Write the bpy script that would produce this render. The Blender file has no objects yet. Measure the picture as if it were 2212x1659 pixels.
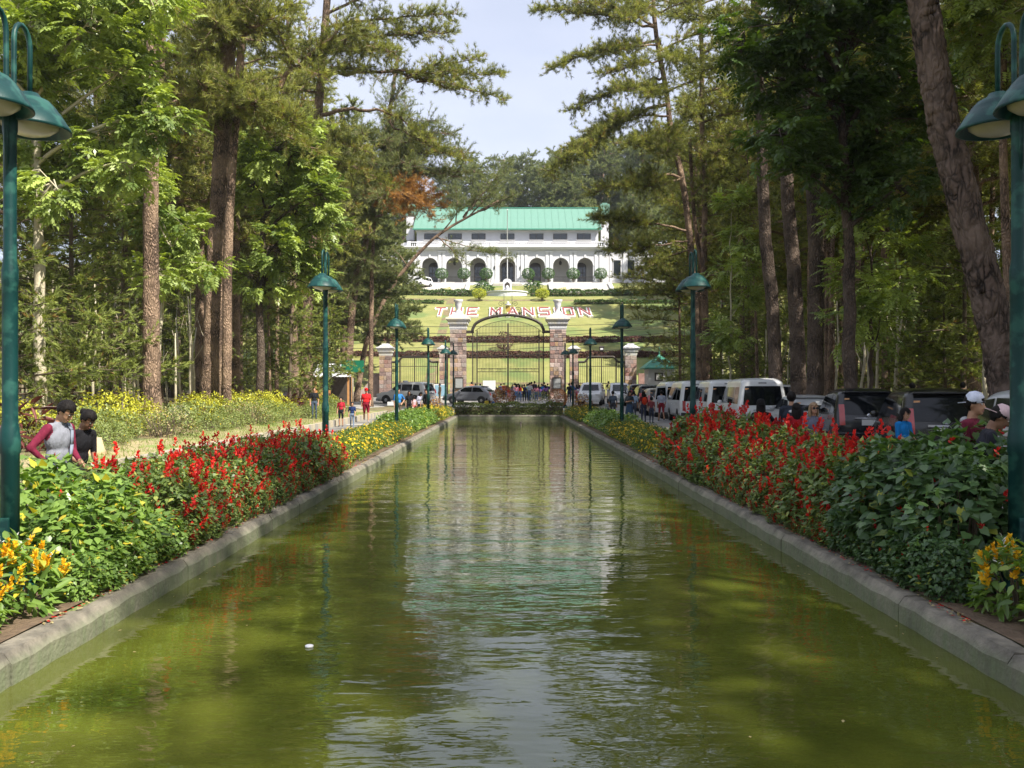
import bpy, bmesh, math, random
import numpy as np
from mathutils import Vector, Matrix

# ------------------------------------------------------------------ camera, sky, sun, exposure
scene = bpy.context.scene
COL = scene.collection
CAM_Z, FPX, VPX, VPY = 1.75, 1900.0, 1100.0, 839.0

cam_data = bpy.data.cameras.new('camera')
cam_data.sensor_width = 36.0
cam_data.lens = 36.0 * FPX / 2212.0
cam_data.shift_x = 6.0 / 2212.0
cam_data.shift_y = 9.5 / 2212.0
cam_data.clip_start = 0.1
cam_data.clip_end = 3000.0
cam = bpy.data.objects.new('camera', cam_data)
cam.location = (0.0, 0.0, CAM_Z)
cam.rotation_euler = (math.radians(90), 0, 0)
COL.objects.link(cam)
scene.camera = cam

SUN_EL = math.radians(48)
SUN_AZ = math.radians(130)            # from +Y (away from the camera) towards +X
world = bpy.data.worlds.new('World')
scene.world = world
world.use_nodes = True
wn, wl = world.node_tree.nodes, world.node_tree.links
wn.clear()
w_out = wn.new('ShaderNodeOutputWorld')
w_bg = wn.new('ShaderNodeBackground')
w_bg.inputs['Strength'].default_value = 0.085
w_sky = wn.new('ShaderNodeTexSky')
w_sky.sky_type = 'NISHITA'
w_sky.sun_disc = False
w_sky.sun_elevation = SUN_EL
w_sky.sun_rotation = SUN_AZ
w_sky.altitude = 1400
w_sky.air_density = 1.1
w_sky.dust_density = 2.2
w_sky.ozone_density = 1.6
w_tc = wn.new('ShaderNodeTexCoord')
w_map = wn.new('ShaderNodeMapping')
w_map.inputs['Scale'].default_value = (1.6, 1.6, 4.2)
w_noise = wn.new('ShaderNodeTexNoise')
w_noise.inputs['Scale'].default_value = 1.7
w_noise.inputs['Detail'].default_value = 6.0
w_noise.inputs['Roughness'].default_value = 0.5
w_ramp = wn.new('ShaderNodeValToRGB')
w_ramp.color_ramp.elements[0].position = 0.28
w_ramp.color_ramp.elements[0].color = (0.58, 0.58, 0.58, 1)
w_ramp.color_ramp.elements[1].position = 0.72
w_ramp.color_ramp.elements[1].color = (0.92, 0.92, 0.92, 1)
w_mix = wn.new('ShaderNodeMix')
w_mix.data_type = 'RGBA'
w_mix.inputs['B'].default_value = (6.3, 6.6, 7.8, 1)       # thin high cloud
wl.new(w_tc.outputs['Generated'], w_map.inputs['Vector'])
wl.new(w_map.outputs['Vector'], w_noise.inputs['Vector'])
wl.new(w_noise.outputs['Fac'], w_ramp.inputs['Fac'])
wl.new(w_ramp.outputs['Color'], w_mix.inputs['Factor'])
wl.new(w_sky.outputs['Color'], w_mix.inputs['A'])
wl.new(w_mix.outputs['Result'], w_bg.inputs['Color'])
wl.new(w_bg.outputs['Background'], w_out.inputs['Surface'])

sun_data = bpy.data.lights.new('sun', 'SUN')
sun_data.energy = 5.0
sun_data.angle = math.radians(0.55)
sun_data.color = (1.0, 0.94, 0.83)
sun = bpy.data.objects.new('sun', sun_data)
d_sun = Vector((math.sin(SUN_AZ) * math.cos(SUN_EL), math.cos(SUN_AZ) * math.cos(SUN_EL), math.sin(SUN_EL)))
sun.rotation_euler = d_sun.to_track_quat('Z', 'Y').to_euler()
sun.location = (30, -20, 60)
COL.objects.link(sun)

vs = scene.view_settings
vs.view_transform = 'Standard'
vs.look = 'None'
vs.exposure = 0.9
vs.gamma = 1.0
vs.use_curve_mapping = False
scene.cycles.max_bounces = 6
scene.cycles.diffuse_bounces = 2
scene.cycles.glossy_bounces = 3
scene.cycles.transmission_bounces = 4
scene.cycles.transparent_max_bounces = 6
scene.cycles.volume_bounces = 0
scene.cycles.caustics_reflective = False
scene.cycles.caustics_refractive = False
scene.cycles.use_denoising = True


def at(px, py, Y):
    """world point that stands at distance Y along the avenue and is seen at this place of the photograph"""
    return Vector(((px - VPX) / FPX * Y, Y, CAM_Z - (py - VPY) / FPX * Y))


# ------------------------------------------------------------------ materials
def mat_base(name):
    m = bpy.data.materials.new(name)
    m.use_nodes = True
    nt = m.node_tree
    return m, nt, nt.nodes['Principled BSDF']


def noise_mat(name, c1, c2, scale=5.0, rough=0.8, bump=0.0, bscale=None, metallic=0.0, spec=0.5, detail=4.0, stretch=None,
              coat=0.0, c3=None, scale3=1.0, object_random=0.0):
    m, nt, b = mat_base(name)
    n, l = nt.nodes, nt.links
    tc = n.new('ShaderNodeTexCoord')
    src = tc.outputs['Object']
    if stretch:
        mp = n.new('ShaderNodeMapping')
        mp.inputs['Scale'].default_value = stretch
        l.new(src, mp.inputs['Vector'])
        src = mp.outputs['Vector']
    t = n.new('ShaderNodeTexNoise')
    t.inputs['Scale'].default_value = scale
    t.inputs['Detail'].default_value = detail
    t.inputs['Roughness'].default_value = 0.6
    l.new(src, t.inputs['Vector'])
    r = n.new('ShaderNodeValToRGB')
    r.color_ramp.elements[0].position = 0.3
    r.color_ramp.elements[0].color = (*c1, 1)
    r.color_ramp.elements[1].position = 0.7
    r.color_ramp.elements[1].color = (*c2, 1)
    l.new(t.outputs['Fac'], r.inputs['Fac'])
    col = r.outputs['Color']
    if c3:
        t3 = n.new('ShaderNodeTexNoise')
        t3.inputs['Scale'].default_value = scale3
        t3.inputs['Detail'].default_value = 5
        l.new(tc.outputs['Object'], t3.inputs['Vector'])
        r3 = n.new('ShaderNodeValToRGB')
        r3.color_ramp.elements[0].position = 0.5
        r3.color_ramp.elements[1].position = 0.62
        l.new(t3.outputs['Fac'], r3.inputs['Fac'])
        mx = n.new('ShaderNodeMix')
        mx.data_type = 'RGBA'
        mx.inputs['B'].default_value = (*c3, 1)
        l.new(r3.outputs['Color'], mx.inputs['Factor'])
        l.new(col, mx.inputs['A'])
        col = mx.outputs['Result']
    if object_random:
        oi = n.new('ShaderNodeObjectInfo')
        hs = n.new('ShaderNodeHueSaturation')
        mr = n.new('ShaderNodeMapRange')
        mr.inputs['To Min'].default_value = 1 - object_random
        mr.inputs['To Max'].default_value = 1 + object_random
        l.new(oi.outputs['Random'], mr.inputs['Value'])
        l.new(mr.outputs['Result'], hs.inputs['Value'])
        l.new(col, hs.inputs['Color'])
        col = hs.outputs['Color']
    l.new(col, b.inputs['Base Color'])
    b.inputs['Roughness'].default_value = rough
    b.inputs['Metallic'].default_value = metallic
    b.inputs['Specular IOR Level'].default_value = spec
    b.inputs['Coat Weight'].default_value = coat
    if bump:
        bs = bscale or scale
        t2 = n.new('ShaderNodeTexNoise')
        t2.inputs['Scale'].default_value = bs
        t2.inputs['Detail'].default_value = 6
        l.new(src, t2.inputs['Vector'])
        bp = n.new('ShaderNodeBump')
        bp.inputs['Strength'].default_value = bump
        bp.inputs['Distance'].default_value = 0.05
        l.new(t2.outputs['Fac'], bp.inputs['Height'])
        l.new(bp.outputs['Normal'], b.inputs['Normal'])
    return m


def plain(name, c, rough=0.5, metallic=0.0, spec=0.5, coat=0.0):
    c1 = tuple(x * 0.92 for x in c)
    return noise_mat(name, c1, c, scale=9, rough=rough, metallic=metallic, spec=spec, coat=coat, detail=2)


def leaf_mat(name, dark, light, trans=0.3, tcol=None, gloss=0.4, rough=0.45, old=None, old_at=0.93):
    """leaf colour varies from leaf to leaf through the mesh attribute 'tint'"""
    m = bpy.data.materials.new(name)
    m.use_nodes = True
    n, l = m.node_tree.nodes, m.node_tree.links
    b = n['Principled BSDF']
    out = n['Material Output']
    a = n.new('ShaderNodeAttribute')
    a.attribute_name = 'tint'
    r = n.new('ShaderNodeValToRGB')
    e = r.color_ramp.elements
    e[0].position = 0.0
    e[0].color = (*dark, 1)
    e[1].position = old_at - 0.03 if old else 1.0
    e[1].color = (*light, 1)
    if old:
        x = e.new(old_at)
        x.color = (*old, 1)
    l.new(a.outputs['Fac'], r.inputs['Fac'])
    l.new(r.outputs['Color'], b.inputs['Base Color'])
    b.inputs['Roughness'].default_value = rough
    b.inputs['Specular IOR Level'].default_value = gloss
    if trans > 0:
        t = n.new('ShaderNodeBsdfTranslucent')
        g = n.new('ShaderNodeMix')
        g.data_type = 'RGBA'
        g.blend_type = 'MULTIPLY'
        g.inputs['Factor'].default_value = 1.0
        l.new(r.outputs['Color'], g.inputs['A'])
        g.inputs['B'].default_value = (*(tcol or (1.7, 1.6, 0.6)), 1)
        l.new(g.outputs['Result'], t.inputs['Color'])
        mx = n.new('ShaderNodeMixShader')
        mx.inputs['Fac'].default_value = trans
        l.new(b.outputs['BSDF'], mx.inputs[1])
        l.new(t.outputs['BSDF'], mx.inputs[2])
        l.new(mx.outputs['Shader'], out.inputs['Surface'])
    return m


def bark_mat(name, c_plate, c_crack, c_lit, scale=4.0):
    m, nt, b = mat_base(name)
    n, l = nt.nodes, nt.links
    tc = n.new('ShaderNodeTexCoord')
    mp = n.new('ShaderNodeMapping')
    mp.inputs['Scale'].default_value = (1, 1, 0.38)
    l.new(tc.outputs['Object'], mp.inputs['Vector'])
    nz = n.new('ShaderNodeTexNoise')
    nz.inputs['Scale'].default_value = 3.0
    nz.inputs['Detail'].default_value = 4
    l.new(mp.outputs['Vector'], nz.inputs['Vector'])
    ad = n.new('ShaderNodeMix')
    ad.data_type = 'RGBA'
    ad.blend_type = 'LINEAR_LIGHT'
    ad.inputs['Factor'].default_value = 0.25
    l.new(mp.outputs['Vector'], ad.inputs['A'])
    l.new(nz.outputs['Color'], ad.inputs['B'])
    v = n.new('ShaderNodeTexVoronoi')
    v.feature = 'DISTANCE_TO_EDGE'
    v.inputs['Scale'].default_value = scale * 3.6
    l.new(ad.outputs['Result'], v.inputs['Vector'])
    r = n.new('ShaderNodeValToRGB')
    r.color_ramp.elements[0].position = 0.02
    r.color_ramp.elements[0].color = (*c_crack, 1)
    r.color_ramp.elements[1].position = 0.22
    r.color_ramp.elements[1].color = (*c_plate, 1)
    l.new(v.outputs['Distance'], r.inputs['Fac'])
    n2 = n.new('ShaderNodeTexNoise')
    n2.inputs['Scale'].default_value = 1.2
    n2.inputs['Detail'].default_value = 6
    l.new(tc.outputs['Object'], n2.inputs['Vector'])
    r2 = n.new('ShaderNodeValToRGB')
    r2.color_ramp.elements[0].position = 0.42
    r2.color_ramp.elements[1].position = 0.68
    l.new(n2.outputs['Fac'], r2.inputs['Fac'])
    mx = n.new('ShaderNodeMix')
    mx.data_type = 'RGBA'
    mx.inputs['B'].default_value = (*c_lit, 1)  # sunlit bark tone put into the colour in random patches
    l.new(r2.outputs['Color'], mx.inputs['Factor'])
    l.new(r.outputs['Color'], mx.inputs['A'])
    l.new(mx.outputs['Result'], b.inputs['Base Color'])
    b.inputs['Roughness'].default_value = 0.9
    b.inputs['Specular IOR Level'].default_value = 0.2
    bp = n.new('ShaderNodeBump')
    bp.inputs['Strength'].default_value = 1.0
    bp.inputs['Distance'].default_value = 0.10
    l.new(v.outputs['Distance'], bp.inputs['Height'])
    l.new(bp.outputs['Normal'], b.inputs['Normal'])
    return m


M = {}
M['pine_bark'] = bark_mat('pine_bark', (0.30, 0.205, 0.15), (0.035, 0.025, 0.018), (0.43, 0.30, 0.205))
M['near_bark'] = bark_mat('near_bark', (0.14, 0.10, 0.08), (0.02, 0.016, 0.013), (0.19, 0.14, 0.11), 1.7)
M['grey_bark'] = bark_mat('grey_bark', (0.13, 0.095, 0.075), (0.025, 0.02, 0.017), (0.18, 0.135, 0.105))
M['pale_bark'] = noise_mat('pale_bark', (0.40, 0.35, 0.24), (0.60, 0.54, 0.40), 6, 0.8, 0.3, 20)
M['twig'] = noise_mat('twig', (0.10, 0.075, 0.05), (0.17, 0.13, 0.09), 8, 0.9)
M['dead_wood'] = noise_mat('dead_wood', (0.38, 0.33, 0.26), (0.55, 0.50, 0.42), 8, 0.9)
M['needle'] = leaf_mat('needle', (0.055, 0.075, 0.02), (0.42, 0.44, 0.12), 0.28, (1.5, 1.5, 0.55), 0.25, 0.5, old=(0.28, 0.17, 0.06), old_at=0.95)
M['needle_far'] = leaf_mat('needle_far', (0.09, 0.125, 0.05), (0.30, 0.33, 0.13), 0.28, (1.4, 1.4, 0.7), 0.2, 0.6)  # paler, flatter tones: distance haze put into the needle colour
M['needle_brown'] = leaf_mat('needle_brown', (0.28, 0.14, 0.04), (0.60, 0.34, 0.10), 0.25, (1.3, 1.1, 0.7), 0.2, 0.6)
M['cypress'] = leaf_mat('cypress', (0.05, 0.075, 0.018), (0.36, 0.42, 0.11), 0.25, (1.5, 1.5, 0.5), 0.2, 0.55, old=(0.26, 0.15, 0.05), old_at=0.965)
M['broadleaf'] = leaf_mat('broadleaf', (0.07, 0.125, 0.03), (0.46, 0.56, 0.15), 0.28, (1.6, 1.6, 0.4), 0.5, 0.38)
M['broadleaf_shaded'] = leaf_mat('broadleaf_shaded', (0.035, 0.07, 0.018), (0.11, 0.18, 0.04), 0.28, (1.8, 1.8, 0.4), 0.5, 0.36)  # darker leaf copy: shade over the right crown put into the colour
M['heart_leaf'] = leaf_mat('heart_leaf', (0.08, 0.15, 0.03), (0.25, 0.38, 0.08), 0.30, (1.5, 1.6, 0.4), 0.5, 0.35, old=(0.62, 0.50, 0.05), old_at=0.985)
M['heart_dark'] = leaf_mat('heart_dark', (0.04, 0.09, 0.035), (0.11, 0.19, 0.06), 0.28, (1.5, 1.6, 0.5), 0.5, 0.35, old=(0.40, 0.42, 0.06), old_at=0.99)
M['salvia_leaf'] = leaf_mat('salvia_leaf', (0.065, 0.11, 0.028), (0.20, 0.28, 0.07), 0.30, (1.5, 1.5, 0.5), 0.4, 0.4, old=(0.40, 0.42, 0.10), old_at=0.95)
M['salvia_red'] = leaf_mat('salvia_red', (0.30, 0.006, 0.010), (0.80, 0.032, 0.020), 0.25, (1.3, 1.0, 0.8), 0.3, 0.5)
M['yellow_flower'] = leaf_mat('yellow_flower', (0.72, 0.42, 0.01), (0.85, 0.66, 0.03), 0.2, (1.1, 1.0, 0.6), 0.3, 0.5)
M['orange_flower'] = leaf_mat('orange_flower', (0.82, 0.42, 0.01), (0.92, 0.60, 0.03), 0.2, (1.1, 1.0, 0.6), 0.3, 0.5)
M['white_floret'] = leaf_mat('white_floret', (0.75, 0.75, 0.68), (0.85, 0.84, 0.80), 0.2, (1, 1, 1), 0.3, 0.5)
M['golden_leaf'] = leaf_mat('golden_leaf', (0.24, 0.28, 0.03), (0.66, 0.63, 0.06), 0.25, (1.3, 1.2, 0.5), 0.4, 0.4)
M['marigold_leaf'] = leaf_mat('marigold_leaf', (0.07, 0.13, 0.03), (0.16, 0.24, 0.05), 0.3, None, 0.3, 0.5)
M['lantana_leaf'] = leaf_mat('lantana_leaf', (0.12, 0.17, 0.05), (0.30, 0.35, 0.12), 0.25, None, 0.3, 0.5)
M['dry_leaf'] = leaf_mat('dry_leaf', (0.30, 0.24, 0.12), (0.50, 0.42, 0.22), 0.2, None, 0.2, 0.7)
M['purple_leaf'] = leaf_mat('purple_leaf', (0.07, 0.02, 0.02), (0.19, 0.06, 0.05), 0.2, (1.5, 1, 1), 0.4, 0.4)
M['copper_leaf'] = leaf_mat('copper_leaf', (0.16, 0.06, 0.02), (0.36, 0.17, 0.05), 0.25, (1.4, 1.1, 0.6), 0.3, 0.5)
M['hedge_leaf'] = leaf_mat('hedge_leaf', (0.055, 0.085, 0.022), (0.17, 0.20, 0.06), 0.2, None, 0.3, 0.5)
M['hedge_far'] = leaf_mat('hedge_far', (0.05, 0.10, 0.03), (0.13, 0.21, 0.06), 0.2, None, 0.3, 0.5)
M['hedge_brown'] = leaf_mat('hedge_brown', (0.09, 0.04, 0.035), (0.20, 0.10, 0.075), 0.2, (1.2, 1, 1), 0.2, 0.6)
M['topiary_leaf'] = leaf_mat('topiary_leaf', (0.045, 0.10, 0.035), (0.12, 0.22, 0.07), 0.2, None, 0.3, 0.5)
M['lime_leaf'] = leaf_mat('lime_leaf', (0.28, 0.33, 0.03), (0.56, 0.58, 0.07), 0.2, None, 0.3, 0.5)
M['grass_blade'] = leaf_mat('grass_blade', (0.13, 0.20, 0.04), (0.30, 0.36, 0.10), 0.3, None, 0.3, 0.5)

M['soil'] = noise_mat('soil', (0.10, 0.065, 0.04), (0.19, 0.13, 0.08), 9, 0.95, 0.6, 30)
M['forest_floor'] = noise_mat('forest_floor', (0.12, 0.09, 0.05), (0.24, 0.19, 0.10), 2.5, 0.95, 0.5, 14, c3=(0.14, 0.19, 0.06), scale3=0.5)
M['verge'] = noise_mat('verge', (0.28, 0.23, 0.12), (0.42, 0.35, 0.19), 3, 0.95, 0.5, 25, c3=(0.22, 0.27, 0.08), scale3=0.8)
M['asphalt'] = noise_mat('asphalt', (0.16, 0.155, 0.15), (0.25, 0.24, 0.23), 1.2, 0.85, 0.25, 90, c3=(0.30, 0.28, 0.25), scale3=0.35)
M['plaza'] = noise_mat('plaza', (0.27, 0.255, 0.235), (0.38, 0.36, 0.33), 0.9, 0.85, 0.2, 60)
M['concrete'] = noise_mat('concrete', (0.36, 0.34, 0.30), (0.56, 0.52, 0.45), 4, 0.85, 0.35, 35)
M['road_kerb'] = noise_mat('road_kerb', (0.38, 0.33, 0.24), (0.52, 0.46, 0.34), 3, 0.85, 0.3, 30, c3=(0.33, 0.31, 0.28), scale3=0.9)
M['lawn'] = noise_mat('lawn', (0.19, 0.20, 0.055), (0.28, 0.275, 0.09), 0.7, 0.95, 0.6, 9, c3=(0.14, 0.19, 0.055), scale3=0.16)
M['white_wall'] = noise_mat('white_wall', (0.58, 0.58, 0.61), (0.63, 0.63, 0.66), 0.8, 0.7)
M['white_trim'] = noise_mat('white_trim', (0.64, 0.64, 0.66), (0.70, 0.70, 0.72), 1.2, 0.6)
M['cream_wall'] = noise_mat('cream_wall', (0.52, 0.51, 0.49), (0.60, 0.59, 0.57), 0.8, 0.8)
M['gate_white'] = noise_mat('gate_white', (0.55, 0.55, 0.58), (0.70, 0.70, 0.73), 3.0, 0.75, 0.2, 20, c3=(0.72, 0.68, 0.55), scale3=1.2)
M['roof_green'] = None
M['roof_trim'] = plain('roof_trim', (0.05, 0.26, 0.18), 0.5)
M['dark_glass'] = plain('dark_glass', (0.02, 0.025, 0.03), 0.06, spec=0.8)
M['dark_wood'] = noise_mat('dark_wood', (0.045, 0.035, 0.03), (0.075, 0.06, 0.05), 6, 0.5)
M['iron'] = noise_mat('iron', (0.035, 0.03, 0.025), (0.075, 0.06, 0.045), 7, 0.55, metallic=0.3)
M['iron_pale'] = noise_mat('iron_pale', (0.42, 0.36, 0.16), (0.60, 0.52, 0.25), 6, 0.5, metallic=0.2)
M['gold'] = plain('gold', (0.72, 0.50, 0.12), 0.4, 0.4)
M['lamp_green'] = noise_mat('lamp_green', (0.003, 0.030, 0.030), (0.006, 0.052, 0.050), 2.5, 0.45, 0.05, 60, spec=0.3, c3=(0.022, 0.095, 0.078), scale3=7.0)
M['lamp_lens'] = plain('lamp_lens', (0.55, 0.52, 0.44), 0.25)
M['stone'] = None
M['pale_band'] = noise_mat('pale_band', (0.62, 0.60, 0.55), (0.72, 0.70, 0.66), 4, 0.8)


def stone_mat():
    m, nt, b = mat_base('gate_stone')
    n, l = nt.nodes, nt.links
    oi = n.new('ShaderNodeObjectInfo')
    r = n.new('ShaderNodeValToRGB')
    r.color_ramp.interpolation = 'LINEAR'
    e = r.color_ramp.elements
    e[0].position, e[0].color = 0.0, (0.30, 0.20, 0.18, 1)
    e[1].position, e[1].color = 1.0, (0.62, 0.52, 0.46, 1)
    for p, c in ((0.2, (0.20, 0.15, 0.14)), (0.4, (0.46, 0.36, 0.33)), (0.58, (0.40, 0.26, 0.14)), (0.72, (0.34, 0.30, 0.28)), (0.86, (0.30, 0.16, 0.13))):
        x = e.new(p)
        x.color = (*c, 1)
    l.new(oi.outputs['Random'], r.inputs['Fac'])
    tc = n.new('ShaderNodeTexCoord')
    t = n.new('ShaderNodeTexNoise')
    t.inputs['Scale'].default_value = 3
    t.inputs['Detail'].default_value = 6
    l.new(tc.outputs['Object'], t.inputs['Vector'])
    mx = n.new('ShaderNodeMix')
    mx.data_type = 'RGBA'
    mx.blend_type = 'OVERLAY'
    mx.inputs['Factor'].default_value = 0.6
    l.new(r.outputs['Color'], mx.inputs['A'])
    l.new(t.outputs['Fac'], mx.inputs['B'])
    l.new(mx.outputs['Result'], b.inputs['Base Color'])
    b.inputs['Roughness'].default_value = 0.9
    bp = n.new('ShaderNodeBump')
    bp.inputs['Strength'].default_value = 0.5
    bp.inputs['Distance'].default_value = 0.05
    l.new(t.outputs['Fac'], bp.inputs['Height'])
    l.new(bp.outputs['Normal'], b.inputs['Normal'])
    return m


def roof_mat():
    m, nt, b = mat_base('roof_green')
    n, l = nt.nodes, nt.links
    tc = n.new('ShaderNodeTexCoord')
    w = n.new('ShaderNodeTexWave')
    w.wave_type = 'BANDS'
    w.bands_direction = 'X'
    w.inputs['Scale'].default_value = 1.6
    l.new(tc.outputs['Object'], w.inputs['Vector'])
    t = n.new('ShaderNodeTexNoise')
    t.inputs['Scale'].default_value = 0.5
    l.new(tc.outputs['Object'], t.inputs['Vector'])
    r = n.new('ShaderNodeValToRGB')
    r.color_ramp.elements[0].color = (0.115, 0.25, 0.19, 1)
    r.color_ramp.elements[1].color = (0.16, 0.31, 0.24, 1)
    l.new(t.outputs['Fac'], r.inputs['Fac'])
    l.new(r.outputs['Color'], b.inputs['Base Color'])
    b.inputs['Roughness'].default_value = 0.45
    bp = n.new('ShaderNodeBump')
    bp.inputs['Strength'].default_value = 0.4
    bp.inputs['Distance'].default_value = 0.05
    l.new(w.outputs['Fac'], bp.inputs['Height'])
    l.new(bp.outputs['Normal'], b.inputs['Normal'])
    return m


def kerb_mat():
    """cast concrete, greenish growth and dark streaks on the face above the water line"""
    m, nt, b = mat_base('pool_concrete')
    n, l = nt.nodes, nt.links
    tc = n.new('ShaderNodeTexCoord')
    geo = n.new('ShaderNodeNewGeometry')
    t = n.new('ShaderNodeTexNoise')
    t.inputs['Scale'].default_value = 3.5
    t.inputs['Detail'].default_value = 8
    t.inputs['Roughness'].default_value = 0.65
    l.new(geo.outputs['Position'], t.inputs['Vector'])
    r = n.new('ShaderNodeValToRGB')
    r.color_ramp.elements[0].position = 0.3
    r.color_ramp.elements[0].color = (0.075, 0.068, 0.055, 1)
    r.color_ramp.elements[1].position = 0.7
    r.color_ramp.elements[1].color = (0.31, 0.275, 0.215, 1)
    l.new(t.outputs['Fac'], r.inputs['Fac'])
    mp = n.new('ShaderNodeMapping')
    mp.inputs['Scale'].default_value = (1.0, 3.0, 0.35)
    l.new(geo.outputs['Position'], mp.inputs['Vector'])
    t2 = n.new('ShaderNodeTexNoise')
    t2.inputs['Scale'].default_value = 4.0
    t2.inputs['Detail'].default_value = 6
    l.new(mp.outputs['Vector'], t2.inputs['Vector'])
    sep = n.new('ShaderNodeSeparateXYZ')
    l.new(geo.outputs['Position'], sep.inputs['Vector'])
    ht = n.new('ShaderNodeMapRange')
    ht.inputs['From Min'].default_value = -0.02
    ht.inputs['From Max'].default_value = -0.10
    l.new(sep.outputs['Z'], ht.inputs['Value'])
    st = n.new('ShaderNodeMath')
    st.operation = 'MULTIPLY'
    r2 = n.new('ShaderNodeValToRGB')
    r2.color_ramp.elements[0].position = 0.35
    r2.color_ramp.elements[1].position = 0.65
    l.new(t2.outputs['Fac'], r2.inputs['Fac'])
    mul = n.new('ShaderNodeMath')
    mul.operation = 'MULTIPLY_ADD'
    mul.inputs[1].default_value = 0.5
    mul.inputs[2].default_value = 0.4
    l.new(r2.outputs['Color'], mul.inputs[0])
    l.new(mul.outputs['Value'], st.inputs[0])
    l.new(ht.outputs['Result'], st.inputs[1])
    mx = n.new('ShaderNodeMix')
    mx.data_type = 'RGBA'
    mx.inputs['B'].default_value = (0.17, 0.20, 0.11, 1)
    l.new(st.outputs['Value'], mx.inputs['Factor'])
    l.new(r.outputs['Color'], mx.inputs['A'])
    l.new(mx.outputs['Result'], b.inputs['Base Color'])
    b.inputs['Roughness'].default_value = 0.85
    bp = n.new('ShaderNodeBump')
    bp.inputs['Strength'].default_value = 0.4
    bp.inputs['Distance'].default_value = 0.03
    t4 = n.new('ShaderNodeTexNoise')
    t4.inputs['Scale'].default_value = 25
    t4.inputs['Detail'].default_value = 6
    l.new(geo.outputs['Position'], t4.inputs['Vector'])
    l.new(t4.outputs['Fac'], bp.inputs['Height'])
    l.new(bp.outputs['Normal'], b.inputs['Normal'])
    return m


def water_mat():
    m, nt, b = mat_base('pool_water')
    n, l = nt.nodes, nt.links
    tc = n.new('ShaderNodeTexCoord')
    t = n.new('ShaderNodeTexNoise')
    t.inputs['Scale'].default_value = 0.5
    t.inputs['Detail'].default_value = 4
    l.new(tc.outputs['Object'], t.inputs['Vector'])
    r = n.new('ShaderNodeValToRGB')
    r.color_ramp.elements[0].position = 0.3
    r.color_ramp.elements[0].color = (0.060, 0.072, 0.010, 1)
    r.color_ramp.elements[1].position = 0.7
    r.color_ramp.elements[1].color = (0.105, 0.118, 0.017, 1)
    l.new(t.outputs['Fac'], r.inputs['Fac'])
    l.new(r.outputs['Color'], b.inputs['Base Color'])
    b.inputs['Roughness'].default_value = 0.02
    b.inputs['IOR'].default_value = 1.55
    b.inputs['Specular IOR Level'].default_value = 0.9

    def ripple(sx, sy, scale, detail, dist, strength, prev=None):
        mp = n.new('ShaderNodeMapping')
        mp.inputs['Scale'].default_value = (sx, sy, 1)
        l.new(tc.outputs['Object'], mp.inputs['Vector'])
        x = n.new('ShaderNodeTexNoise')
        x.inputs['Scale'].default_value = scale
        x.inputs['Detail'].default_value = detail
        x.inputs['Distortion'].default_value = 0.3
        l.new(mp.outputs['Vector'], x.inputs['Vector'])
        bp = n.new('ShaderNodeBump')
        bp.inputs['Strength'].default_value = strength
        bp.inputs['Distance'].default_value = dist
        l.new(x.outputs['Fac'], bp.inputs['Height'])
        if prev:
            l.new(prev.outputs['Normal'], bp.inputs['Normal'])
        return bp
    b1 = ripple(1.0, 2.2, 0.8, 1.0, 0.016, 1.0)
    b2 = ripple(1.0, 2.6, 3.6, 1.5, 0.0034, 1.0, b1)
    b2 = ripple(1.0, 2.4, 11.0, 1.0, 0.0005, 1.0, b2)
    l.new(b2.outputs['Normal'], b.inputs['Normal'])
    return m


M['stone'] = stone_mat()
M['roof_green'] = roof_mat()
M['pool_concrete'] = kerb_mat()
M['water'] = water_mat()


# ------------------------------------------------------------------ scene helpers
def tag(o, label=None, cat=None, group=None, kind=None):
    if label:
        o['label'] = label
    if cat:
        o['category'] = cat
    if group:
        o['group'] = group
    if kind:
        o['kind'] = kind
    return o


def empty(name, loc=(0, 0, 0), rz=0.0):
    o = bpy.data.objects.new(name, None)
    o.empty_display_size = 0.2
    o.location = loc
    o.rotation_euler = (0, 0, rz)
    COL.objects.link(o)
    return o


def link(name, me, parent=None, loc=None, rz=None, scale=None):
    o = bpy.data.objects.new(name, me)
    COL.objects.link(o)
    if parent:
        o.parent = parent
    if loc is not None:
        o.location = loc
    if rz is not None:
        o.rotation_euler = (0, 0, rz)
    if scale is not None:
        o.scale = scale if hasattr(scale, '__len__') else (scale, scale, scale)
    return o


def copy_tree(o, parent=None):
    c = o.copy()
    COL.objects.link(c)
    c.parent = parent
    for ch in list(o.children):
        copy_tree(ch, c)
    return c


def put(proto, used, loc, rz=0.0, scale=1.0):
    """the first call moves the prototype itself, later calls copy it with its parts"""
    if not used:
        used.append(1)
        o = proto
    else:
        o = copy_tree(proto)
    o.location = loc
    o.rotation_euler = (0, 0, rz)
    o.scale = scale if hasattr(scale, '__len__') else (scale, scale, scale)
    return o


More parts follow.
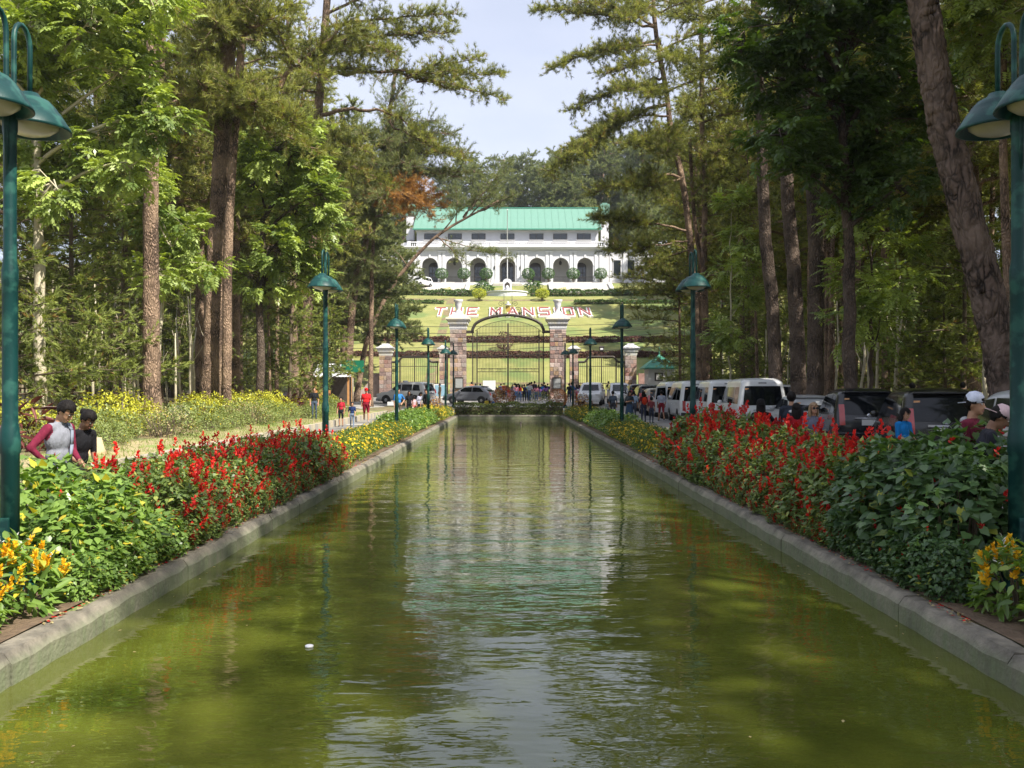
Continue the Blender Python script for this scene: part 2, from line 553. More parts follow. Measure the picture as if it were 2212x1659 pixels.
class MB:
    def __init__(self):
        self.v, self.f, self.mi = [], [], []

    def add(self, verts, faces, mi=0):
        k = len(self.v)
        self.v.extend([tuple(p) for p in verts])
        self.f.extend([tuple(i + k for i in fc) for fc in faces])
        self.mi.extend([mi] * len(faces))
        return self

    def box(self, c, s, rz=0.0, rx=0.0, mi=0):
        hx, hy, hz = s[0] / 2, s[1] / 2, s[2] / 2
        R = Matrix.Rotation(rz, 3, 'Z') @ Matrix.Rotation(rx, 3, 'X')
        c = Vector(c)
        vs_ = [c + R @ Vector((x * hx, y * hy, z * hz)) for z in (-1, 1) for y in (-1, 1) for x in (-1, 1)]
        return self.add(vs_, [(0, 2, 3, 1), (4, 5, 7, 6), (0, 1, 5, 4), (2, 6, 7, 3), (0, 4, 6, 2), (1, 3, 7, 5)], mi)

    def quad(self, a, b, c, d, mi=0):
        return self.add([a, b, c, d], [(0, 1, 2, 3)], mi)

    def tube(self, path, radii, n=8, cap=True, mi=0, jitter=None):
        path = [Vector(p) for p in path]
        if not hasattr(radii, '__len__'):
            radii = [radii] * len(path)
        k = len(self.v)
        prev = None
        for i, p in enumerate(path):
            a = path[max(i - 1, 0)]
            b = path[min(i + 1, len(path) - 1)]
            d = (b - a).normalized()
            if prev is None:
                ref = Vector((0, 0, 1)) if abs(d.z) < 0.9 else Vector((1, 0, 0))
                u = d.cross(ref).normalized()
            else:
                u = (prev - d * prev.dot(d)).normalized()
            w = d.cross(u)
            prev = u
            for j in range(n):
                t = 2 * math.pi * j / n
                r = radii[i] * (1 + (jitter(i, j) if jitter else 0))
                self.v.append(tuple(p + (u * math.cos(t) + w * math.sin(t)) * r))
        for i in range(len(path) - 1):
            for j in range(n):
                j2 = (j + 1) % n
                self.f.append((k + i * n + j, k + i * n + j2, k + (i + 1) * n + j2, k + (i + 1) * n + j))
                self.mi.append(mi)
        if cap:
            self.f.append(tuple(k + j for j in reversed(range(n))))
            self.f.append(tuple(k + (len(path) - 1) * n + j for j in range(n)))
            self.mi += [mi, mi]
        return self

    def lathe(self, prof, n=16, c=(0, 0, 0), mi=0):
        k = len(self.v)
        for r, z in prof:
            for j in range(n):
                t = 2 * math.pi * j / n
                self.v.append((c[0] + r * math.cos(t), c[1] + r * math.sin(t), c[2] + z))
        for i in range(len(prof) - 1):
            for j in range(n):
                j2 = (j + 1) % n
                self.f.append((k + i * n + j, k + i * n + j2, k + (i + 1) * n + j2, k + (i + 1) * n + j))
                self.mi.append(mi)
        self.f.append(tuple(k + j for j in reversed(range(n))))
        self.f.append(tuple(k + (len(prof) - 1) * n + j for j in range(n)))
        self.mi += [mi, mi]
        return self

    def frustum(self, c, levels, mi=0):
        """square stack: levels = [(half_x, half_y, z), ...]"""
        k = len(self.v)
        for hx, hy, z in levels:
            for x, y in ((-1, -1), (1, -1), (1, 1), (-1, 1)):
                self.v.append((c[0] + x * hx, c[1] + y * hy, c[2] + z))
        for i in range(len(levels) - 1):
            for j in range(4):
                j2 = (j + 1) % 4
                self.f.append((k + i * 4 + j, k + i * 4 + j2, k + (i + 1) * 4 + j2, k + (i + 1) * 4 + j))
                self.mi.append(mi)
        self.f.append(tuple(k + j for j in reversed(range(4))))
        self.f.append(tuple(k + (len(levels) - 1) * 4 + j for j in range(4)))
        self.mi += [mi, mi]
        return self

    def ball(self, c, r, nu=12, nv=8, R=None, mi=0):
        k = len(self.v)
        c = Vector(c)
        rr = r if hasattr(r, '__len__') else (r, r, r)
        pts = [Vector((0, 0, -rr[2]))]
        for i in range(1, nv):
            ph = -math.pi / 2 + math.pi * i / nv
            for j in range(nu):
                t = 2 * math.pi * j / nu
                pts.append(Vector((rr[0] * math.cos(ph) * math.cos(t), rr[1] * math.cos(ph) * math.sin(t), rr[2] * math.sin(ph))))
        pts.append(Vector((0, 0, rr[2])))
        for p in pts:
            self.v.append(tuple(c + (R @ p if R else p)))
        last = k + len(pts) - 1
        for j in range(nu):
            j2 = (j + 1) % nu
            self.f.append((k, k + 1 + j2, k + 1 + j))
            self.f.append((last, k + 1 + (nv - 2) * nu + j, k + 1 + (nv - 2) * nu + j2))
            self.mi += [mi, mi]
            for i in range(nv - 2):
                a = k + 1 + i * nu
                self.f.append((a + j, a + j2, a + nu + j2, a + nu + j))
                self.mi.append(mi)
        return self

    def prism(self, pts, y0, y1, mi=0):
        """polygon given in (x, z), extruded along y"""
        n = len(pts)
        vv = [(x, y0, z) for x, z in pts] + [(x, y1, z) for x, z in pts]
        ff = [tuple(range(n)), tuple(range(2 * n - 1, n - 1, -1))]
        ff += [(i, i + n, (i + 1) % n + n, (i + 1) % n) for i in range(n)]
        return self.add(vv, ff, mi)

    def mesh(self, name, mats, smooth=False):
        me = bpy.data.meshes.new(name)
        me.from_pydata(self.v, [], self.f)
        for m in (mats if isinstance(mats, (list, tuple)) else [mats]):
            me.materials.append(m)
        if any(self.mi):
            me.polygons.foreach_set('material_index', self.mi)
        if smooth:
            me.shade_smooth()
        return me

    def build(self, name, mats, parent=None, smooth=False, loc=None, rz=None):
        return link(name, self.mesh(name, mats, smooth), parent, loc, rz)


def soften(o, width=0.01, seg=2):
    m = o.modifiers.new('bevel', 'BEVEL')
    m.width = width
    m.segments = seg
    m.limit_method = 'ANGLE'
    m.angle_limit = math.radians(35)
    return o


def np_mesh(name, V, F, mats, tint=None, mi=None):
    me = bpy.data.meshes.new(name)
    V = np.ascontiguousarray(V, dtype=np.float32)
    F = np.ascontiguousarray(F, dtype=np.int32)
    k = F.shape[1]
    me.vertices.add(len(V))
    me.vertices.foreach_set('co', V.ravel())
    me.loops.add(F.size)
    me.loops.foreach_set('vertex_index', F.ravel())
    me.polygons.add(len(F))
    me.polygons.foreach_set('loop_start', np.arange(0, F.size, k, dtype=np.int32))
    for m in (mats if isinstance(mats, (list, tuple)) else [mats]):
        me.materials.append(m)
    if mi is not None:
        me.polygons.foreach_set('material_index', np.ascontiguousarray(mi, dtype=np.int32))
    if tint is not None:
        a = me.attributes.new('tint', 'FLOAT', 'POINT')
        a.data.foreach_set('value', np.ascontiguousarray(tint, dtype=np.float32))
    me.update(calc_edges=True)
    return me


LEAF = {
    'diamond': (np.array([(0, 0, 0), (0.45, 0.5, 0.02), (1, 0, -0.10), (0.45, -0.5, 0.02)]), np.array([(0, 1, 2, 3)])),
    'heart': (np.array([(0.10, 0, 0.04), (-0.08, 0.26, 0), (0.28, 0.48, -0.05), (1, 0, -0.14), (0.28, -0.48, -0.05), (-0.08, -0.26, 0)]),
              np.array([(0, 3, 2, 1), (0, 5, 4, 3)])),
    'lance': (np.array([(0, 0, 0), (0.35, 0.5, 0.03), (0.7, 0.38, -0.05), (1, 0, -0.22), (0.7, -0.38, -0.05), (0.35, -0.5, 0.03)]),
              np.array([(0, 3, 2, 1), (0, 5, 4, 3)])),
    'needle': (np.array([(0, 0.5, 0), (0, -0.5, 0), (1, 0, 0)]), np.array([(0, 1, 2)])),
}


def unit(a):
    return a / np.maximum(np.linalg.norm(a, axis=-1, keepdims=True), 1e-9)


def leaf_arrays(P, D, N, L, W, shape, tint):
    T, F = LEAF[shape]
    D = unit(D)
    S = unit(np.cross(D, N))
    N = np.cross(S, D)
    L = np.broadcast_to(np.asarray(L, dtype=float), (len(P),))[:, None, None]
    W = np.broadcast_to(np.asarray(W, dtype=float), (len(P),))[:, None, None]
    V = P[:, None, :] + D[:, None, :] * T[None, :, 0:1] * L + S[:, None, :] * T[None, :, 1:2] * W + N[:, None, :] * T[None, :, 2:3] * L
    k = len(T)
    Fa = (F[None] + (np.arange(len(P)) * k)[:, None, None]).reshape(-1, F.shape[1])
    return V.reshape(-1, 3), Fa, np.repeat(tint, k)


def rand_dirs(rng, n):
    return unit(rng.normal(size=(n, 3)))


def needle_tufts(rng, P, D, n, length, width, up=0.35, spread=(0.35, 1.1), tint_c=None):
    """brushes of needles round twig points"""
    T = len(P)
    D = unit(D + np.array([0, 0, up]))
    DD = np.repeat(D, n, axis=0)
    R = rand_dirs(rng, T * n)
    side = unit(R - DD * (R * DD).sum(1, keepdims=True))
    ang = rng.uniform(spread[0], spread[1], (T * n, 1))
    nd = DD * np.cos(ang) + side * np.sin(ang)
    PP = np.repeat(P, n, axis=0) + nd * 0.01 + DD * rng.uniform(-0.07, 0.05, (T * n, 1))
    tc = rng.uniform(0, 1, T) if tint_c is None else tint_c
    tint = np.clip(np.repeat(tc, n) + rng.normal(0, 0.10, T * n), 0, 1)
    return leaf_arrays(PP, nd, rand_dirs(rng, T * n), length * rng.uniform(0.75, 1.15, T * n), width, 'needle', tint)


def bezier(p0, p1, p2, n):
    t = np.linspace(0, 1, n)[:, None]
    return (1 - t) ** 2 * p0 + 2 * t * (1 - t) * p1 + t ** 2 * p2


class Pine:
    """trunk with limbs (one mesh) and a crown of needle tufts (one mesh)"""

    def __init__(self, seed, needle=0.25, per=16, width=0.022, kind='needle', tuft_step=0.16, boost=1.55):
        self.rng = np.random.default_rng(seed)
        self.rnd = random.Random(seed)
        self.wood = MB()
        self.P, self.D, self.T = [], [], []
        self.needle, self.per, self.width, self.kind, self.step = needle, per, width, kind, tuft_step
        self.path = None
        self.boost = boost

    def trunk(self, pts, r0, r1, n=14, rings=46, rough=0.05):
        pts = [np.array(p, dtype=float) for p in pts]
        seg = [0.0]
        for a, b in zip(pts, pts[1:]):
            seg.append(seg[-1] + np.linalg.norm(b - a))
        t = np.linspace(0, seg[-1], rings)
        arr = np.array(pts)
        path = np.stack([np.interp(t, seg, arr[:, i]) for i in range(3)], 1)
        for _ in range(4):
            path[1:-1] = (path[:-2] + path[1:-1] * 2 + path[2:]) / 4
        wob = self.rng.normal(0, 0.02, path.shape)
        wob[:, 2] = 0
        path += wob * r0
        f = t / seg[-1]
        rad = r0 + (r1 - r0) * f ** 0.9 + r0 * 0.35 * np.exp(-t / (r0 * 2.0))
        ph = self.rng.uniform(0, 6.28, 4)
        jit = lambda i, j: rough * (math.sin(3 * 6.283 * j / n + ph[0] + i * 0.23) + math.sin(5 * 6.283 * j / n + ph[1] - i * 0.4)) * 0.6 + self.rnd.uniform(-rough, rough)
        self.wood.tube(path, list(rad), n, True, 0, jit)
        self.path, self.rad, self.f = path, rad, f
        return self

    def point(self, f):
        return np.array([np.interp(f, self.f, self.path[:, i]) for i in range(3)])

    def limb(self, p0, p1, arch=0.0, r=0.08, spread=1.3, dens=6.0, start=0.25, tint=(0.1, 0.9), flat=0.62, bare=False):
        rng = self.rng
        p0, p1 = np.array(p0, float), np.array(p1, float)
        L = np.linalg.norm(p1 - p0)
        mid = (p0 + p1) / 2 + np.array([0, 0, arch * L]) + rng.normal(0, 0.06, 3) * L
        n = max(5, int(L / 0.45))
        c = bezier(p0, mid, p1, n)
        c[1:-1] += rng.normal(0, 0.02, (n - 2, 3)) * min(L, 3.0)
        self.wood.tube(c, list(np.linspace(r, r * 0.22, n)), 6, False, 0)
        if bare:
            return
        ax = unit(p1 - p0)
        m = max(3, int(L * dens * self.boost))
        for i in range(m):
            t = start + (1 - start) * (i + rng.uniform(0, 1)) / m
            k = t * (n - 1)
            i0 = min(int(k), n - 2)
            b = c[i0] + (c[i0 + 1] - c[i0]) * (k - i0)
            d = rng.normal(size=3)
            d[2] = d[2] * flat + 0.18
            d = unit(d) + ax * rng.uniform(0.2, 0.8)
            d = unit(d)
            tl = spread * rng.uniform(0.35, 1.1) * (1.05 - 0.45 * t)
            e = b + d * tl
            if tl > 0.5:
                self.wood.tube([b, b + d * tl * 0.5 + np.array([0, 0, 0.05 * tl]), e], [r * 0.22, r * 0.14, 0.006], 3, False, 0)
            q = np.arange(0.3 * tl, tl + 0.01, self.step)
            tt = rng.uniform(*tint)
            for s in q:
                self.P.append(b + d * s + rng.normal(0, 0.05, 3))
                self.D.append(d)
                self.T.append(np.clip(tt + rng.normal(0, 0.08), 0, 1))

    def whorls(self, f0, f1, count, length, droop=0.0, rise=0.15, r=0.07, spread=1.2, dens=6.0, taper=0.55, start=0.25, tint=(0.1, 0.9)):
        for i in range(count):
            f = f0 + (f1 - f0) * (i + self.rnd.uniform(0, 1)) / count
            a = i * 2.399 + self.rnd.uniform(-0.5, 0.5)
            u = (f - f0) / max(f1 - f0, 1e-6)
            L = length * (1 - taper * u) * self.rnd.uniform(0.65, 1.1)
            p0 = self.point(f)
            p1 = p0 + np.array([math.cos(a) * L, math.sin(a) * L, (rise - droop * (1 - u)) * L + self.rnd.uniform(-0.15, 0.2) * L])
            self.limb(p0, p1, self.rnd.uniform(-0.05, 0.12), r * (1 - 0.5 * u), spread, dens, start, tint)
        return self

    def finish(self, name, label, bark, leaf, loc=(0, 0, 0), group=None, cat='tree'):
        root = empty(name, loc)
        tag(root, label, cat, group)
        self.wood.build('trunk', bark, root, True)
        if self.P:
            P, D = np.array(self.P), np.array(self.D)
            if self.kind == 'needle':
                V, F, t = needle_tufts(self.rng, P, D, self.per, self.needle, self.width, tint_c=np.array(self.T))
            else:   # soft feathery sprays: short scale-like needles along each twig end
                V, F, t = needle_tufts(self.rng, P, D, self.per, self.needle, self.width, up=-0.05, spread=(0.15, 0.8), tint_c=np.array(self.T))
            link('crown', np_mesh('crown', V, F, leaf, t), root)
        return root


def pinnate_sprays(rng, P, D, pairs=5, length=0.42, leaflet=0.15, lw=0.06, droop=0.22, tint_c=None):
    """compound leaves: a curved midrib carrying pairs of leaflets"""
    n = len(P)
    D = unit(D)
    S = unit(np.cross(D, np.array([0, 0, 1.0]) + rng.normal(0, 0.15, (n, 3))))
    U = np.cross(S, D)
    Pl, Dl, Nl, tl = [], [], [], []
    tc = rng.uniform(0, 1, n) if tint_c is None else tint_c
    for i in range(pairs):
        f = (i + 0.6) / pairs
        b = P + D * (f * length) - np.array([0, 0, 1.0]) * (droop * f * f * length)
        for s in (-1, 1):
            d = D * 0.45 + S * s - np.array([0, 0, 0.35])
            Pl.append(b)
            Dl.append(d)
            Nl.append(U + rng.normal(0, 0.25, (n, 3)))
            tl.append(tc)
    b = P + D * length - np.array([0, 0, 1.0]) * droop * length
    Pl.append(b)
    Dl.append(D - np.array([0, 0, 0.5]))
    Nl.append(U)
    tl.append(tc)
    P2, D2, N2 = np.concatenate(Pl), np.concatenate(Dl), np.concatenate(Nl)
    t2 = np.clip(np.concatenate(tl) + rng.normal(0, 0.08, len(P2)), 0, 1)
    return leaf_arrays(P2, D2, N2, leaflet * rng.uniform(0.8, 1.2, len(P2)), lw, 'diamond', t2)


def broadleaf(name, label, seed, loc, trunk_pts, r0, clumps, leaf, bark, group=None, per_m2=14.0, pairs=5, spray=0.42, leaflet=0.16, lw=0.065, twigs=True):
    """clumps: (centre relative to loc, (rx, ry, rz)) - leafy masses carried by limbs that fork from the trunk"""
    rng = np.random.default_rng(seed)
    root = empty(name, loc)
    tag(root, label, 'tree', group)
    w = MB()
    tp = [Vector(p) for p in trunk_pts]
    n = 16
    arr = np.array([tuple(p) for p in tp])
    s = np.linspace(0, len(tp) - 1, n)
    path = np.stack([np.interp(s, range(len(tp)), arr[:, i]) for i in range(3)], 1)
    path[1:-1] += rng.normal(0, 0.035, (n - 2, 3))
    w.tube(path, list(np.linspace(r0, r0 * 0.35, n)), 10, True, 0, lambda i, j: rng.uniform(-0.06, 0.06))
    P, D, T = [], [], []
    for c, r in clumps:
        c, r = np.array(c, float), np.array(r, float)
        k = int(np.clip(n * 0.35 + rng.integers(0, n // 2), 2, n - 1))
        hz = path[:, 2]
        k = int(np.argmin(np.abs(hz - (c[2] - r[2] * 0.9 - 0.3 * np.linalg.norm(c[:2] - path[-1, :2])))))
        a = path[k]
        mid = (a + c) / 2 + rng.normal(0, 0.15, 3) + np.array([0, 0, 0.12]) * np.linalg.norm(c - a)
        w.tube(bezier(a, mid, c, 7), list(np.linspace(r0 * 0.4, r0 * 0.12, 7)), 6, False)
        area = 4 * math.pi * ((r[0] * r[1] + r[0] * r[2] + r[1] * r[2]) / 3)
        m = int(area * per_m2)
        u = rand_dirs(rng, m)
        nb = max(8, int(area * 1.3))
        ub = rand_dirs(rng, nb)
        bc = ub * r * (rng.uniform(0.62, 1.08, nb) * (1 + 0.15 * np.sin(ub[:, 0] * 5 + c[0] * 3)))[:, None]
        pick = rng.integers(0, nb, m)
        P.append(c + bc[pick] + rng.normal(0, 1, (m, 3)) * np.array([0.21, 0.21, 0.15]))
        u = unit(bc[pick] + rng.normal(0, 0.25, (m, 3)))
        D.append(unit(u * np.array([1, 1, 0.55])) + rng.normal(0, 0.45, (m, 3)))
        T.append(np.clip(rng.uniform(0.0, 0.6, nb)[pick] + rng.uniform(0.0, 0.45, m), 0, 1))
        if twigs:
            for _ in range(int(6 + area * 0.25)):
                q = rng.integers(0, m)
                e = P[-1][q]
                w.tube([c + rng.normal(0, 0.1, 3), (c + e) / 2 + rng.normal(0, 0.12, 3), e], [r0 * 0.14, r0 * 0.09, 0.008], 4, False)
    w.build('trunk', bark, root, True)
    V, F, t = pinnate_sprays(rng, np.concatenate(P), np.concatenate(D), pairs, spray, leaflet, lw, tint_c=np.concatenate(T))
    link('crown', np_mesh('crown', V, F, leaf, t), root)
    return root


def mound_points(rng, n, rx, ry, h, shell=0.7):
    """points in a shrub: dense near the surface of a dome"""
    a = rng.uniform(0, 2 * math.pi, n)
    z = rng.uniform(0.02, 1, n)
    prof = np.sqrt(np.clip(1 - (z * 0.98) ** 2.6, 0, 1)) * (0.72 + 0.28 * np.minimum(z / 0.35, 1))
    k = np.where(rng.uniform(0, 1, n) < shell, rng.uniform(0.82, 1.06, n), np.sqrt(rng.uniform(0, 1, n)))
    lump = 1 + 0.13 * np.sin(a * 3 + z * 5) + 0.09 * np.sin(a * 7 - z * 8)
    x, y = np.cos(a) * prof * k * lump, np.sin(a) * prof * k * lump
    P = np.stack([x * rx, y * ry, z * h * (1 + 0.10 * np.sin(a * 4 + 1.3))], 1)
    out = unit(np.stack([x, y, 0.35 + z * 0.6], 1))
    return P, out


def leaf_cloud(rng, P, out, L, W, shape, droop=0.35, tint=(0, 1)):
    n = len(P)
    D = unit(out * np.array([1, 1, 0.4]) + rng.normal(0, 0.55, (n, 3)) - np.array([0, 0, droop]))
    N = unit(out + np.array([0, 0, 0.7]) + rng.normal(0, 0.3, (n, 3)))
    t = np.clip(rng.uniform(*tint, n), 0, 1)
    return leaf_arrays(P, D, N, L * rng.uniform(0.65, 1.2, n), W * rng.uniform(0.75, 1.15, n), shape, t)


def flower_spikes(rng, P, A, length, florets, fl, fw):
    """upright racemes: small petals set round a stalk"""
    n = len(P)
    A = unit(A)
    Pl, Dl, tl = [], [], []
    tc = rng.uniform(0, 1, n)
    L = length * rng.uniform(0.6, 1.2, n)
    for i in range(florets):
        f = (i + 0.5) / florets
        R = rand_dirs(rng, n)
        side = unit(R - A * (R * A).sum(1, keepdims=True))
        Pl.append(P + A * (L * f)[:, None])
        Dl.append(side * (1.0 - 0.5 * f) + A * (0.25 + 0.7 * f))
        tl.append(tc + rng.normal(0, 0.12, n))
    P2, D2 = np.concatenate(Pl), np.concatenate(Dl)
    return leaf_arrays(P2, D2, rand_dirs(rng, len(P2)), fl * rng.uniform(0.7, 1.2, len(P2)), fw, 'diamond', np.clip(np.concatenate(tl), 0, 1))


def stems(rng, n, rx, ry, h, r=0.006):
    w = MB()
    for _ in range(n):
        a, k = rng.uniform(0, 6.283), rng.uniform(0.2, 0.9)
        b = Vector((math.cos(a) * rx * k * 0.4, math.sin(a) * ry * k * 0.4, 0))
        e = Vector((math.cos(a) * rx * k * 0.9, math.sin(a) * ry * k * 0.9, h * rng.uniform(0.5, 0.85)))
        w.tube([b, (b + e) / 2 + Vector((0, 0, 0.05)), e], [r * 1.5, r * 1.2, r * 0.7], 4, False)
    return w


def join_arrays(parts):
    V, F, T, k = [], [], [], 0
    for v, f, t in parts:
        V.append(v)
        F.append(f + k)
        T.append(t)
        k += len(v)
    return np.concatenate(V), np.concatenate(F), np.concatenate(T)


# ------------------------------------------------------------------ ground, road, pool
PROF = [(-80, 0), (57, 0), (72, 0.45), (84, 0.6), (90, 0.75), (95, 2.2), (103, 5.4), (109, 7.5), (120, 11.2), (127, 13.7), (131, 14.8), (133, 15.6),
        (138, 16.3), (143, 17.3), (148, 19.0), (149.5, 19.6), (166, 20), (186, 25), (230, 34), (340, 46)]
PY, PZ = [p[0] for p in PROF], [p[1] for p in PROF]


def ground_z(x, y):
    z = float(np.interp(y, PY, PZ))
    side = float(np.interp(x, [-60, -25, -14, -10, -8.15, -7.97, 11.3, 11.5, 14, 25, 60], [2.2, 1.3, 0.7, 0.4, 0.26, 0, 0, 0.12, 0.3, 0.8, 1.6]))
    k = float(np.interp(y, [58, 66], [1, 0.25]))
    return z + side * k


def sheet(name, xs, ys, dz, mat, kind='structure', hole=None):
    v, f = [], []
    for y in ys:
        for x in xs:
            z = ground_z(x, y) + dz
            if hole and hole(x, y):
                z = -0.9
            v.append((x, y, z))
    n = len(xs)
    for j in range(len(ys) - 1):
        for i in range(n - 1):
            a = j * n + i
            f.append((a, a + 1, a + n + 1, a + n))
    mb = MB()
    mb.add(v, f)
    o = mb.build(name, mat, None, True)
    tag(o, kind=kind)
    return o


xs = sorted(set([-250, -160, -110, -80, -60, -45, -35, -28, -25, -22, -18, -16, -14, -12.5, -11, -10, -9, -8.15, -7.97, -7.8, -7, -5.2, -4.4, -3.42, -3.38, -2, 0,
                 2, 3.38, 3.42, 4.4, 5.2, 7, 9, 11.3, 11.5, 12.5, 14, 16, 18, 22, 25, 28, 35, 45, 60, 80, 110, 160, 250]))
ys = sorted(set(list(range(-60, 56, 3)) + [0.5, 0.7, 56.62, 56.75] + [57 + 1.5 * i for i in range(90)] + [195, 205, 220, 240, 280, 340]))
sheet('ground', xs, ys, 0.0, M['forest_floor'], hole=lambda x, y: abs(x) < 3.40 and 0.6 < y < 56.7)
yr = [-12 + 1.5 * i for i in range(47)] + [58.5]
sheet('road', [-7.96, -7.2, -6.3, -5.3], yr, 0.006, M['asphalt'])
sheet('road', [5.3, 7, 9, 11.25], yr, 0.006, M['asphalt'])
sheet('plaza', [-30 + 2.5 * i for i in range(25)], [58.0 + 1.0 * i for i in range(33)] + [90.5], 0.012, M['plaza'])
sheet('flower_bed', [-5.12, -4.4, -3.458], [0.5] + [2 + 3 * i for i in range(19)] + [57.2], 0.022, M['soil'])
sheet('flower_bed', [3.458, 4.4, 5.12], [0.5] + [2 + 3 * i for i in range(19)] + [57.2], 0.022, M['soil'])
sheet('flower_bed', [-3.6, 0, 3.6], [56.9, 58.5, 60.0], 0.026, M['soil'])
sheet('verge', [-9.7, -8.9, -8.16], [6 + 2 * i for i in range(26)], 0.008, M['verge'])
sheet('lawn', [-34 + 2.0 * i for i in range(35)], [91.5, 93, 95] + [97 + 1.0 * i for i in range(53)], 0.02, M['lawn'])

wm = MB()
wm.quad((-3.3, 0.55, -0.215), (3.3, 0.55, -0.215), (3.3, 56.65, -0.215), (-3.3, 56.65, -0.215))
tag(wm.build('water', M['water']), kind='structure')

pool_kerb = tag(empty('pool_kerb'), kind='structure')
rk = random.Random(4)


def kerb_mesh(length, seed):
    r_ = random.Random(seed)
    prof = [(0, -1.0), (0, -0.07), (0.050, 0.0), (0.185, 0.008), (0.185, -1.0)]
    n = 7
    mb = MB()
    vv, ff = [], []
    for i in range(n):
        y = -length / 2 + length * i / (n - 1)
        for k_, (a, z) in enumerate(prof):
            j = r_.uniform(-0.011, 0.011) if k_ in (1, 2, 3) else 0
            vv.append((a + j, y, z + j * 0.7))
    m = len(prof)
    for i in range(n - 1):
        for k_ in range(m - 1):
            a = i * m + k_
            ff.append((a, a + m, a + m + 1, a + 1))
    ff.append(tuple(range(m)))
    ff.append(tuple((n - 1) * m + k_ for k_ in reversed(range(m))))
    mb.add(vv, ff)
    return mb.mesh('kerb_block', M['pool_concrete'])


kms = [kerb_mesh(1.592, s) for s in range(4)]
for i in range(36):
    y = 0.2 + 1.6 * i
    if y > 56.5:
        break
    link('kerb_block', kms[rk.randrange(4)], pool_kerb, (3.28 + rk.uniform(-0.004, 0.004), y, rk.uniform(-0.006, 0.006)))
    link('kerb_block', kms[rk.randrange(4)], pool_kerb, (-3.28 + rk.uniform(-0.004, 0.004), y, rk.uniform(-0.006, 0.006)), math.pi)
for i in range(4):
    link('kerb_block', kms[i], pool_kerb, (-2.46 + 1.64 * i, 56.55, 0.03), math.pi / 2, (1, 1.03, 1))
# walls of the road: pale kerb stones
road_kerb = tag(empty('road_kerb'), kind='structure')
rb = MB()
rb.box((0, 0, 0), (0.18, 1.19, 0.40))
rkm = rb.mesh('kerb_stone', M['road_kerb'])
for i in range(42):
    y = 8 + 1.2 * i
    for x, h in ((-8.06, 0.09), (11.36, -0.04)):
        o = link('kerb_stone', rkm, road_kerb, (x + rk.uniform(-0.012, 0.012), y, h + rk.uniform(-0.01, 0.01)), rk.uniform(-0.006, 0.006))
    for x in (-5.2, 5.2):
        link('kerb_stone', rkm, road_kerb, (x + rk.uniform(-0.008, 0.008), y, -0.10 + rk.uniform(-0.008, 0.008)), rk.uniform(-0.006, 0.006), (0.8, 1, 1))
# pale cross bands lying across the road
pm = MB()
pm.box((0, 0, 0), (2.5, 0.42, 0.004))
strip = pm.mesh('road_band', M['pale_band'])
for x, y in ((-6.62, 28.0), (-6.62, 34.5), (-6.62, 42.5), (6.7, 31.0), (6.7, 38.5), (6.7, 47.0)):
    tag(link('road_band', strip, None, (x, y, ground_z(x, y) + 0.012)), kind='structure')

# ------------------------------------------------------------------ street lamps
LAMP_LABEL = {}


def make_lamp():
    root = empty('street_lamp')
    b = MB()
    b.frustum((0, 0, 0), [(0.19, 0.19, -0.05), (0.19, 0.19, 0.06), (0.12, 0.12, 0.13), (0.11, 0.11, 0.20)])
    b.build('base', M['lamp_green'], root)
    p = MB()
    p.lathe([(0.074, 0.12), (0.074, 1.18), (0.082, 1.19), (0.082, 1.30), (0.070, 1.40), (0.062, 1.44), (0.062, 2.60), (0.066, 2.61), (0.066, 2.72),
             (0.052, 2.82), (0.052, 3.86), (0.060, 3.90), (0.060, 4.00), (0.045, 4.05), (0.01, 4.07)], 18)
    p.build('pole', M['lamp_green'], root, True)
    h = MB()
    h.box((0, -0.078, 0.55), (0.07, 0.02, 0.2))
    h.build('service_hatch', M['lamp_green'], root)
    for s in (-1, 1):
        a = MB()
        path = [Vector((0, s * 0.03, 3.55)), Vector((0, s * 0.055, 3.8)), Vector((0, s * 0.058, 4.6))]
        for i in range(9):
            t = math.pi * i / 8
            path.append(Vector((0, s * (0.058 + 0.125 - 0.125 * math.cos(t)), 4.70 + 0.16 * math.sin(t))))
        path.append(Vector((0, s * 0.308, 4.26)))
        a.tube(path, 0.022, 10)
        arm = a.build('arm', M['lamp_green'], root, True)
        sh = MB()
        sh.lathe([(0.02, 4.33), (0.07, 4.315), (0.09, 4.285), (0.16, 4.25), (0.215, 4.19), (0.235, 4.155), (0.245, 4.15), (0.33, 4.015), (0.335, 3.99),
                  (0.315, 3.99), (0.23, 4.12), (0.0, 4.20)], 28, (0, s * 0.308, 0))
        sh.build('shade', M['lamp_green'], arm, True)
        ls = MB()
        ls.lathe([(0.24, 4.06), (0.23, 4.02), (0.17, 3.975), (0.09, 3.95), (0.005, 3.945)], 20, (0, s * 0.308, 0))
        ls.build('lens', M['lamp_lens'], arm, True)
    return root


ORD = ['nearest', 'second', 'third', 'fourth', 'fifth', 'farthest']
lamp, used = make_lamp(), []
for i, y in enumerate((7.4, 20.1, 32.8, 45.6, 58.0, 66.2)):
    for s, nm in ((-1, 'left'), (1, 'right')):
        o = put(lamp, used, (s * 4.2 + (0.08 if s > 0 and i == 0 else 0), y, ground_z(4.2, y) + 0.02), 0.03 * s if i else 0)
        tag(o, 'green twin dome street lamp, %s in the row %s of the pool' % (ORD[i], nm), 'street lamp', 'green street lamps lining the pool')


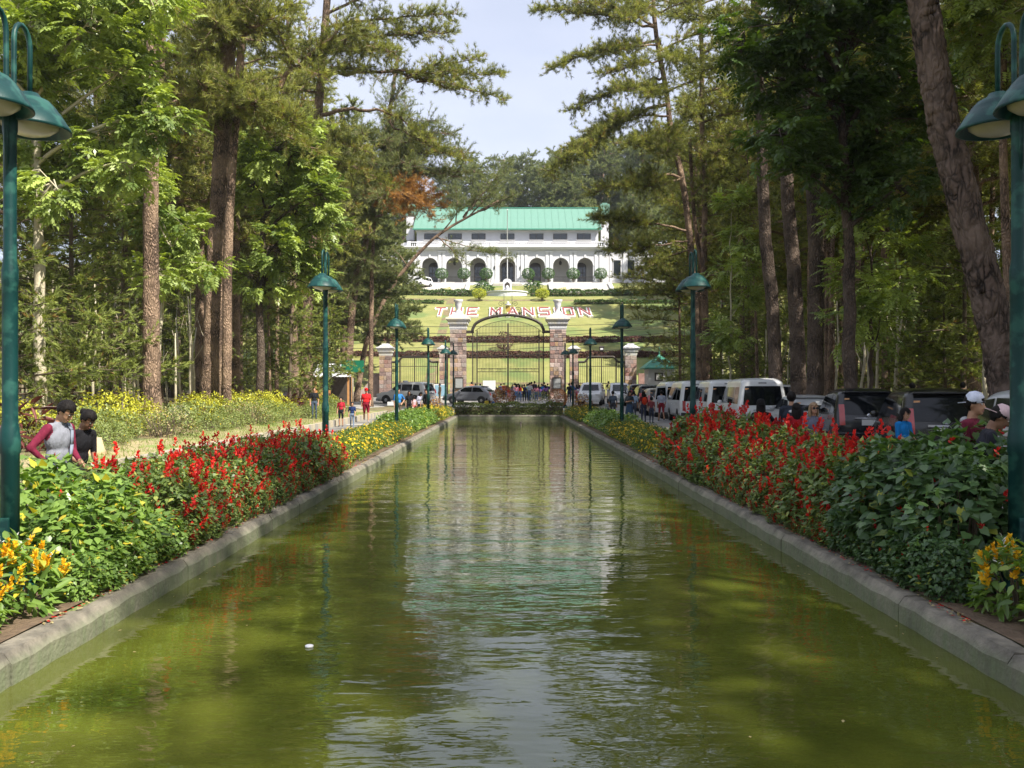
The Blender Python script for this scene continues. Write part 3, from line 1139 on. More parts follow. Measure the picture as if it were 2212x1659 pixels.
# ------------------------------------------------------------------ the mansion on the hill
def arcade(mb, x0, x1, z0, z1, ops, y, th):
    n = 12
    x = x0
    for cx, half, zb, zs in ops:
        mb.quad((x, y, z0), (cx - half, y, z0), (cx - half, y, z1), (x, y, z1))
        pts = [(cx + half * math.cos(math.pi - math.pi * i / n), zs + half * math.sin(math.pi * i / n)) for i in range(n + 1)]
        for a, b in zip(pts, pts[1:]):
            mb.quad((a[0], y, a[1]), (b[0], y, b[1]), (b[0], y, z1), (a[0], y, z1))
            mb.quad((a[0], y + th, a[1]), (b[0], y + th, b[1]), (b[0], y, b[1]), (a[0], y, a[1]))
        if zb > z0:
            mb.quad((cx - half, y, z0), (cx + half, y, z0), (cx + half, y, zb), (cx - half, y, zb))
            mb.quad((cx - half, y, zb), (cx + half, y, zb), (cx + half, y + th, zb), (cx - half, y + th, zb))
        mb.quad((cx - half, y, zb), (cx - half, y + th, zb), (cx - half, y + th, zs), (cx - half, y, zs))
        mb.quad((cx + half, y + th, zb), (cx + half, y, zb), (cx + half, y, zs), (cx + half, y + th, zs))
        x = cx + half
    mb.quad((x, y, z0), (x1, y, z0), (x1, y, z1), (x, y, z1))


def mansion():
    root = tag(empty('mansion', (-0.3, 150.0, 19.75)), 'long white two storey mansion with arched portico and green roof on the hill', 'mansion')
    W, T, C = M['white_wall'], M['white_trim'], M['cream_wall']
    AX = [-13.24, -9.13, -5.03, 0.0, 5.03, 9.13, 13.24]
    w = MB()
    arcade(w, -16.9, 16.9, 0, 5.5, [(x, 1.35, 0, 2.92) for x in AX], 0.0, 0.55)
    for s in (-1, 1):
        w.quad((s * 16.9, 0, 0), (s * 16.9, 10, 0), (s * 16.9, 10, 5.5), (s * 16.9, 0, 5.5))
    w.build('portico_wall', W, root)
    w = MB()
    w.box((0, 3.4, 2.75), (33.7, 0.3, 5.5))
    w.build('inner_wall', C, root)
    w = MB()
    w.box((0, 1.9, 5.42), (33.7, 2.65, 0.15))
    w.build('portico_ceiling', C, root)
    w = MB()
    w.box((0, 1.0, -0.35), (34.6, 4.6, 0.7))
    w.box((0, -1.6, -0.5), (4.6, 0.6, 0.4))
    w.box((0, -1.9, -0.6), (5.0, 0.6, 0.35))
    w.build('plinth', M['concrete'], root)
    # pilasters
    pil = MB()
    pil.box((0, 0, 2.75), (0.46, 0.14, 5.1))
    pil.box((0, -0.03, 0.25), (0.58, 0.22, 0.5))
    pil.box((0, -0.03, 5.15), (0.60, 0.22, 0.16))
    pil.box((0, -0.05, 5.33), (0.70, 0.28, 0.2))
    pm_ = pil.mesh('pilaster', T)
    for x in (-15.9, -15.1, -11.55, -10.85, -7.45, -6.75, -3.2, -2.5, -1.85, 1.85, 2.5, 3.2, 6.75, 7.45, 10.85, 11.55, 15.1, 15.9):
        link('pilaster', pm_, root, (x, -0.06, 0))
    # arch mouldings
    for x in AX:
        a = MB()
        n = 14
        for i in range(n):
            t0, t1 = math.pi * i / n, math.pi * (i + 1) / n
            p = [(x + r * math.cos(t), 2.92 + r * math.sin(t)) for r, t in ((1.36, t0), (1.62, t0), (1.62, t1), (1.36, t1))]
            a.quad(*[(q[0], -0.06, q[1]) for q in p])
            a.quad((p[1][0], 0.0, p[1][1]), (p[1][0], -0.06, p[1][1]), (p[2][0], -0.06, p[2][1]), (p[2][0], 0.0, p[2][1]))
        a.box((x, -0.08, 4.55), (0.3, 0.2, 0.5))
        a.build('arch_moulding', T, root)
    # entablature, cornice, balustrade
    e = MB()
    e.box((0, 0.2, 5.63), (34.3, 0.8, 0.24))
    e.box((0, 0.05, 5.86), (34.9, 1.3, 0.22))
    e.box((0, -0.05, 6.04), (35.3, 1.6, 0.14))
    e.build('cornice', T, root)
    e = MB()
    e.box((0, 0.25, 6.2), (34.2, 0.3, 0.18))
    e.build('bottom_rail', T, root)
    e = MB()
    e.box((0, 0.25, 6.98), (34.4, 0.36, 0.16))
    e.build('top_rail', T, root)
    bl = MB()
    bl.lathe([(0.07, 0), (0.05, 0.08), (0.10, 0.25), (0.05, 0.45), (0.07, 0.62)], 8)
    blm = bl.mesh('baluster', T, True)
    x = -16.6
    while x < 16.7:
        if not any(abs(x - p) < 0.35 for p in (-16.8, -11.2, -7.1, -2.6, 2.6, 7.1, 11.2, 16.8)):
            link('baluster', blm, root, (x, 0.25, 6.29))
        x += 0.34
    for x in (-16.8, -11.2, -7.1, -2.6, 2.6, 7.1, 11.2, 16.8):
        e = MB()
        e.box((x, 0.25, 6.62), (0.55, 0.42, 0.98))
        e.build('balustrade_post', T, root)
    fl = MB()
    fl.box((0, 2.0, 6.0), (33.8, 3.9, 0.1))
    fl.build('terrace_floor', M['concrete'], root)
    # door and windows under the arches
    def french(name, x, wd, ht, y):
        d = MB()
        n = 8
        zs = ht - wd * 0.35
        pts = [(x - wd / 2, 0.05), (x + wd / 2, 0.05)] + [(x + wd / 2 * math.cos(math.pi * i / n), zs + wd * 0.35 * math.sin(math.pi * i / n)) for i in range(n + 1)]
        d.prism(pts, y - 0.06, y)
        f = d.build(name, M['dark_wood'], root)
        for sx in (-1, 0, 1):
            for k_, (za, zb) in enumerate(((0.5, 1.2), (1.3, 2.0), (2.1, zs - 0.15))):
                g = MB()
                g.box((x + sx * wd * 0.31, y - 0.075, (za + zb) / 2), (wd * 0.26, 0.02, zb - za))
                g.build('pane', M['dark_glass'], f)
    for x in (-12.75, -4.85, 4.85, 12.75):
        french('french_window', x, 1.9, 3.9, 3.25)
    french('front_door', 0, 2.1, 4.0, 3.25)
    for x in (-9.13, 9.13):
        g = MB()
        g.tube([(x, 1.9, 5.4), (x, 1.9, 4.05)], 0.02, 5)
        g.lathe([(0.05, 4.05), (0.16, 3.95), (0.30, 3.62), (0.22, 3.56), (0.16, 3.3), (0.03, 3.25)], 8, (x, 1.9, 0))
        g.build('hanging_lantern', M['iron'], root)
    # low railings in the arches
    for x in AX:
        if abs(x) < 1:
            continue
        g = MB()
        g.box((x, 0.3, 1.05), (2.68, 0.06, 0.06))
        g.box((x, 0.3, 0.12), (2.68, 0.06, 0.06))
        for i in range(13):
            g.box((x - 1.3 + 2.6 * i / 12, 0.3, 0.58), (0.03, 0.03, 0.9))
        g.build('railing', M['iron'], root)
    for x in (-2.2, 2.2):
        g = MB()
        g.box((x, -0.2, 2.6), (0.16, 0.2, 0.5))
        g.build('wall_lantern', M['iron'], root)
    # upper storey
    u = MB()
    u.box((0, 5.9, 7.75), (31.4, 7.6, 3.5))
    u.build('upper_wall', W, root)
    u = MB()
    u.box((0, 2.02, 9.3), (31.8, 0.3, 0.24))
    u.build('frieze', T, root)
    for x in (-13.2, -9.1, -5.0, 0.0, 5.0, 9.1, 13.2):
        f = MB()
        f.box((x, 2.06, 8.2), (2.4, 0.1, 1.1))
        fr = f.build('window', M['dark_wood'], root)
        for sx in (-1, 1):
            g = MB()
            g.box((x + sx * 0.56, 2.0, 8.2), (1.02, 0.03, 0.92))
            g.build('pane', M['dark_glass'], fr)
        g = MB()
        g.box((x, 1.98, 7.6), (2.6, 0.3, 0.1))
        g.build('sill', T, fr)
    # roof of long sheets
    ez, ey, rz_, ry = 9.42, 1.2, 14.35, 8.0
    sl = math.hypot(rz_ - ez, ry - ey)
    ang = math.atan2(rz_ - ez, ry - ey)
    rp = MB()
    rp.box((0, sl / 2, 0), (1.18, sl, 0.06))
    rp.box((-0.59, sl / 2, 0.05), (0.05, sl, 0.05))
    rpm = rp.mesh('roof_sheet', M['roof_green'])
    for i in range(27):
        x = -15.6 + 1.2 * i
        o = link('roof_sheet', rpm, root, (x, ey, ez))
        o.rotation_euler = (ang, 0, 0)
        o = link('roof_sheet', rpm, root, (x, 2 * ry - ey, ez))
        o.rotation_euler = (ang, 0, math.pi)
    r = MB()
    r.box((0, ry, rz_ + 0.06), (32.6, 0.5, 0.12))
    r.build('ridge_cap', M['roof_trim'], root)
    r = MB()
    r.box((0, ey - 0.06, ez - 0.04), (32.6, 0.14, 0.2))
    r.build('gutter', M['roof_trim'], root)
    for s in (-1, 1):
        r = MB()
        r.add([(s * 15.7, 2.1, 9.4), (s * 15.7, 13.8, 9.4), (s * 15.7, ry, 14.0)], [(0, 1, 2)])
        r.build('gable', W, root)
        ch = MB()
        ch.box((s * 17.1, 5.0, 10.4), (1.3, 1.3, 4.6))
        c_ = ch.build('chimney', W, root)
        ch = MB()
        ch.box((s * 17.1, 5.0, 13.35), (1.6, 1.6, 2.0))
        ch.box((s * 17.1, 5.0, 14.45), (0.9, 0.9, 0.3))
        ch.build('chimney_cap', M['roof_green'], c_)
    # wings
    for s in (-1, 1):
        w = MB()
        w.box((s * 22.6, 7.0, 2.9), (11.3, 9.0, 7.0))
        w.build('wing_wall', W, root)
        w = MB()
        w.box((s * 22.7, 6.9, 6.5), (11.9, 9.9, 0.26))
        w.build('wing_cornice', T, root)
        w = MB()
        w.box((s * 22.7, 2.7, 6.95), (11.5, 0.3, 0.7))
        w.build('wing_parapet', T, root)
        for x in (19.0, 21.4, 25.4):
            f = MB()
            f.box((s * x, 2.45, 2.9), (1.5, 0.1, 2.9))
            fr = f.build('window', T, root)
            g = MB()
            g.box((s * x, 2.38, 2.9), (1.2, 0.06, 2.6))
            g.build('pane', M['dark_glass'], fr)
        for x in (17.9, 20.2, 22.8, 24.2, 26.6):
            g = MB()
            g.box((s * x, 2.45, 3.0), (0.4, 0.12, 6.2))
            g.build('pilaster', T, root)


mansion()

# drive, fountain, flag pole
for s, nm in ((-1, 'left'), (1, 'right')):
    sheet('driveway', sorted([s * x for x in (7.2, 9, 11, 13, 15, 16.6)]), [142.6, 143, 144, 145, 146, 147, 148.2], 0.045, M['concrete'])
    for x, y0, y1 in ((6.9, 142.4, 148.2), (16.9, 142.4, 148.2)):
        k_ = MB()
        for i in range(4):
            a, b = y0 + (y1 - y0) * i / 4, y0 + (y1 - y0) * (i + 1) / 4
            za, zb = ground_z(0, a), ground_z(0, b)
            k_.add([(s * x - 0.3, a, za), (s * x + 0.3, a, za), (s * x + 0.3, b, zb), (s * x - 0.3, b, zb), (s * x - 0.3, a, za + 0.5), (s * x + 0.3, a, za + 0.5),
                    (s * x + 0.3, b, zb + 0.5), (s * x - 0.3, b, zb + 0.5)], [(4, 5, 6, 7), (0, 1, 5, 4), (0, 4, 7, 3), (1, 2, 6, 5)])
        tag(k_.build('drive_wall', M['white_trim']), 'low white wall beside the %s drive, %s edge' % (nm, 'inner' if x < 10 else 'outer'), 'wall', 'white walls edging the two drives')
kb = MB()
kb.box((0, 148.5, 19.35), (34, 0.3, 0.5))
tag(kb.build('drive_kerb', M['white_trim']), kind='structure')

fz = ground_z(0, 138.5)
f_root = tag(empty('fountain', (-0.3, 138.5, fz)), 'round white fountain basin with arched white monument before the mansion', 'fountain')
f = MB()
f.lathe([(3.1, -0.6), (3.15, 0.3), (3.3, 0.35), (3.3, 0.5), (2.9, 0.5), (2.85, 0.1), (0, 0.1)], 40)
f.build('basin', M['white_trim'], f_root, False)
f = MB()
f.prism([(-0.68, 0), (0.68, 0), (0.68, 2.1)] + [(0.68 * math.cos(math.pi * i / 8), 2.1 + 0.5 * math.sin(math.pi * i / 8)) for i in range(1, 8)] + [(-0.68, 2.1)], -0.35, 0.35)
f.build('monument', M['white_trim'], f_root)
f = MB()
f.prism([(-0.4, 1.2), (0.4, 1.2), (0.4, 1.75), (0, 2.1), (-0.4, 1.75)], -0.40, -0.352)
f.build('niche', M['iron'], f_root)
f = MB()
f.lathe([(0.34, 0), (0.36, 0.6), (0.22, 0.95), (0.30, 1.05), (0.2, 1.4), (0.05, 1.5)], 14, (0, -0.7, 0))
f.build('vase', M['white_trim'], f_root, True)
fp = MB()
fp.lathe([(0.09, 0), (0.08, 4), (0.05, 13.6), (0.1, 13.62), (0.1, 13.75), (0.01, 13.8)], 10)
tag(fp.build('flagpole', M['white_trim'], None, True, (-0.3, 139.6, fz)), 'tall slim white flagpole standing behind the fountain', 'flagpole')

# ------------------------------------------------------------------ THE MANSION written on the slope in red planting edged white
sl0, sl1 = at(1100, 684, 121.0), at(1100, 663, 126.0)
LV = Vector((0, sl1.y - sl0.y, ground_z(0, 126.0) - ground_z(0, 121.0))).normalized()
LN = Vector((1, 0, 0)).cross(LV)
LH = 3.9
GLY = {
    'T': [((0, 1), (1, 1)), ((0.5, 0), (0.5, 1))], 'H': [((0, 0), (0, 1)), ((1, 0), (1, 1)), ((0, 0.5), (1, 0.5))],
    'E': [((0, 0), (0, 1)), ((0, 1), (1, 1)), ((0, 0.5), (0.8, 0.5)), ((0, 0), (1, 0))],
    'M': [((0, 0), (0, 1)), ((1, 0), (1, 1)), ((0, 1), (0.5, 0.35)), ((0.5, 0.35), (1, 1))],
    'A': [((0, 0), (0.42, 1)), ((1, 0), (0.58, 1)), ((0.2, 0.38), (0.8, 0.38)), ((0.4, 1), (0.6, 1))],
    'N': [((0, 0), (0, 1)), ((1, 0), (1, 1)), ((0, 1), (1, 0))], 'I': [((0.5, 0), (0.5, 1))],
    'S': [((0, 0), (1, 0)), ((1, 0), (1, 0.5)), ((1, 0.5), (0, 0.5)), ((0, 0.5), (0, 1)), ((0, 1), (1, 1))],
    'O': [((0, 0), (1, 0)), ((1, 0), (1, 1)), ((1, 1), (0, 1)), ((0, 1), (0, 0))]}
M['letter_red'] = noise_mat('letter_red', (0.17, 0.04, 0.045), (0.36, 0.12, 0.11), 5, 0.9, 0.6, 14)
M['letter_white'] = noise_mat('letter_white', (0.66, 0.62, 0.58), (0.86, 0.82, 0.80), 5, 0.9, 0.5, 12)


def letter(ch, cx, wd, label):
    y0 = 121.0
    base = Vector((cx, y0, ground_z(0, y0)))
    root = tag(empty('letter', base), label, 'letter', 'letters of the hillside sign')
    for name, hw, th, matn, ext in (('border', 0.50, 0.26, 'letter_white', 0.42), ('planting', 0.20, 0.36, 'letter_red', 0.12)):
        mb = MB()
        for k_, (a, b) in enumerate(GLY[ch]):
            A = Vector(((a[0] - 0.5) * wd, 0, 0)) + LV * (a[1] * LH)
            B = Vector(((b[0] - 0.5) * wd, 0, 0)) + LV * (b[1] * LH)
            d = (B - A).normalized()
            s_ = d.cross(LN).normalized() * (hw * (0.55 if abs(d.x) < 0.5 else 1.05))
            d = d * ext * (1.0 if abs(d.x) < 0.5 else 0.6)
            up = LN * (th + 0.008 * k_)
            q = [A - d - s_, B + d - s_, B + d + s_, A - d + s_]
            lo = [p - LN * 0.2 for p in q]
            hi = [p + up for p in q]
            mb.add(lo + hi, [(0, 1, 2, 3), (7, 6, 5, 4), (0, 4, 5, 1), (1, 5, 6, 2), (2, 6, 7, 3), (3, 7, 4, 0)])
        mb.build(name, M[matn], root)


WORD = [('T', 425, 'first letter of the red and white hillside sign, a T'), ('H', 575, 'letter H of the hillside sign, behind the left gate urn'),
        ('E', 722, 'letter E of the hillside sign, just right of the left gate urn'), ('M', 936, 'letter M of the hillside sign, in red planting edged white'),
        ('A', 1090, 'letter A of the hillside sign, behind the crest of the gate'), ('N', 1236, 'first letter N of the hillside sign, between A and S'),
        ('S', 1382, 'letter S of the hillside sign, in red planting edged white'), ('I', 1490, 'letter I of the hillside sign, behind the right gate urn'),
        ('O', 1602, 'letter O of the hillside sign, right of the right gate urn'), ('N', 1752, 'last letter N at the right end of the hillside sign')]
for ch, u, lab in WORD:
    px = (1550 + u / 2.328) * 0.5486
    letter(ch, (px - VPX) / FPX * 122.5, 1.25 if ch != 'I' else 1.0, lab)

# ------------------------------------------------------------------ the gate
GY_, GZ = 88.0, 0.66
gx = -0.12
cube = MB()
cube.box((0, 0, 0), (1, 1, 1))
stone_me = cube.mesh('stone', M['stone'])
rs = random.Random(11)


def stone_stack(root, x, y, z0, z1, w, d, rows, per):
    core = MB()
    core.box((x, y, (z0 + z1) / 2), (w - 0.08, d - 0.08, z1 - z0))
    core.build('mortar_core', M['concrete'], root)
    z = z0
    for r_ in range(rows):
        h = (z1 - z0) / rows
        cuts = [0.0]
        k_ = per + rs.choice((-1, 0, 0))
        for i in range(k_ - 1):
            cuts.append((i + 1) / k_ + rs.uniform(-0.12, 0.12) / k_ * 2)
        cuts.append(1.0)
        for a, b in zip(cuts, cuts[1:]):
            cw = (b - a) * w
            link('stone', stone_me, root, (x - w / 2 + (a + b) / 2 * w, y, z + h / 2), rs.uniform(-0.01, 0.01),
                 (cw - 0.035, d + rs.uniform(-0.02, 0.08), h - 0.035))
        z += h


def pillar(name, label, x, w, z1, rows, per, urn):
    root = tag(empty(name, (x, GY_, GZ)), label, 'gate pillar', 'stone pillars of the gate')
    stone_stack(root, 0, 0, -0.1, z1, w, w, rows, per)
    k_ = w / 1.6
    c = MB()
    c.frustum((0, 0, z1), [(0.82 * k_, 0.82 * k_, 0), (0.82 * k_, 0.82 * k_, 0.12 * k_), (0.86 * k_, 0.86 * k_, 0.13 * k_), (0.86 * k_, 0.86 * k_, 0.42 * k_), (0.98 * k_, 0.98 * k_, 0.52 * k_),
                           (0.98 * k_, 0.98 * k_, 0.72 * k_), (1.20 * k_, 1.20 * k_, 0.98 * k_), (1.20 * k_, 1.20 * k_, 1.16 * k_), (0.95 * k_, 0.95 * k_, 1.22 * k_), (0.62 * k_, 0.62 * k_, 1.48 * k_),
                           (0.5 * k_, 0.5 * k_, 1.50 * k_), (0.5 * k_, 0.5 * k_, 1.66 * k_), (0.3 * k_, 0.3 * k_, 1.70 * k_)])
    cap = c.build('capital', M['gate_white'], root)
    d = MB()
    for i in range(13):
        d.box((-0.92 * k_ + 1.84 * k_ * i / 12, -1.0 * k_, z1 + 0.62 * k_), (0.08 * k_, 0.06 * k_, 0.12 * k_))
    d.build('dentils', M['gate_white'], cap)
    if urn:
        u = MB()
        u.lathe([(0.34, 1.66), (0.36, 1.78), (0.22, 1.9), (0.20, 2.05), (0.26, 2.2), (0.34, 2.5), (0.36, 2.75), (0.46, 2.86), (0.47, 3.0), (0.40, 3.0), (0.3, 2.9)], 18, (0, 0, z1))
        u.build('urn', M['gate_white'], root, True)
    return root


pL = pillar('gate_pillar', 'tall stone gate pillar with white capital and urn left of the main gate', gx - 4.97, 1.6, 6.95, 17, 4, True)
pR = pillar('gate_pillar', 'tall stone gate pillar with white capital and urn right of the main gate', gx + 4.97, 1.6, 6.95, 17, 4, True)
for x, nm, w, h in ((-12.35, 'far left of the left side gate', 1.15, 4.35), (12.1, 'far right of the right side gate', 1.15, 4.35),
                    (-6.55, 'squeezed against the tall left pillar', 0.85, 4.5), (6.45, 'squeezed against the tall right pillar', 0.85, 4.5)):
    pillar('gate_pillar', 'short stone gate pillar with white cap, ' + nm, x, w, h, 11, 3, False)
M['plaque'] = noise_mat('plaque', (0.24, 0.25, 0.25), (0.36, 0.37, 0.37), 14, 0.6)
for x, nm in ((gx - 4.85, 'left'), (gx + 4.85, 'right')):
    r_ = tag(empty('plaque', (x, GY_ - 0.88, GZ + 1.1)), 'grey plaque with a dark frame on the front of the tall %s gate pillar' % nm, 'plaque', 'plaques on the gate pillars')
    m_ = MB()
    m_.box((0, 0, 0.5), (0.86, 0.08, 1.2))
    m_.build('frame', M['iron'], r_)
    m_ = MB()
    m_.box((0, -0.05, 0.48), (0.7, 0.03, 0.95))
    m_.build('panel', M['plaque'], r_)


def bar_mesh(h, r=0.018, tip=True):
    mb = MB()
    mb.tube([(0, 0, 0), (0, 0, h)], r, 5)
    if tip:
        mb.lathe([(0.01, h), (0.035, h + 0.06), (0.002, h + 0.2)], 6)
    return mb


def scroll(c, r, turns=1.4, s=1, th=0.022, n=26, z_flip=1):
    pts = []
    for i in range(n):
        t = i / (n - 1)
        a = turns * 2 * math.pi * t
        k_ = r * (1 - 0.75 * t)
        pts.append(Vector((c[0] + s * k_ * math.cos(a), c[1], c[2] + z_flip * k_ * math.sin(a))))
    return pts


main_gate = tag(empty('main_gate', (gx, GY_, GZ)), 'tall arched black wrought iron double gate between the two big pillars', 'gate')


def arch_z(x, half=3.55, spring=7.0, rise=1.45):
    return spring + rise * math.sqrt(max(0.0, 1 - (x / half) ** 2) * 0.75 + 0.25 * max(0.0, 1 - abs(x) / half))


m_ = MB()
pts = [(x, arch_z(x)) for x in np.linspace(-3.55, 3.55, 31)]
m_.tube([(-3.55, 0, 6.6)] + [(x, 0, z) for x, z in pts] + [(3.55, 0, 6.6)], 0.15, 8)
m_.build('arch_beam', M['iron'], main_gate, True)
m_ = MB()
m_.tube([(x, 0, arch_z(x) - 0.52 - 0.05 * abs(x)) for x in np.linspace(-3.3, 3.3, 25)], 0.03, 6)
m_.build('inner_arch', M['iron'], main_gate, True)
for x in (-3.55, -3.1, 3.1, 3.55, -0.06, 0.06):
    m_ = MB()
    m_.box((x, 0, 3.45), (0.10 if abs(x) > 1 else 0.09, 0.10, 6.9 if abs(x) > 1 else 7.6))
    if abs(x) < 1:
        m_.v = [(a, b, c + 0.35) for a, b, c in m_.v]
    m_.build('gate_post', M['iron'], main_gate)
for s in (-1, 1):
    m_ = MB()
    m_.box((s * 3.87, 0, 6.75), (0.62, 0.14, 0.26))
    m_.build('bracket', M['iron'], main_gate)
    for i in range(20):
        x = s * (0.24 + 2.76 * i / 19)
        h = arch_z(x) - 0.62 - 0.05 * abs(x)
        bar_mesh(h, 0.017, False).build('bar', M['iron'], main_gate, False, (x, 0, 0.05))
    for i in range(3):
        bar_mesh(6.3, 0.017, True).build('bar', M['iron'], main_gate, False, (s * (3.2 + 0.12 * i), 0, 0.05))
    for z in (0.25, 2.75, 3.05, 6.35):
        m_ = MB()
        m_.box((s * 1.62, 0.02, z), (2.95, 0.05, 0.06))
        m_.build('rail', M['iron'], main_gate)
    for x in (0.9, 1.7, 2.5):
        m_ = MB()
        for k_ in range(4):
            m_.tube(scroll((s * x + (0.13 if k_ % 2 else -0.13), -0.03, 2.9 + (0.1 if k_ > 1 else -0.1)), 0.12, 1.2, 1 if k_ % 2 else -1, 0.012, 12), 0.012, 4)
        m_.build('rosette', M['iron'], main_gate)
    m_ = MB()
    m_.tube([(s * (0.3 + 2.2 * t), -0.04, 1.55 - 0.9 * t + 0.25 * math.sin(t * 6.0)) for t in np.linspace(0, 1, 18)], 0.035, 6)
    m_.tube(scroll((s * 0.62, -0.04, 1.35), 0.36, 1.3, s), 0.03, 5)
    m_.tube(scroll((s * 1.5, -0.04, 1.0), 0.25, 1.3, -s), 0.03, 5)
    m_.build('scrollwork', M['iron_pale'], main_gate, True)
crest = MB()
for s in (-1, 1):
    crest.tube([(s * 0.40, 0, 8.4), (s * 0.40, 0, 10.5)], 0.028, 5)
    crest.tube(scroll((s * 0.95, 0, 8.85), 0.42, 1.5, s), 0.025, 5)
    crest.tube(scroll((s * 1.6, 0, 8.55), 0.25, 1.4, -s), 0.022, 5)
    crest.tube(scroll((s * 0.72, 0, 9.55), 0.28, 1.4, -s), 0.022, 5)
crest.build('crest_scrolls', M['iron'], main_gate, True)
em = MB()
em.prism([(-0.26, 9.35), (0.26, 9.35), (0.24, 8.95), (0.0, 8.68), (-0.24, 8.95)], -0.06, 0.06)
em.build('emblem_shield', M['gold'], main_gate)
em = MB()
em.lathe([(0.04, 0), (0.30, 0.02), (0.28, 0.14), (0.05, 0.16)], 14, (0, 0, 9.40))
em.ball((0, 0, 9.66), 0.13, 8, 6)
em.build('emblem_top', M['white_trim'], main_gate)
for x in (-1.15, 1.15):
    em = MB()
    em.ball((x, 0, 8.62), (0.14, 0.05, 0.16), 8, 6)
    em.build('boss', M['iron'], main_gate)

for s, nm in ((-1, 'left'), (1, 'right')):
    c0 = s * 9.35
    g = tag(empty('side_gate', (gx + c0, GY_, GZ)), 'lower black iron side gate with a stepped top beam on the %s' % nm, 'gate', 'iron side gates')
    hw = 2.3

    def top(x):
        a = abs(x)
        return 4.25 if a < 1.15 else (3.72 if a > 1.75 else 4.25 - 0.53 * (0.5 - 0.5 * math.cos(math.pi * (a - 1.15) / 0.6)))
    m_ = MB()
    m_.tube([(x, 0, top(x)) for x in np.linspace(-hw - 0.1, hw + 0.1, 33)], 0.11, 7)
    m_.build('top_beam', M['iron'], g, True)
    for i in range(25):
        x = -hw + 2 * hw * i / 24
        bar_mesh(top(x) - 0.12, 0.017, False).build('bar', M['iron'], g, False, (x, 0, 0.05))
    for x in (-hw, -1.45, 0, 1.45, hw):
        m_ = MB()
        m_.box((x, 0.0, top(x) / 2), (0.10, 0.1, top(x)))
        m_.build('gate_post', M['iron'], g)
    for z in (0.25, 1.6, 3.3):
        m_ = MB()
        m_.box((0, 0.03, z), (2 * hw, 0.04, 0.06))
        m_.build('rail', M['iron'], g)
    m_ = MB()
    for q in (-1, 1):
        m_.tube(scroll((q * 0.5, 0, 4.65), 0.32, 1.4, q), 0.018, 4)
        m_.tube(scroll((q * 1.15, 0, 4.5), 0.22, 1.4, -q), 0.016, 4)
    m_.build('crest_scrolls', M['iron'], g)
    if s > 0:
        m_ = MB()
        m_.frustum((0, 0, 4.75), [(0.10, 0.10, 0), (0.2, 0.2, 0.1), (0.22, 0.22, 0.42), (0.28, 0.28, 0.48), (0.05, 0.05, 0.62)])
        lt = m_.build('lantern', M['iron'], g)
        m_ = MB()
        m_.box((0, -0.215, 5.02), (0.28, 0.02, 0.2))
        m_.build('lantern_glass', M['white_trim'], lt)
    # flanking fence on a ramped stone wall
    f0 = s * 13.0
    fence = tag(empty('iron_fence', (f0, GY_ + 0.4, GZ)), 'spear topped iron fence on a low stone wall at the far %s of the gate' % nm, 'fence', 'iron fences beside the gate')
    wl_ = MB()
    wl_.prism([(0, -0.2), (s * 9.5, -0.2), (s * 9.5, 0.7), (s * 2.4, 0.7), (s * 1.7, 1.0), (s * 1.2, 1.6), (s * 0.9, 2.3), (s * 0.75, 2.6), (0, 2.6)], -0.2, 0.2)
    wl_.build('stone_wall', M['stone'], fence)
    for i in range(28):
        x = s * (1.0 + 0.3 * i)
        z0 = 0.7 if abs(x) > 2.4 else float(np.interp(abs(x), [0.9, 1.2, 1.7, 2.4], [2.3, 1.6, 1.0, 0.7]))
        bar_mesh(3.6 - z0, 0.02, True).build('bar', M['iron'], fence, False, (x, 0, z0))
    for z in (1.3, 3.2):
        m_ = MB()
        m_.box((s * 5.4, 0.03, z), (8.2, 0.04, 0.06))
        m_.build('rail', M['iron'], fence)

# guard house
gh = tag(empty('guard_house', (14.6, 85.6, GZ - 0.05)), 'small white guard house with green pyramid roof right of the gate', 'guard house')
m_ = MB()
m_.box((0, 0, 1.55), (2.5, 2.4, 3.1))
m_.build('wall', M['cream_wall'], gh)
m_ = MB()
m_.frustum((0, 0, 3.0), [(1.65, 1.6, 0.0), (1.70, 1.65, 0.12), (1.1, 1.05, 0.62), (0.12, 0.12, 1.35), (0.05, 0.05, 1.45)])
rf = m_.build('roof', M['roof_trim'], gh)
m_ = MB()
m_.lathe([(0.05, 0), (0.09, 0.2), (0.04, 0.4), (0.06, 0.5), (0.005, 0.9)], 8, (0, 0, 4.4))
m_.build('finial', M['roof_trim'], rf)
m_ = MB()
m_.box((-0.25, -1.22, 2.25), (0.8, 0.06, 0.8))
wn_ = m_.build('window', M['dark_wood'], gh)
m_ = MB()
m_.box((-0.25, -1.26, 2.25), (0.5, 0.03, 0.55))
m_.build('pane', M['cream_wall'], wn_)
m_ = MB()
m_.box((0.85, -1.23, 1.2), (0.6, 0.06, 2.1))
m_.build('door', M['dark_wood'], gh)

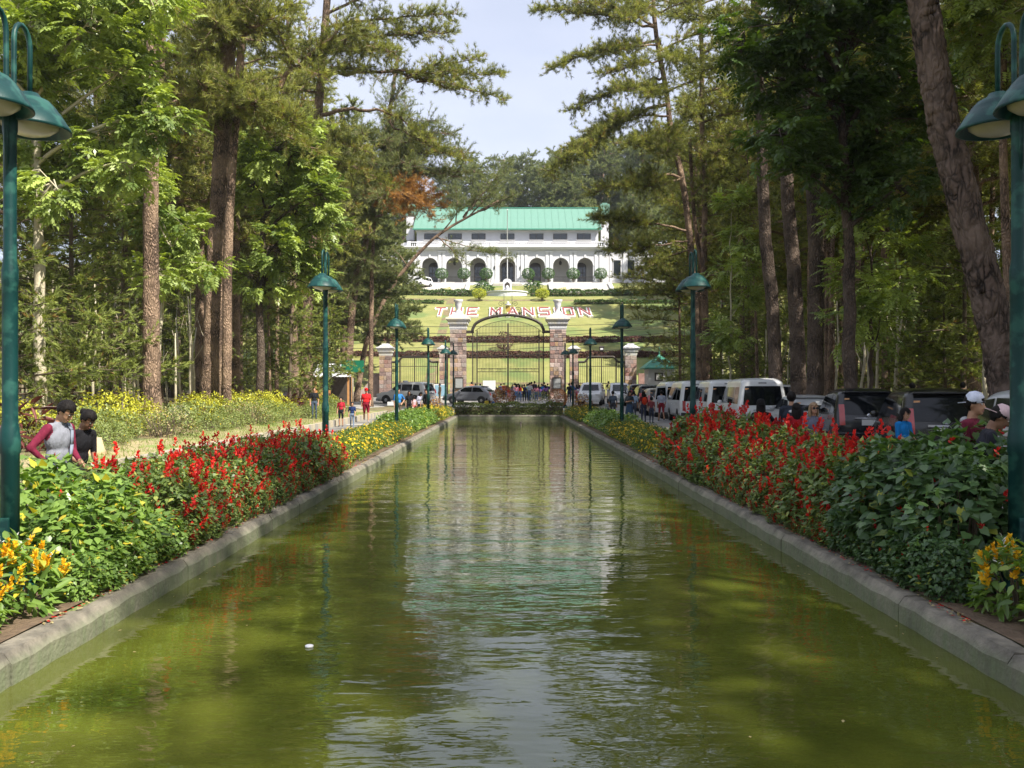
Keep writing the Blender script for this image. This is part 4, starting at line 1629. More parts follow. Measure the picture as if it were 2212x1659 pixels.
# overhead wires that cross in front of the slope
for i, (xa, ya, xb, yb, sag, yy) in enumerate(((640, 741, 1560, 694, 14, 84), (640, 752, 1560, 706, 15, 84.4), (640, 764, 1560, 716, 15, 84.8), (640, 700, 1560, 690, 10, 86.3),
                                               (640, 716, 1560, 697, 12, 86.6), (640, 770, 1560, 735, 16, 85.3))):
    A, B = at(xa, ya, yy), at(xb, yb, yy)
    w_ = MB()
    w_.tube([A.lerp(B, t) - Vector((0, 0, sag / FPX * yy * 4 * t * (1 - t))) for t in np.linspace(0, 1, 22)], 0.022, 4)
    tag(w_.build('power_line', M['iron']), 'thin black power line sagging across the gate, one of the set of six', 'power line', 'power lines crossing before the gate')
for x in (-20.6, 20.6):
    p_ = MB()
    p_.lathe([(0.16, 0), (0.10, 9.6), (0.02, 9.7)], 10)
    tag(p_.build('utility_pole', M['concrete'], None, True, (x, 85.2, ground_z(x, 85.2) - 0.1)), 'round grey utility pole carrying the power lines, %s side' % ('left' if x < 0 else 'right'), 'utility pole')


# ------------------------------------------------------------------ trees that can be told apart
class PxPine(Pine):
    """a pine whose trunk and main limbs are measured at its own distance from the camera"""

    def __init__(self, seed, Z, px, **k):
        super().__init__(seed, **k)
        self.Z = Z
        X = (px - VPX) / FPX * Z
        self.base = np.array([X, Z, ground_z(X, Z) - 0.1])

    def q(self, px, py, Z=None):
        return np.array(at(px, py, Z or self.Z)) - self.base

    def tr(self, pts, r0, r1, **k):
        return self.trunk([np.zeros(3)] + [self.q(*p) for p in pts], r0, r1, **k)

    def li(self, a, b, **k):
        self.limb(self.q(*a), self.q(*b), **k)
        return self

    def done(self, label, bark='pine_bark', leaf='needle', name='pine_tree', group=None):
        return self.finish(name, label, M[bark], M[leaf], tuple(self.base), group)


# left side
t = PxPine(101, 29.0, 327)
t.tr([(326, 500), (330, 50), (336, -200), (340, -380)], 0.29, 0.16, n=18, rings=70)
t.whorls(0.70, 1.0, 16, 3.6, r=0.08)
t.li((331, 60), (420, 20, 28), r=0.07, spread=1.2).li((331, 20), (230, -10, 30), r=0.07)
t.done('straight single pine trunk with warm brown bark, leftmost of the big left trunks')

t = PxPine(102, 36.0, 452)
t.tr([(464, 600), (472, 450), (482, 250), (504, 0), (518, -200), (526, -330)], 0.40, 0.25, n=20, rings=80)
t.li((476, 228), (365, 196, 34.0), r=0.11, spread=1.7, dens=20, start=0.1, arch=0.12)
t.li((480, 232), (640, 268, 33.6), r=0.10, spread=1.6, dens=19, start=0.1, arch=0.10)
t.li((480, 230), (500, 190, 32.6), r=0.09, spread=1.7, dens=16, start=0.1)
t.li((482, 232), (560, 215, 32.8), r=0.09, spread=1.6, dens=14, start=0.1)
t.li((480, 228), (430, 180, 33.0), r=0.09, spread=1.6, dens=14, start=0.1)
t.li((492, 240), (715, 330, 35.0), r=0.08, spread=1.1, dens=9, start=0.35)
for a in ((400, 60, 35), (430, 25, 33), (470, 50, 32.5), (590, 40, 34), (380, 5, 36), (640, 8, 35), (570, 90, 37), (420, 110, 34.5), (560, -30, 34), (480, -40, 33)):
    t.li((500, 95), a, r=0.10, spread=1.6, dens=9, arch=0.05)
t.li((512, 240), (722, 88, 36.5), r=0.15, spread=1.5, dens=6, start=0.55, arch=0.06)
t.li((640, 150, 36.4), (760, 40, 35.5), r=0.09, spread=1.5, dens=9)
t.li((640, 150, 36.4), (690, 160, 34.5), r=0.08, spread=1.3, dens=9)
t.li((640, 150, 36.4), (600, 60, 35.0), r=0.08, spread=1.3, dens=9)
t.whorls(0.84, 1.0, 12, 4.2)
t.done('thickest pine trunk on the left with a dense needle pad across it')

t = PxPine(103, 35.2, 489)
t.tr([(491, 600), (496, 450), (506, 300), (524, 60), (534, -150)], 0.20, 0.14, n=14, rings=60)
t.whorls(0.9, 1.0, 8, 2.5)
t.done('slim pine trunk standing close against the thickest left trunk')

t = PxPine(104, 48.0, 660)
t.tr([(664, 640), (680, 400), (688, 230), (702, 60), (716, -120), (722, -200)], 0.36, 0.16, n=14, rings=60)
for a, b, kw in (
        ((690, 165), (985, 196, 46), dict(r=0.13, spread=1.2, dens=8, start=0.45, arch=0.16)),
        ((850, 150, 47), (1082, 160, 46), dict(r=0.07, spread=1.2, dens=10, start=0.3, arch=0.05)),
        ((900, 177, 46.5), (1090, 218, 45.5), dict(r=0.06, spread=0.9, dens=9, start=0.35, arch=0.1)),
        ((880, 165, 46.7), (1040, 130, 46), dict(r=0.06, spread=1.2, dens=9, start=0.3, arch=0.05)),
        ((880, 170, 46.7), (985, 150, 45), dict(r=0.06, spread=1.2, dens=9, start=0.2, arch=0.05)),
        ((690, 250), (930, 300, 46), dict(r=0.12, spread=1.0, dens=6, start=0.55, arch=0.14)),
        ((840, 262, 47), (1000, 345, 46), dict(r=0.06, spread=1.1, dens=9, start=0.3, arch=0.08)),
        ((700, 90), (970, 70, 46), dict(r=0.10, spread=1.6, dens=10, start=0.3, arch=0.08)),
        ((705, 60), (985, 30, 46), dict(r=0.09, spread=1.4, dens=9, start=0.3, arch=0.08)),
        ((705, 30), (900, -40, 47), dict(r=0.09, spread=1.5, dens=9, start=0.2, arch=0.05)),
        ((698, 110), (860, 110, 44), dict(r=0.09, spread=1.6, dens=12, start=0.2, arch=0.08)),
        ((698, 120), (790, 60, 44), dict(r=0.09, spread=1.6, dens=14, start=0.1, arch=0.05)),
        ((695, 150), (800, 150, 45), dict(r=0.08, spread=1.4, dens=11, start=0.2, arch=0.05)),
        ((690, 140), (640, 100, 47), dict(r=0.08, spread=1.6, dens=12, start=0.1)),
        ((688, 200), (590, 200, 47), dict(r=0.08, spread=1.4, dens=10, start=0.3)),
        ((684, 280), (800, 330, 46), dict(r=0.08, spread=1.5, dens=11, start=0.2)),
        ((684, 300), (760, 380, 46.5), dict(r=0.07, spread=1.4, dens=11, start=0.2)),
        ((680, 330), (850, 400, 47), dict(r=0.07, spread=1.3, dens=9, start=0.3))):
    t.li(a, b, **kw)
t.whorls(0.85, 1.0, 14, 4.0)
t.done('tall pine whose long bare limbs reach right across the sky')

t = PxPine(105, 66.0, 748, needle=0.28, per=11)
t.tr([(758, 690), (772, 592), (800, 490), (826, 370), (832, 300), (845, 220), (860, 120)], 0.34, 0.12, n=12, rings=50)
for b in ((960, 330, 64), (900, 300, 63), (740, 330, 65), (760, 420, 62), (930, 260, 64), (780, 280, 63), (990, 380, 66), (740, 480, 63), (720, 400, 66), (880, 230, 66), (980, 290, 65), (840, 300, 62), (900, 360, 62), (790, 350, 61), (1010, 330, 64), (950, 300, 66), (850, 260, 63), (760, 370, 64), (820, 430, 61), (1040, 370, 66), (720, 520, 62), (870, 190, 66)):
    t.li((826, 350 + (b[1] - 330) * 0.6), b, r=0.10, spread=2.1, dens=11, start=0.15, arch=0.06)
for b in ((790, 560, 63), (720, 600, 64), (830, 590, 64), (750, 650, 63)):
    t.li((776, 560), b, r=0.06, spread=1.7, dens=9, start=0.2)
t.done('hazy pine with a thin pale trunk leaning left of the mansion', leaf='needle_far')

t = PxPine(106, 65.0, 800, needle=0.28, per=11)
t.tr([(803, 600), (808, 480), (812, 420), (826, 395)], 0.20, 0.12, n=10, rings=30)
for b in ((860, 395, 63), (930, 400, 62.5), (960, 450, 63), (905, 430, 62), (880, 470, 62.5), (945, 480, 63), (850, 450, 62), (900, 390, 63), (925, 450, 61.5), (870, 420, 61), (955, 420, 63)):
    t.li((815, 418), b, r=0.08, spread=1.4, dens=9, start=0.2, arch=0.06)
t.done('dying pine with rust brown needles in front of the mansion roof', leaf='needle_brown')

t = PxPine(107, 74.0, 768, needle=0.28, per=11)
t.tr([(790, 740), (820, 668), (850, 612), (895, 556), (942, 509), (990, 480), (1035, 456), (1080, 432)], 0.26, 0.07, n=10, rings=46)
for a, b in (((942, 510), (1010, 575, 73)), ((1000, 470), (1075, 380, 73)), ((1000, 475), (1040, 410, 74)), ((1030, 458), (1110, 420, 73)), ((985, 480), (985, 400, 74)), ((1010, 470), (1100, 350, 75)), ((960, 495), (1000, 440, 74))):
    t.li(a, b, r=0.07, spread=1.5, dens=7, start=0.3)
t.li((955, 516, 73.9), (1075, 545, 73), r=0.06, spread=0.9, dens=6, start=0.5)
t.li((1010, 540, 73.5), (1110, 560, 73), r=0.04, spread=0.8, dens=7, start=0.3)
t.li((880, 575), (835, 520, 73), r=0.05, spread=1.0, dens=4, start=0.4)
t.done('dark slanting pine leaning right across the mansion front', leaf='needle_far')

# right side
t = PxPine(121, 58.0, 1512, boost=2.1)
t.tr([(1503, 652), (1494, 551), (1482, 440), (1474, 384), (1450, 289), (1435, 167), (1420, 100), (1410, 0), (1402, -120)], 0.28, 0.12, n=14, rings=60)
for a, b, kw in (
        ((1418, 60), (1155, 20, 56), dict(r=0.10, spread=1.6, dens=10, start=0.25, arch=0.04)),
        ((1418, 60), (1240, 5, 55), dict(r=0.09, spread=1.6, dens=10, start=0.2, arch=0.04)),
        ((1415, 20), (1200, -40, 56), dict(r=0.09, spread=1.6, dens=10, start=0.2, arch=0.04)),
        ((1428, 90), (1190, 152, 56), dict(r=0.10, spread=1.4, dens=9, start=0.4, arch=0.10)),
        ((1428, 95), (1290, 110, 55), dict(r=0.08, spread=1.6, dens=12, start=0.25, arch=0.06)),
        ((1435, 165), (1228, 240, 56), dict(r=0.10, spread=1.3, dens=10, start=0.4, arch=0.10)),
        ((1437, 180), (1330, 190, 55), dict(r=0.08, spread=1.3, dens=9, start=0.3, arch=0.06)),
        ((1442, 225), (1190, 378, 56), dict(r=0.12, spread=1.7, dens=16, start=0.35, arch=0.18)),
        ((1380, 255, 57.5), (1260, 330, 55), dict(r=0.07, spread=1.6, dens=14, start=0.2, arch=0.05)),
        ((1450, 290), (1350, 310, 54.5), dict(r=0.09, spread=1.7, dens=13, start=0.1)),
        ((1455, 300), (1440, 330, 54), dict(r=0.09, spread=1.7, dens=15, start=0.1)),
        ((1474, 384), (1275, 420, 56), dict(r=0.10, spread=1.5, dens=11, start=0.35, arch=0.05)),
        ((1474, 384), (1350, 400, 54.5), dict(r=0.08, spread=1.5, dens=12, start=0.25)),
        ((1488, 500), (1285, 475, 56), dict(r=0.08, spread=1.6, dens=15, start=0.4)),
        ((1490, 520), (1315, 540, 56), dict(r=0.07, spread=1.6, dens=13, start=0.4)),
        ((1490, 540), (1380, 590, 56), dict(r=0.06, spread=1.3, dens=8, start=0.4)),
        ((1440, 200), (1560, 150, 57), dict(r=0.08, spread=1.6, dens=8)),
        ((1425, 110), (1540, 60, 57), dict(r=0.08, spread=1.6, dens=8)),
        ((1415, 30), (1520, -10, 57), dict(r=0.08, spread=1.6, dens=8)),
        ((1412, 10), (1340, 40, 54), dict(r=0.08, spread=1.6, dens=11, start=0.1)),
        ((1432, 130), (1300, 160, 55), dict(r=0.08, spread=1.6, dens=10, start=0.2)),
        ((1446, 250), (1330, 250, 55), dict(r=0.08, spread=1.6, dens=10, start=0.2)),
        ((1430, 120), (1480, 130, 54), dict(r=0.08, spread=1.7, dens=12, start=0.1)),
        ((1440, 200), (1400, 210, 54), dict(r=0.08, spread=1.6, dens=12, start=0.1))):
    t.li(a, b, **kw)
t.whorls(0.88, 1.0, 10, 4.0)
t.done('leaning dark pine whose limbs reach left into the open sky')

t = PxPine(122, 59.5, 1527)
t.tr([(1521, 550), (1523, 384), (1515, 253), (1517, 149), (1512, 0), (1510, -120)], 0.25, 0.12, n=12, rings=50)
for b in ((1640, 312, 56), (1590, 280, 56), (1560, 320, 55.5), (1620, 240, 58), (1480, 230, 55), (1610, 180, 58), (1580, 90, 57), (1470, 120, 57), (1460, 30, 57), (1600, 20, 58), (1570, 210, 56), (1640, 130, 60), (1560, 380, 57), (1600, 400, 58)):
    t.li((1517, b[1] + 25), b, r=0.09, spread=1.6, dens=11, start=0.15, arch=0.04)
t.whorls(0.86, 1.0, 10, 3.8)
t.done('straight dark pine just right of the leaning pine')

t = PxPine(123, 60.5, 1540)
t.tr([(1520, 600), (1500, 480), (1494, 387), (1490, 300)], 0.21, 0.11, n=10, rings=40)
t.whorls(0.7, 1.0, 9, 2.6)
t.done('thin slanting pine trunk between two darker pines on the right')

t = PxPine(124, 72.0, 1470, needle=0.28, per=11)
t.tr([(1468, 700), (1466, 600), (1462, 540)], 0.14, 0.05, n=8, rings=30)
for b in ((1370, 690, 70), (1340, 625, 70), (1400, 740, 70), (1390, 640, 69), (1430, 600, 70), (1350, 660, 71), (1540, 650, 71), (1420, 780, 70), (1330, 600, 71), (1520, 760, 71)):
    t.li((1467, min(b[1] + 5, 790)), b, r=0.06, spread=1.4, dens=6.5, start=0.3)
t.done('small open pine beside the guard house')

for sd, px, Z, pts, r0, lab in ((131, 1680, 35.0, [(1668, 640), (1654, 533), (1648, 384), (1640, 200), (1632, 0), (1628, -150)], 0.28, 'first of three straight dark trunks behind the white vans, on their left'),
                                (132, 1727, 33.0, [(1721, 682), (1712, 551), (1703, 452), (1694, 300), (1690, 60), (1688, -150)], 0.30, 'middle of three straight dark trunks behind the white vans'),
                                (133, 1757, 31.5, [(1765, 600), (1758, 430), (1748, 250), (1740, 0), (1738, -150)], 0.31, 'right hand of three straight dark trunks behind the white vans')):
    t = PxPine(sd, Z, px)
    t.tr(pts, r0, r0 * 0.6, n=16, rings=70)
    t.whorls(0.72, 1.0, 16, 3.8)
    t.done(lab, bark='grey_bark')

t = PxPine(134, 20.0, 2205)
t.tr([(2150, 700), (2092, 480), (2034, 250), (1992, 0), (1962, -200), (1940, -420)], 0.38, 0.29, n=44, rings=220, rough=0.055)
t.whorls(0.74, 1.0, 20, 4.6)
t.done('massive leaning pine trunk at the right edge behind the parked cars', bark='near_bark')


def px_broadleaf(name, label, seed, Z, px, trunk, r0, cl, leaf, bark='twig', **kw):
    X = (px - VPX) / FPX * Z
    base = Vector((X, Z, ground_z(X, Z) - 0.1))
    rr = random.Random(seed)
    clumps = []
    for c in cl:
        dz = c[3] if len(c) > 3 else rr.uniform(-1.2, 1.2)
        p = at(c[0], c[1], Z + dz) - base
        r = c[2] / FPX * Z
        clumps.append((p, (r, r * 0.9, r * rr.uniform(0.75, 0.95))))
    return broadleaf(name, label, seed, base, [(0, 0, 0)] + [at(a, b, Z) - base for a, b in trunk], r0, clumps, M[leaf], M[bark], **kw)


px_broadleaf('broadleaf_tree', 'bright green broadleaf tree filling the upper left corner', 201, 25.0, 85, [(84, 500), (82, 150), (86, -60)], 0.17,
             [(60, 60, 85), (190, 50, 95), (120, 165, 95), (255, 160, 85), (320, 245, 62), (225, 280, 80), (50, 260, 85), (290, 55, 60), (160, 345, 70), (110, 400, 60), (20, 160, 80), (20, 0, 80),
              (190, -50, 90), (330, -20, 60), (270, 350, 50)], 'broadleaf', 'pale_bark', per_m2=23, pairs=4, spray=0.32, leaflet=0.18, lw=0.09)
px_broadleaf('broadleaf_tree', 'bright broadleaf sapling hanging before the thick left trunk', 202, 31.0, 330, [(345, 700), (370, 540)], 0.09,
             [(340, 470, 48), (400, 500, 42), (390, 570, 46), (440, 575, 34), (340, 590, 40), (320, 400, 45), (300, 440, 40)], 'broadleaf', 'pale_bark', per_m2=23, pairs=4, spray=0.32, leaflet=0.18, lw=0.09)
px_broadleaf('broadleaf_tree', 'rounded dark green broadleaf tree right of the thick left trunk', 203, 40.0, 562, [(562, 640), (570, 480), (610, 400)], 0.20,
             [(600, 320, 70), (660, 365, 62), (555, 400, 60), (635, 450, 70), (700, 490, 40), (600, 530, 62), (685, 565, 42), (545, 300, 50), (640, 300, 50), (555, 600, 45), (640, 600, 45), (690, 420, 45)],
             'broadleaf', 'grey_bark', per_m2=21, pairs=4, spray=0.36, leaflet=0.20, lw=0.10)
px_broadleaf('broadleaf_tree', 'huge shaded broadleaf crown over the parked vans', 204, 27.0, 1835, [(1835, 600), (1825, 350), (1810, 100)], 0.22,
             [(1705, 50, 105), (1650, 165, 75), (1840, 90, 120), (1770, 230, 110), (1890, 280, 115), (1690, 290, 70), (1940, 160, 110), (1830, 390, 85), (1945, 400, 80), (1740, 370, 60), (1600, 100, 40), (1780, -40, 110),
              (1930, 10, 110)], 'broadleaf_shaded', 'grey_bark', per_m2=19, pairs=4, spray=0.36, leaflet=0.20, lw=0.10)
px_broadleaf('broadleaf_tree', 'sunlit yellow green sapling among the dark right pines', 205, 44.0, 1575, [(1578, 700), (1580, 500)], 0.06,
             [(1585, 445, 32), (1600, 510, 36), (1570, 590, 34), (1605, 640, 32), (1585, 710, 40), (1615, 570, 28)], 'broadleaf', 'pale_bark', per_m2=16, spray=0.45, leaflet=0.19, lw=0.085)
px_broadleaf('broadleaf_tree', 'shaded broadleaf sapling right of the three straight trunks', 206, 29.0, 1880, [(1880, 700), (1885, 520)], 0.08,
             [(1850, 480, 50), (1920, 515, 55), (1850, 590, 50), (1950, 610, 60), (1900, 690, 60), (1830, 690, 45)], 'broadleaf', 'grey_bark', per_m2=16, spray=0.45, leaflet=0.18, lw=0.08)
px_broadleaf('broadleaf_tree', 'bright leafy branch tree in the upper right corner', 207, 23.0, 2240, [(2235, 500), (2200, 120)], 0.10,
             [(2120, 55, 60), (2180, 110, 60), (2215, 30, 60), (2090, 0, 50), (2170, 190, 40)], 'broadleaf', 'pale_bark', per_m2=18, spray=0.42, leaflet=0.17, lw=0.075)

# soft dark conifers low on the left
CYP = []


def px_cypress(seed, Z, px, top, r0, length, count, lab, lo=0.12):
    t = PxPine(seed, Z, px, needle=0.16, per=13, width=0.026, kind='soft', tuft_step=0.12, boost=1.25)
    t.tr([(px + 4, (top + 839) / 2), (px + 2, top)], r0, 0.03, n=8, rings=30)
    t.whorls(lo, 0.99, count, length, droop=0.10, rise=0.16, r=0.04, spread=0.95, dens=8.0, taper=0.72, start=0.15)
    o = t.done(lab, bark='twig', leaf='cypress', name='cypress_tree')
    CYP.append(o)
    return o


px_cypress(301, 27.0, 150, 330, 0.13, 3.0, 46, 'feathery dark green conifer left of the leftmost big trunk')
px_cypress(302, 25.0, 30, 400, 0.12, 2.8, 42, 'feathery dark conifer behind the near left lamp')
px_cypress(303, 32.0, 262, 430, 0.12, 2.8, 38, 'feathery conifer just left of the leftmost big trunk base', 0.2)
px_cypress(304, 45.0, 625, 560, 0.12, 2.4, 36, 'feathery olive conifer below the rounded broadleaf tree', 0.16)
px_cypress(305, 48.0, 705, 600, 0.12, 2.2, 34, 'feathery olive conifer behind the second left lamp', 0.25)
px_cypress(306, 30.0, 2080, 480, 0.13, 3.0, 36, 'dark feathery conifer in shade behind the massive leaning trunk', 0.2)
px_cypress(307, 36.0, 1985, 540, 0.13, 3.0, 36, 'dark feathery conifer in shade left of the massive leaning trunk', 0.2)

# ------------------------------------------------------------------ stands of trees behind
def generic_pine(seed, H, r0, f0, count, L, label, leaf='needle', needle=0.27, per=11, spread=1.6, dens=6, wd=0.034):
    t = Pine(seed, needle=needle, per=per, width=wd)
    rr = random.Random(seed)
    t.trunk([(0, 0, 0), (rr.uniform(-0.4, 0.4), rr.uniform(-0.4, 0.4), H * 0.4), (rr.uniform(-0.7, 0.7), rr.uniform(-0.7, 0.7), H)], r0, r0 * 0.3, n=9, rings=26)
    t.whorls(f0, 1.0, count, L, rise=0.22, r=r0 * 0.32, spread=spread, dens=dens)
    return t.finish('pine_tree', label, M['pine_bark'], M[leaf])


rt = random.Random(77)
protoA = [generic_pine(401 + i, 25 + i, 0.27, 0.32, 42, 5.0, 'tall pine in the stand') for i in range(3)]
protoS = [generic_pine(411 + i, 17 + 2 * i, 0.13, 0.50, 20, 2.4, 'slim pine') for i in range(2)]
protoF = [generic_pine(421 + i, 26, 0.32, 0.25, 46, 6.6, 'far pine', leaf='needle_far', needle=0.45, per=10, spread=2.3, dens=5.0, wd=0.075) for i in range(3)]
usedA, usedS, usedF = [[], [], []], [[], []], [[], [], []]


def place(protos, used_, x, y, s, label, group):
    k_ = rt.randrange(len(protos))
    o = put(protos[k_], used_[k_], (x, y, ground_z(x, y) - 0.15), rt.uniform(0, 6.28), s)
    tag(o, label, 'tree', group)
    return o


LS, RS = 'tall pine in the dense stand behind the left verge', 'tall pine in the dense shady stand behind the parked cars'
for x, y in ((-17, 42), (-20, 33), (-16.5, 53), (-22, 50), (-24, 40), (-19, 62), (-27, 58), (-15.5, 64), (-25, 70), (-31, 48), (-18, 74), (-30, 66), (-16, 45.5), (-23, 60), (-14.0, 57)):
    place(protoA, usedA, x, y, rt.uniform(0.85, 1.1), LS, 'pines of the left stand')
for x, y in ((15, 41), (18, 34), (16, 49), (21, 43), (14.6, 66), (20, 57), (24, 50), (17, 26), (21, 29), (26, 38), (18, 66), (24, 64), (30, 48), (16.5, 59), (28, 58), (15.5, 74), (22, 74),
             (13.4, 16), (16, 12), (14.0, 7.5), (17, 20), (19, 16), (13.2, 1), (15, -5), (17, -10), (13.6, -14), (19, -2), (21, 6), (18, 8), (15.5, 17.8), (18.5, 15), (21.5, 13), (24, 11), (22, 17.5), (25, 8)):  # out-of-view pines, added to shade the near water and leaning trunk
    place(protoA, usedA, x, y, rt.uniform(0.85, 1.08), RS, 'pines of the right stand')
for x, y in ((-36, -30), (-27, -24), (-19, -34), (-11, -26), (-4, -36), (4, -27), (11, -38), (-31, -42), (-14, -44), (20, -42), (0, -48), (-42, -22), (-24, -50), (-8, -56)):  # unseen pines, added to darken reflections and ambient light from behind
    place(protoA, usedA, x, y, rt.uniform(0.85, 1.08), 'unseen pine of the park behind the viewer, added to darken reflections', 'unseen pines behind the viewer')
for i in range(46):
    x, y = rt.uniform(13, 26), rt.uniform(22, 70)
    place(protoS, usedS, x, y, rt.uniform(0.8, 1.15), 'slim dark trunk in the thicket behind the parked cars', 'slim trunks of the right thicket')
for i in range(24):
    x, y = -rt.uniform(15, 27), rt.uniform(28, 72)
    place(protoS, usedS, x, y, rt.uniform(0.8, 1.15), 'slim trunk in the thicket behind the left shrubs', 'slim trunks of the left thicket')
# pines on the hill, round and behind the mansion
for x, y, s in ((-20, 102, 0.75), (-26, 96, 0.9), (-33, 108, 1), (-26, 118, 0.9), (-36, 124, 1), (-33, 138, 1), (-40, 112, 1.1), (-44, 132, 1.1), (-24, 88.5, 0.85), (-14.8, 79, 0.95), (-17.5, 84, 1.0), (-13.4, 71, 0.80), (-12.8, 92.5, 0.72),
                (22, 98, 0.8), (28, 104, 0.95), (24, 116, 0.85), (34, 112, 1), (31, 126, 0.95), (40, 122, 1.1), (36, 138, 1), (28, 90, 0.9), (46, 134, 1.1), (24.5, 129, 0.7)):
    place(protoF, usedF, x, y, s, 'pine on the slope %s of the lawn' % ('left' if x < 0 else 'right'), 'pines beside the hillside lawn')
for i, (x, y, s) in enumerate(((-50, 172, 1.1), (-38, 178, 1.15), (-30, 170, 1.0), (-21, 176, 1.0), (-13, 182, 0.85), (-5.5, 178, 0.90), (1, 186, 0.82), (7, 180, 0.93), (13, 175, 0.98), (19, 182, 1.05),
                               (26, 174, 1.1), (33, 182, 1.15), (42, 176, 1.1), (52, 182, 1.2), (10, 195, 0.95), (20, 198, 1.1), (-26, 194, 1.05), (30, 200, 1.2), (-3, 172, 0.62), (4, 170, 0.5),
                               (16, 168, 0.62), (-10, 169, 0.6), (24, 168, 0.7), (-17, 168, 0.7), (62, 178, 1.2), (-62, 180, 1.2), (-9, 188, 1.0), (4, 192, 1.0), (9, 174, 0.85), (15, 190, 1.1), (22, 188, 1.15), (27, 184, 1.1), (12, 184, 1.0), (37, 190, 1.25), (-1, 196, 1.0))):
    place(protoF, usedF, x, y, s, 'hazy pine in the row behind the mansion roof', 'pines behind the mansion')

# leafy understorey that closes the stands
und = []
for i in range(3):
    t = Pine(431 + i, needle=0.22, per=10, width=0.034, kind='soft', tuft_step=0.2, boost=1.0)
    t.trunk([(0, 0, 0), (0.1, 0.1, 4), (0.2, 0, 8.5 + i)], 0.10, 0.03, n=6, rings=14)
    t.whorls(0.10, 1.0, 40, 2.8, droop=0.05, rise=0.15, r=0.035, spread=1.1, dens=7.0, taper=0.6, start=0.1)
    und.append(t.finish('cypress_tree', 'understorey conifer', M['twig'], M['cypress']))
uund = [[], [], []]
for i in range(34):
    x, y = -rt.uniform(16.5, 34), rt.uniform(26, 82)
    place(und, uund, x, y, rt.uniform(0.7, 1.25), 'low feathery conifer in the left thicket behind the trunks', 'understorey of the left stand')
for i in range(40):
    x, y = rt.uniform(15.0, 34), rt.uniform(20, 82)
    place(und, uund, x, y, rt.uniform(0.7, 1.25), 'low feathery conifer in the dark right thicket behind the trunks', 'understorey of the right stand')

# pale sapling poles
sp = MB()
sp.tube([(0, 0, 0), (0.05, 0.03, 1.5), (-0.04, 0, 3.2), (0.06, 0.05, 5.0)], [0.055, 0.048, 0.04, 0.02], 7)
sp.tube([(-0.02, 0, 3.0), (0.3, 0.1, 3.8), (0.5, 0.1, 4.5)], [0.02, 0.015, 0.006], 5)
spm = sp.mesh('sapling_pole', M['pale_bark'], True)
for i in range(44):
    y = rt.uniform(23, 48)
    x = -rt.uniform(13.2, 19)
    o = link('sapling_pole', spm, None, (x, y, ground_z(x, y) - 0.1), rt.uniform(0, 6.3), (1, 1, rt.uniform(0.6, 1.2)))
    o.rotation_euler = (rt.uniform(-0.08, 0.08), rt.uniform(-0.08, 0.08), rt.uniform(0, 6.3))
    tag(o, 'thin pale bare sapling behind the yellow shrubs on the left', 'sapling', 'pale saplings of the left thicket')
for i in range(30):
    y = rt.uniform(26, 55)
    x = rt.uniform(13.0, 20)
    o = link('sapling_pole', spm, None, (x, y, ground_z(x, y) - 0.1), rt.uniform(0, 6.3), (1.2, 1.2, rt.uniform(0.7, 1.3)))
    o.rotation_euler = (rt.uniform(-0.08, 0.08), rt.uniform(-0.08, 0.08), rt.uniform(0, 6.3))
    tag(o, 'thin pale bare sapling among the trunks behind the parked cars', 'sapling', 'pale saplings of the right thicket')


# ------------------------------------------------------------------ shrubs and flowers
def shrub_proto(name, seed, rx, ry, h, n, L, W, shape, leafm, flowers=None, stem_n=14, droop=0.35, shell=0.72):
    """flowers: list of (material, maker(rng) -> arrays, part name)"""
    rng = np.random.default_rng(seed)
    root = empty(name)
    stems(rng, stem_n, rx, ry, h).build('stems', M['twig'], root)
    P, out = mound_points(rng, n, rx, ry, h, shell)
    V, F, t_ = leaf_cloud(rng, P, out, L, W, shape, droop)
    tag(link('foliage', np_mesh('foliage', V, F, M[leafm], t_), root), kind='stuff')
    for mname, maker, pn in (flowers or []):
        V, F, t_ = maker(rng)
        tag(link(pn, np_mesh(pn, V, F, M[mname], t_), root), kind='stuff')
    return root


def spikes(rx, ry, h, n, length, florets=16, fl=0.045, fw=0.028, top=0.0):
    def mk(rng):
        P, out = mound_points(rng, n * 3, rx, ry, h, 1.0)
        keep = P[:, 2] > h * top
        P, out = P[keep][:n], out[keep][:n]
        A = unit(out * 0.45 + np.array([0, 0, 0.8]) + rng.normal(0, 0.22, P.shape))
        return flower_spikes(rng, P, A, length, florets, fl, fw)
    return mk


def discs(rx, ry, h, n, size):
    """small many-petalled heads"""
    def mk(rng):
        P, out = mound_points(rng, n, rx, ry, h, 1.0)
        parts = []
        for i in range(6):
            R = rand_dirs(rng, len(P))
            side = unit(R - out * (R * out).sum(1, keepdims=True))
            parts.append(leaf_arrays(P + out * 0.03, side + out * 0.25, out, size, size * 0.7, 'diamond', np.clip(rng.uniform(0, 1, len(P)), 0, 1)))
        return join_arrays(parts)
    return mk


def scatter(protos, used_, spots, label, cat, group):
    for x, y, s in spots:
        k_ = rt.randrange(len(protos))
        o = put(protos[k_], used_[k_], (x, y, ground_z(x, y) + 0.015), rt.uniform(0, 6.28), s)
        tag(o, label, cat, group)


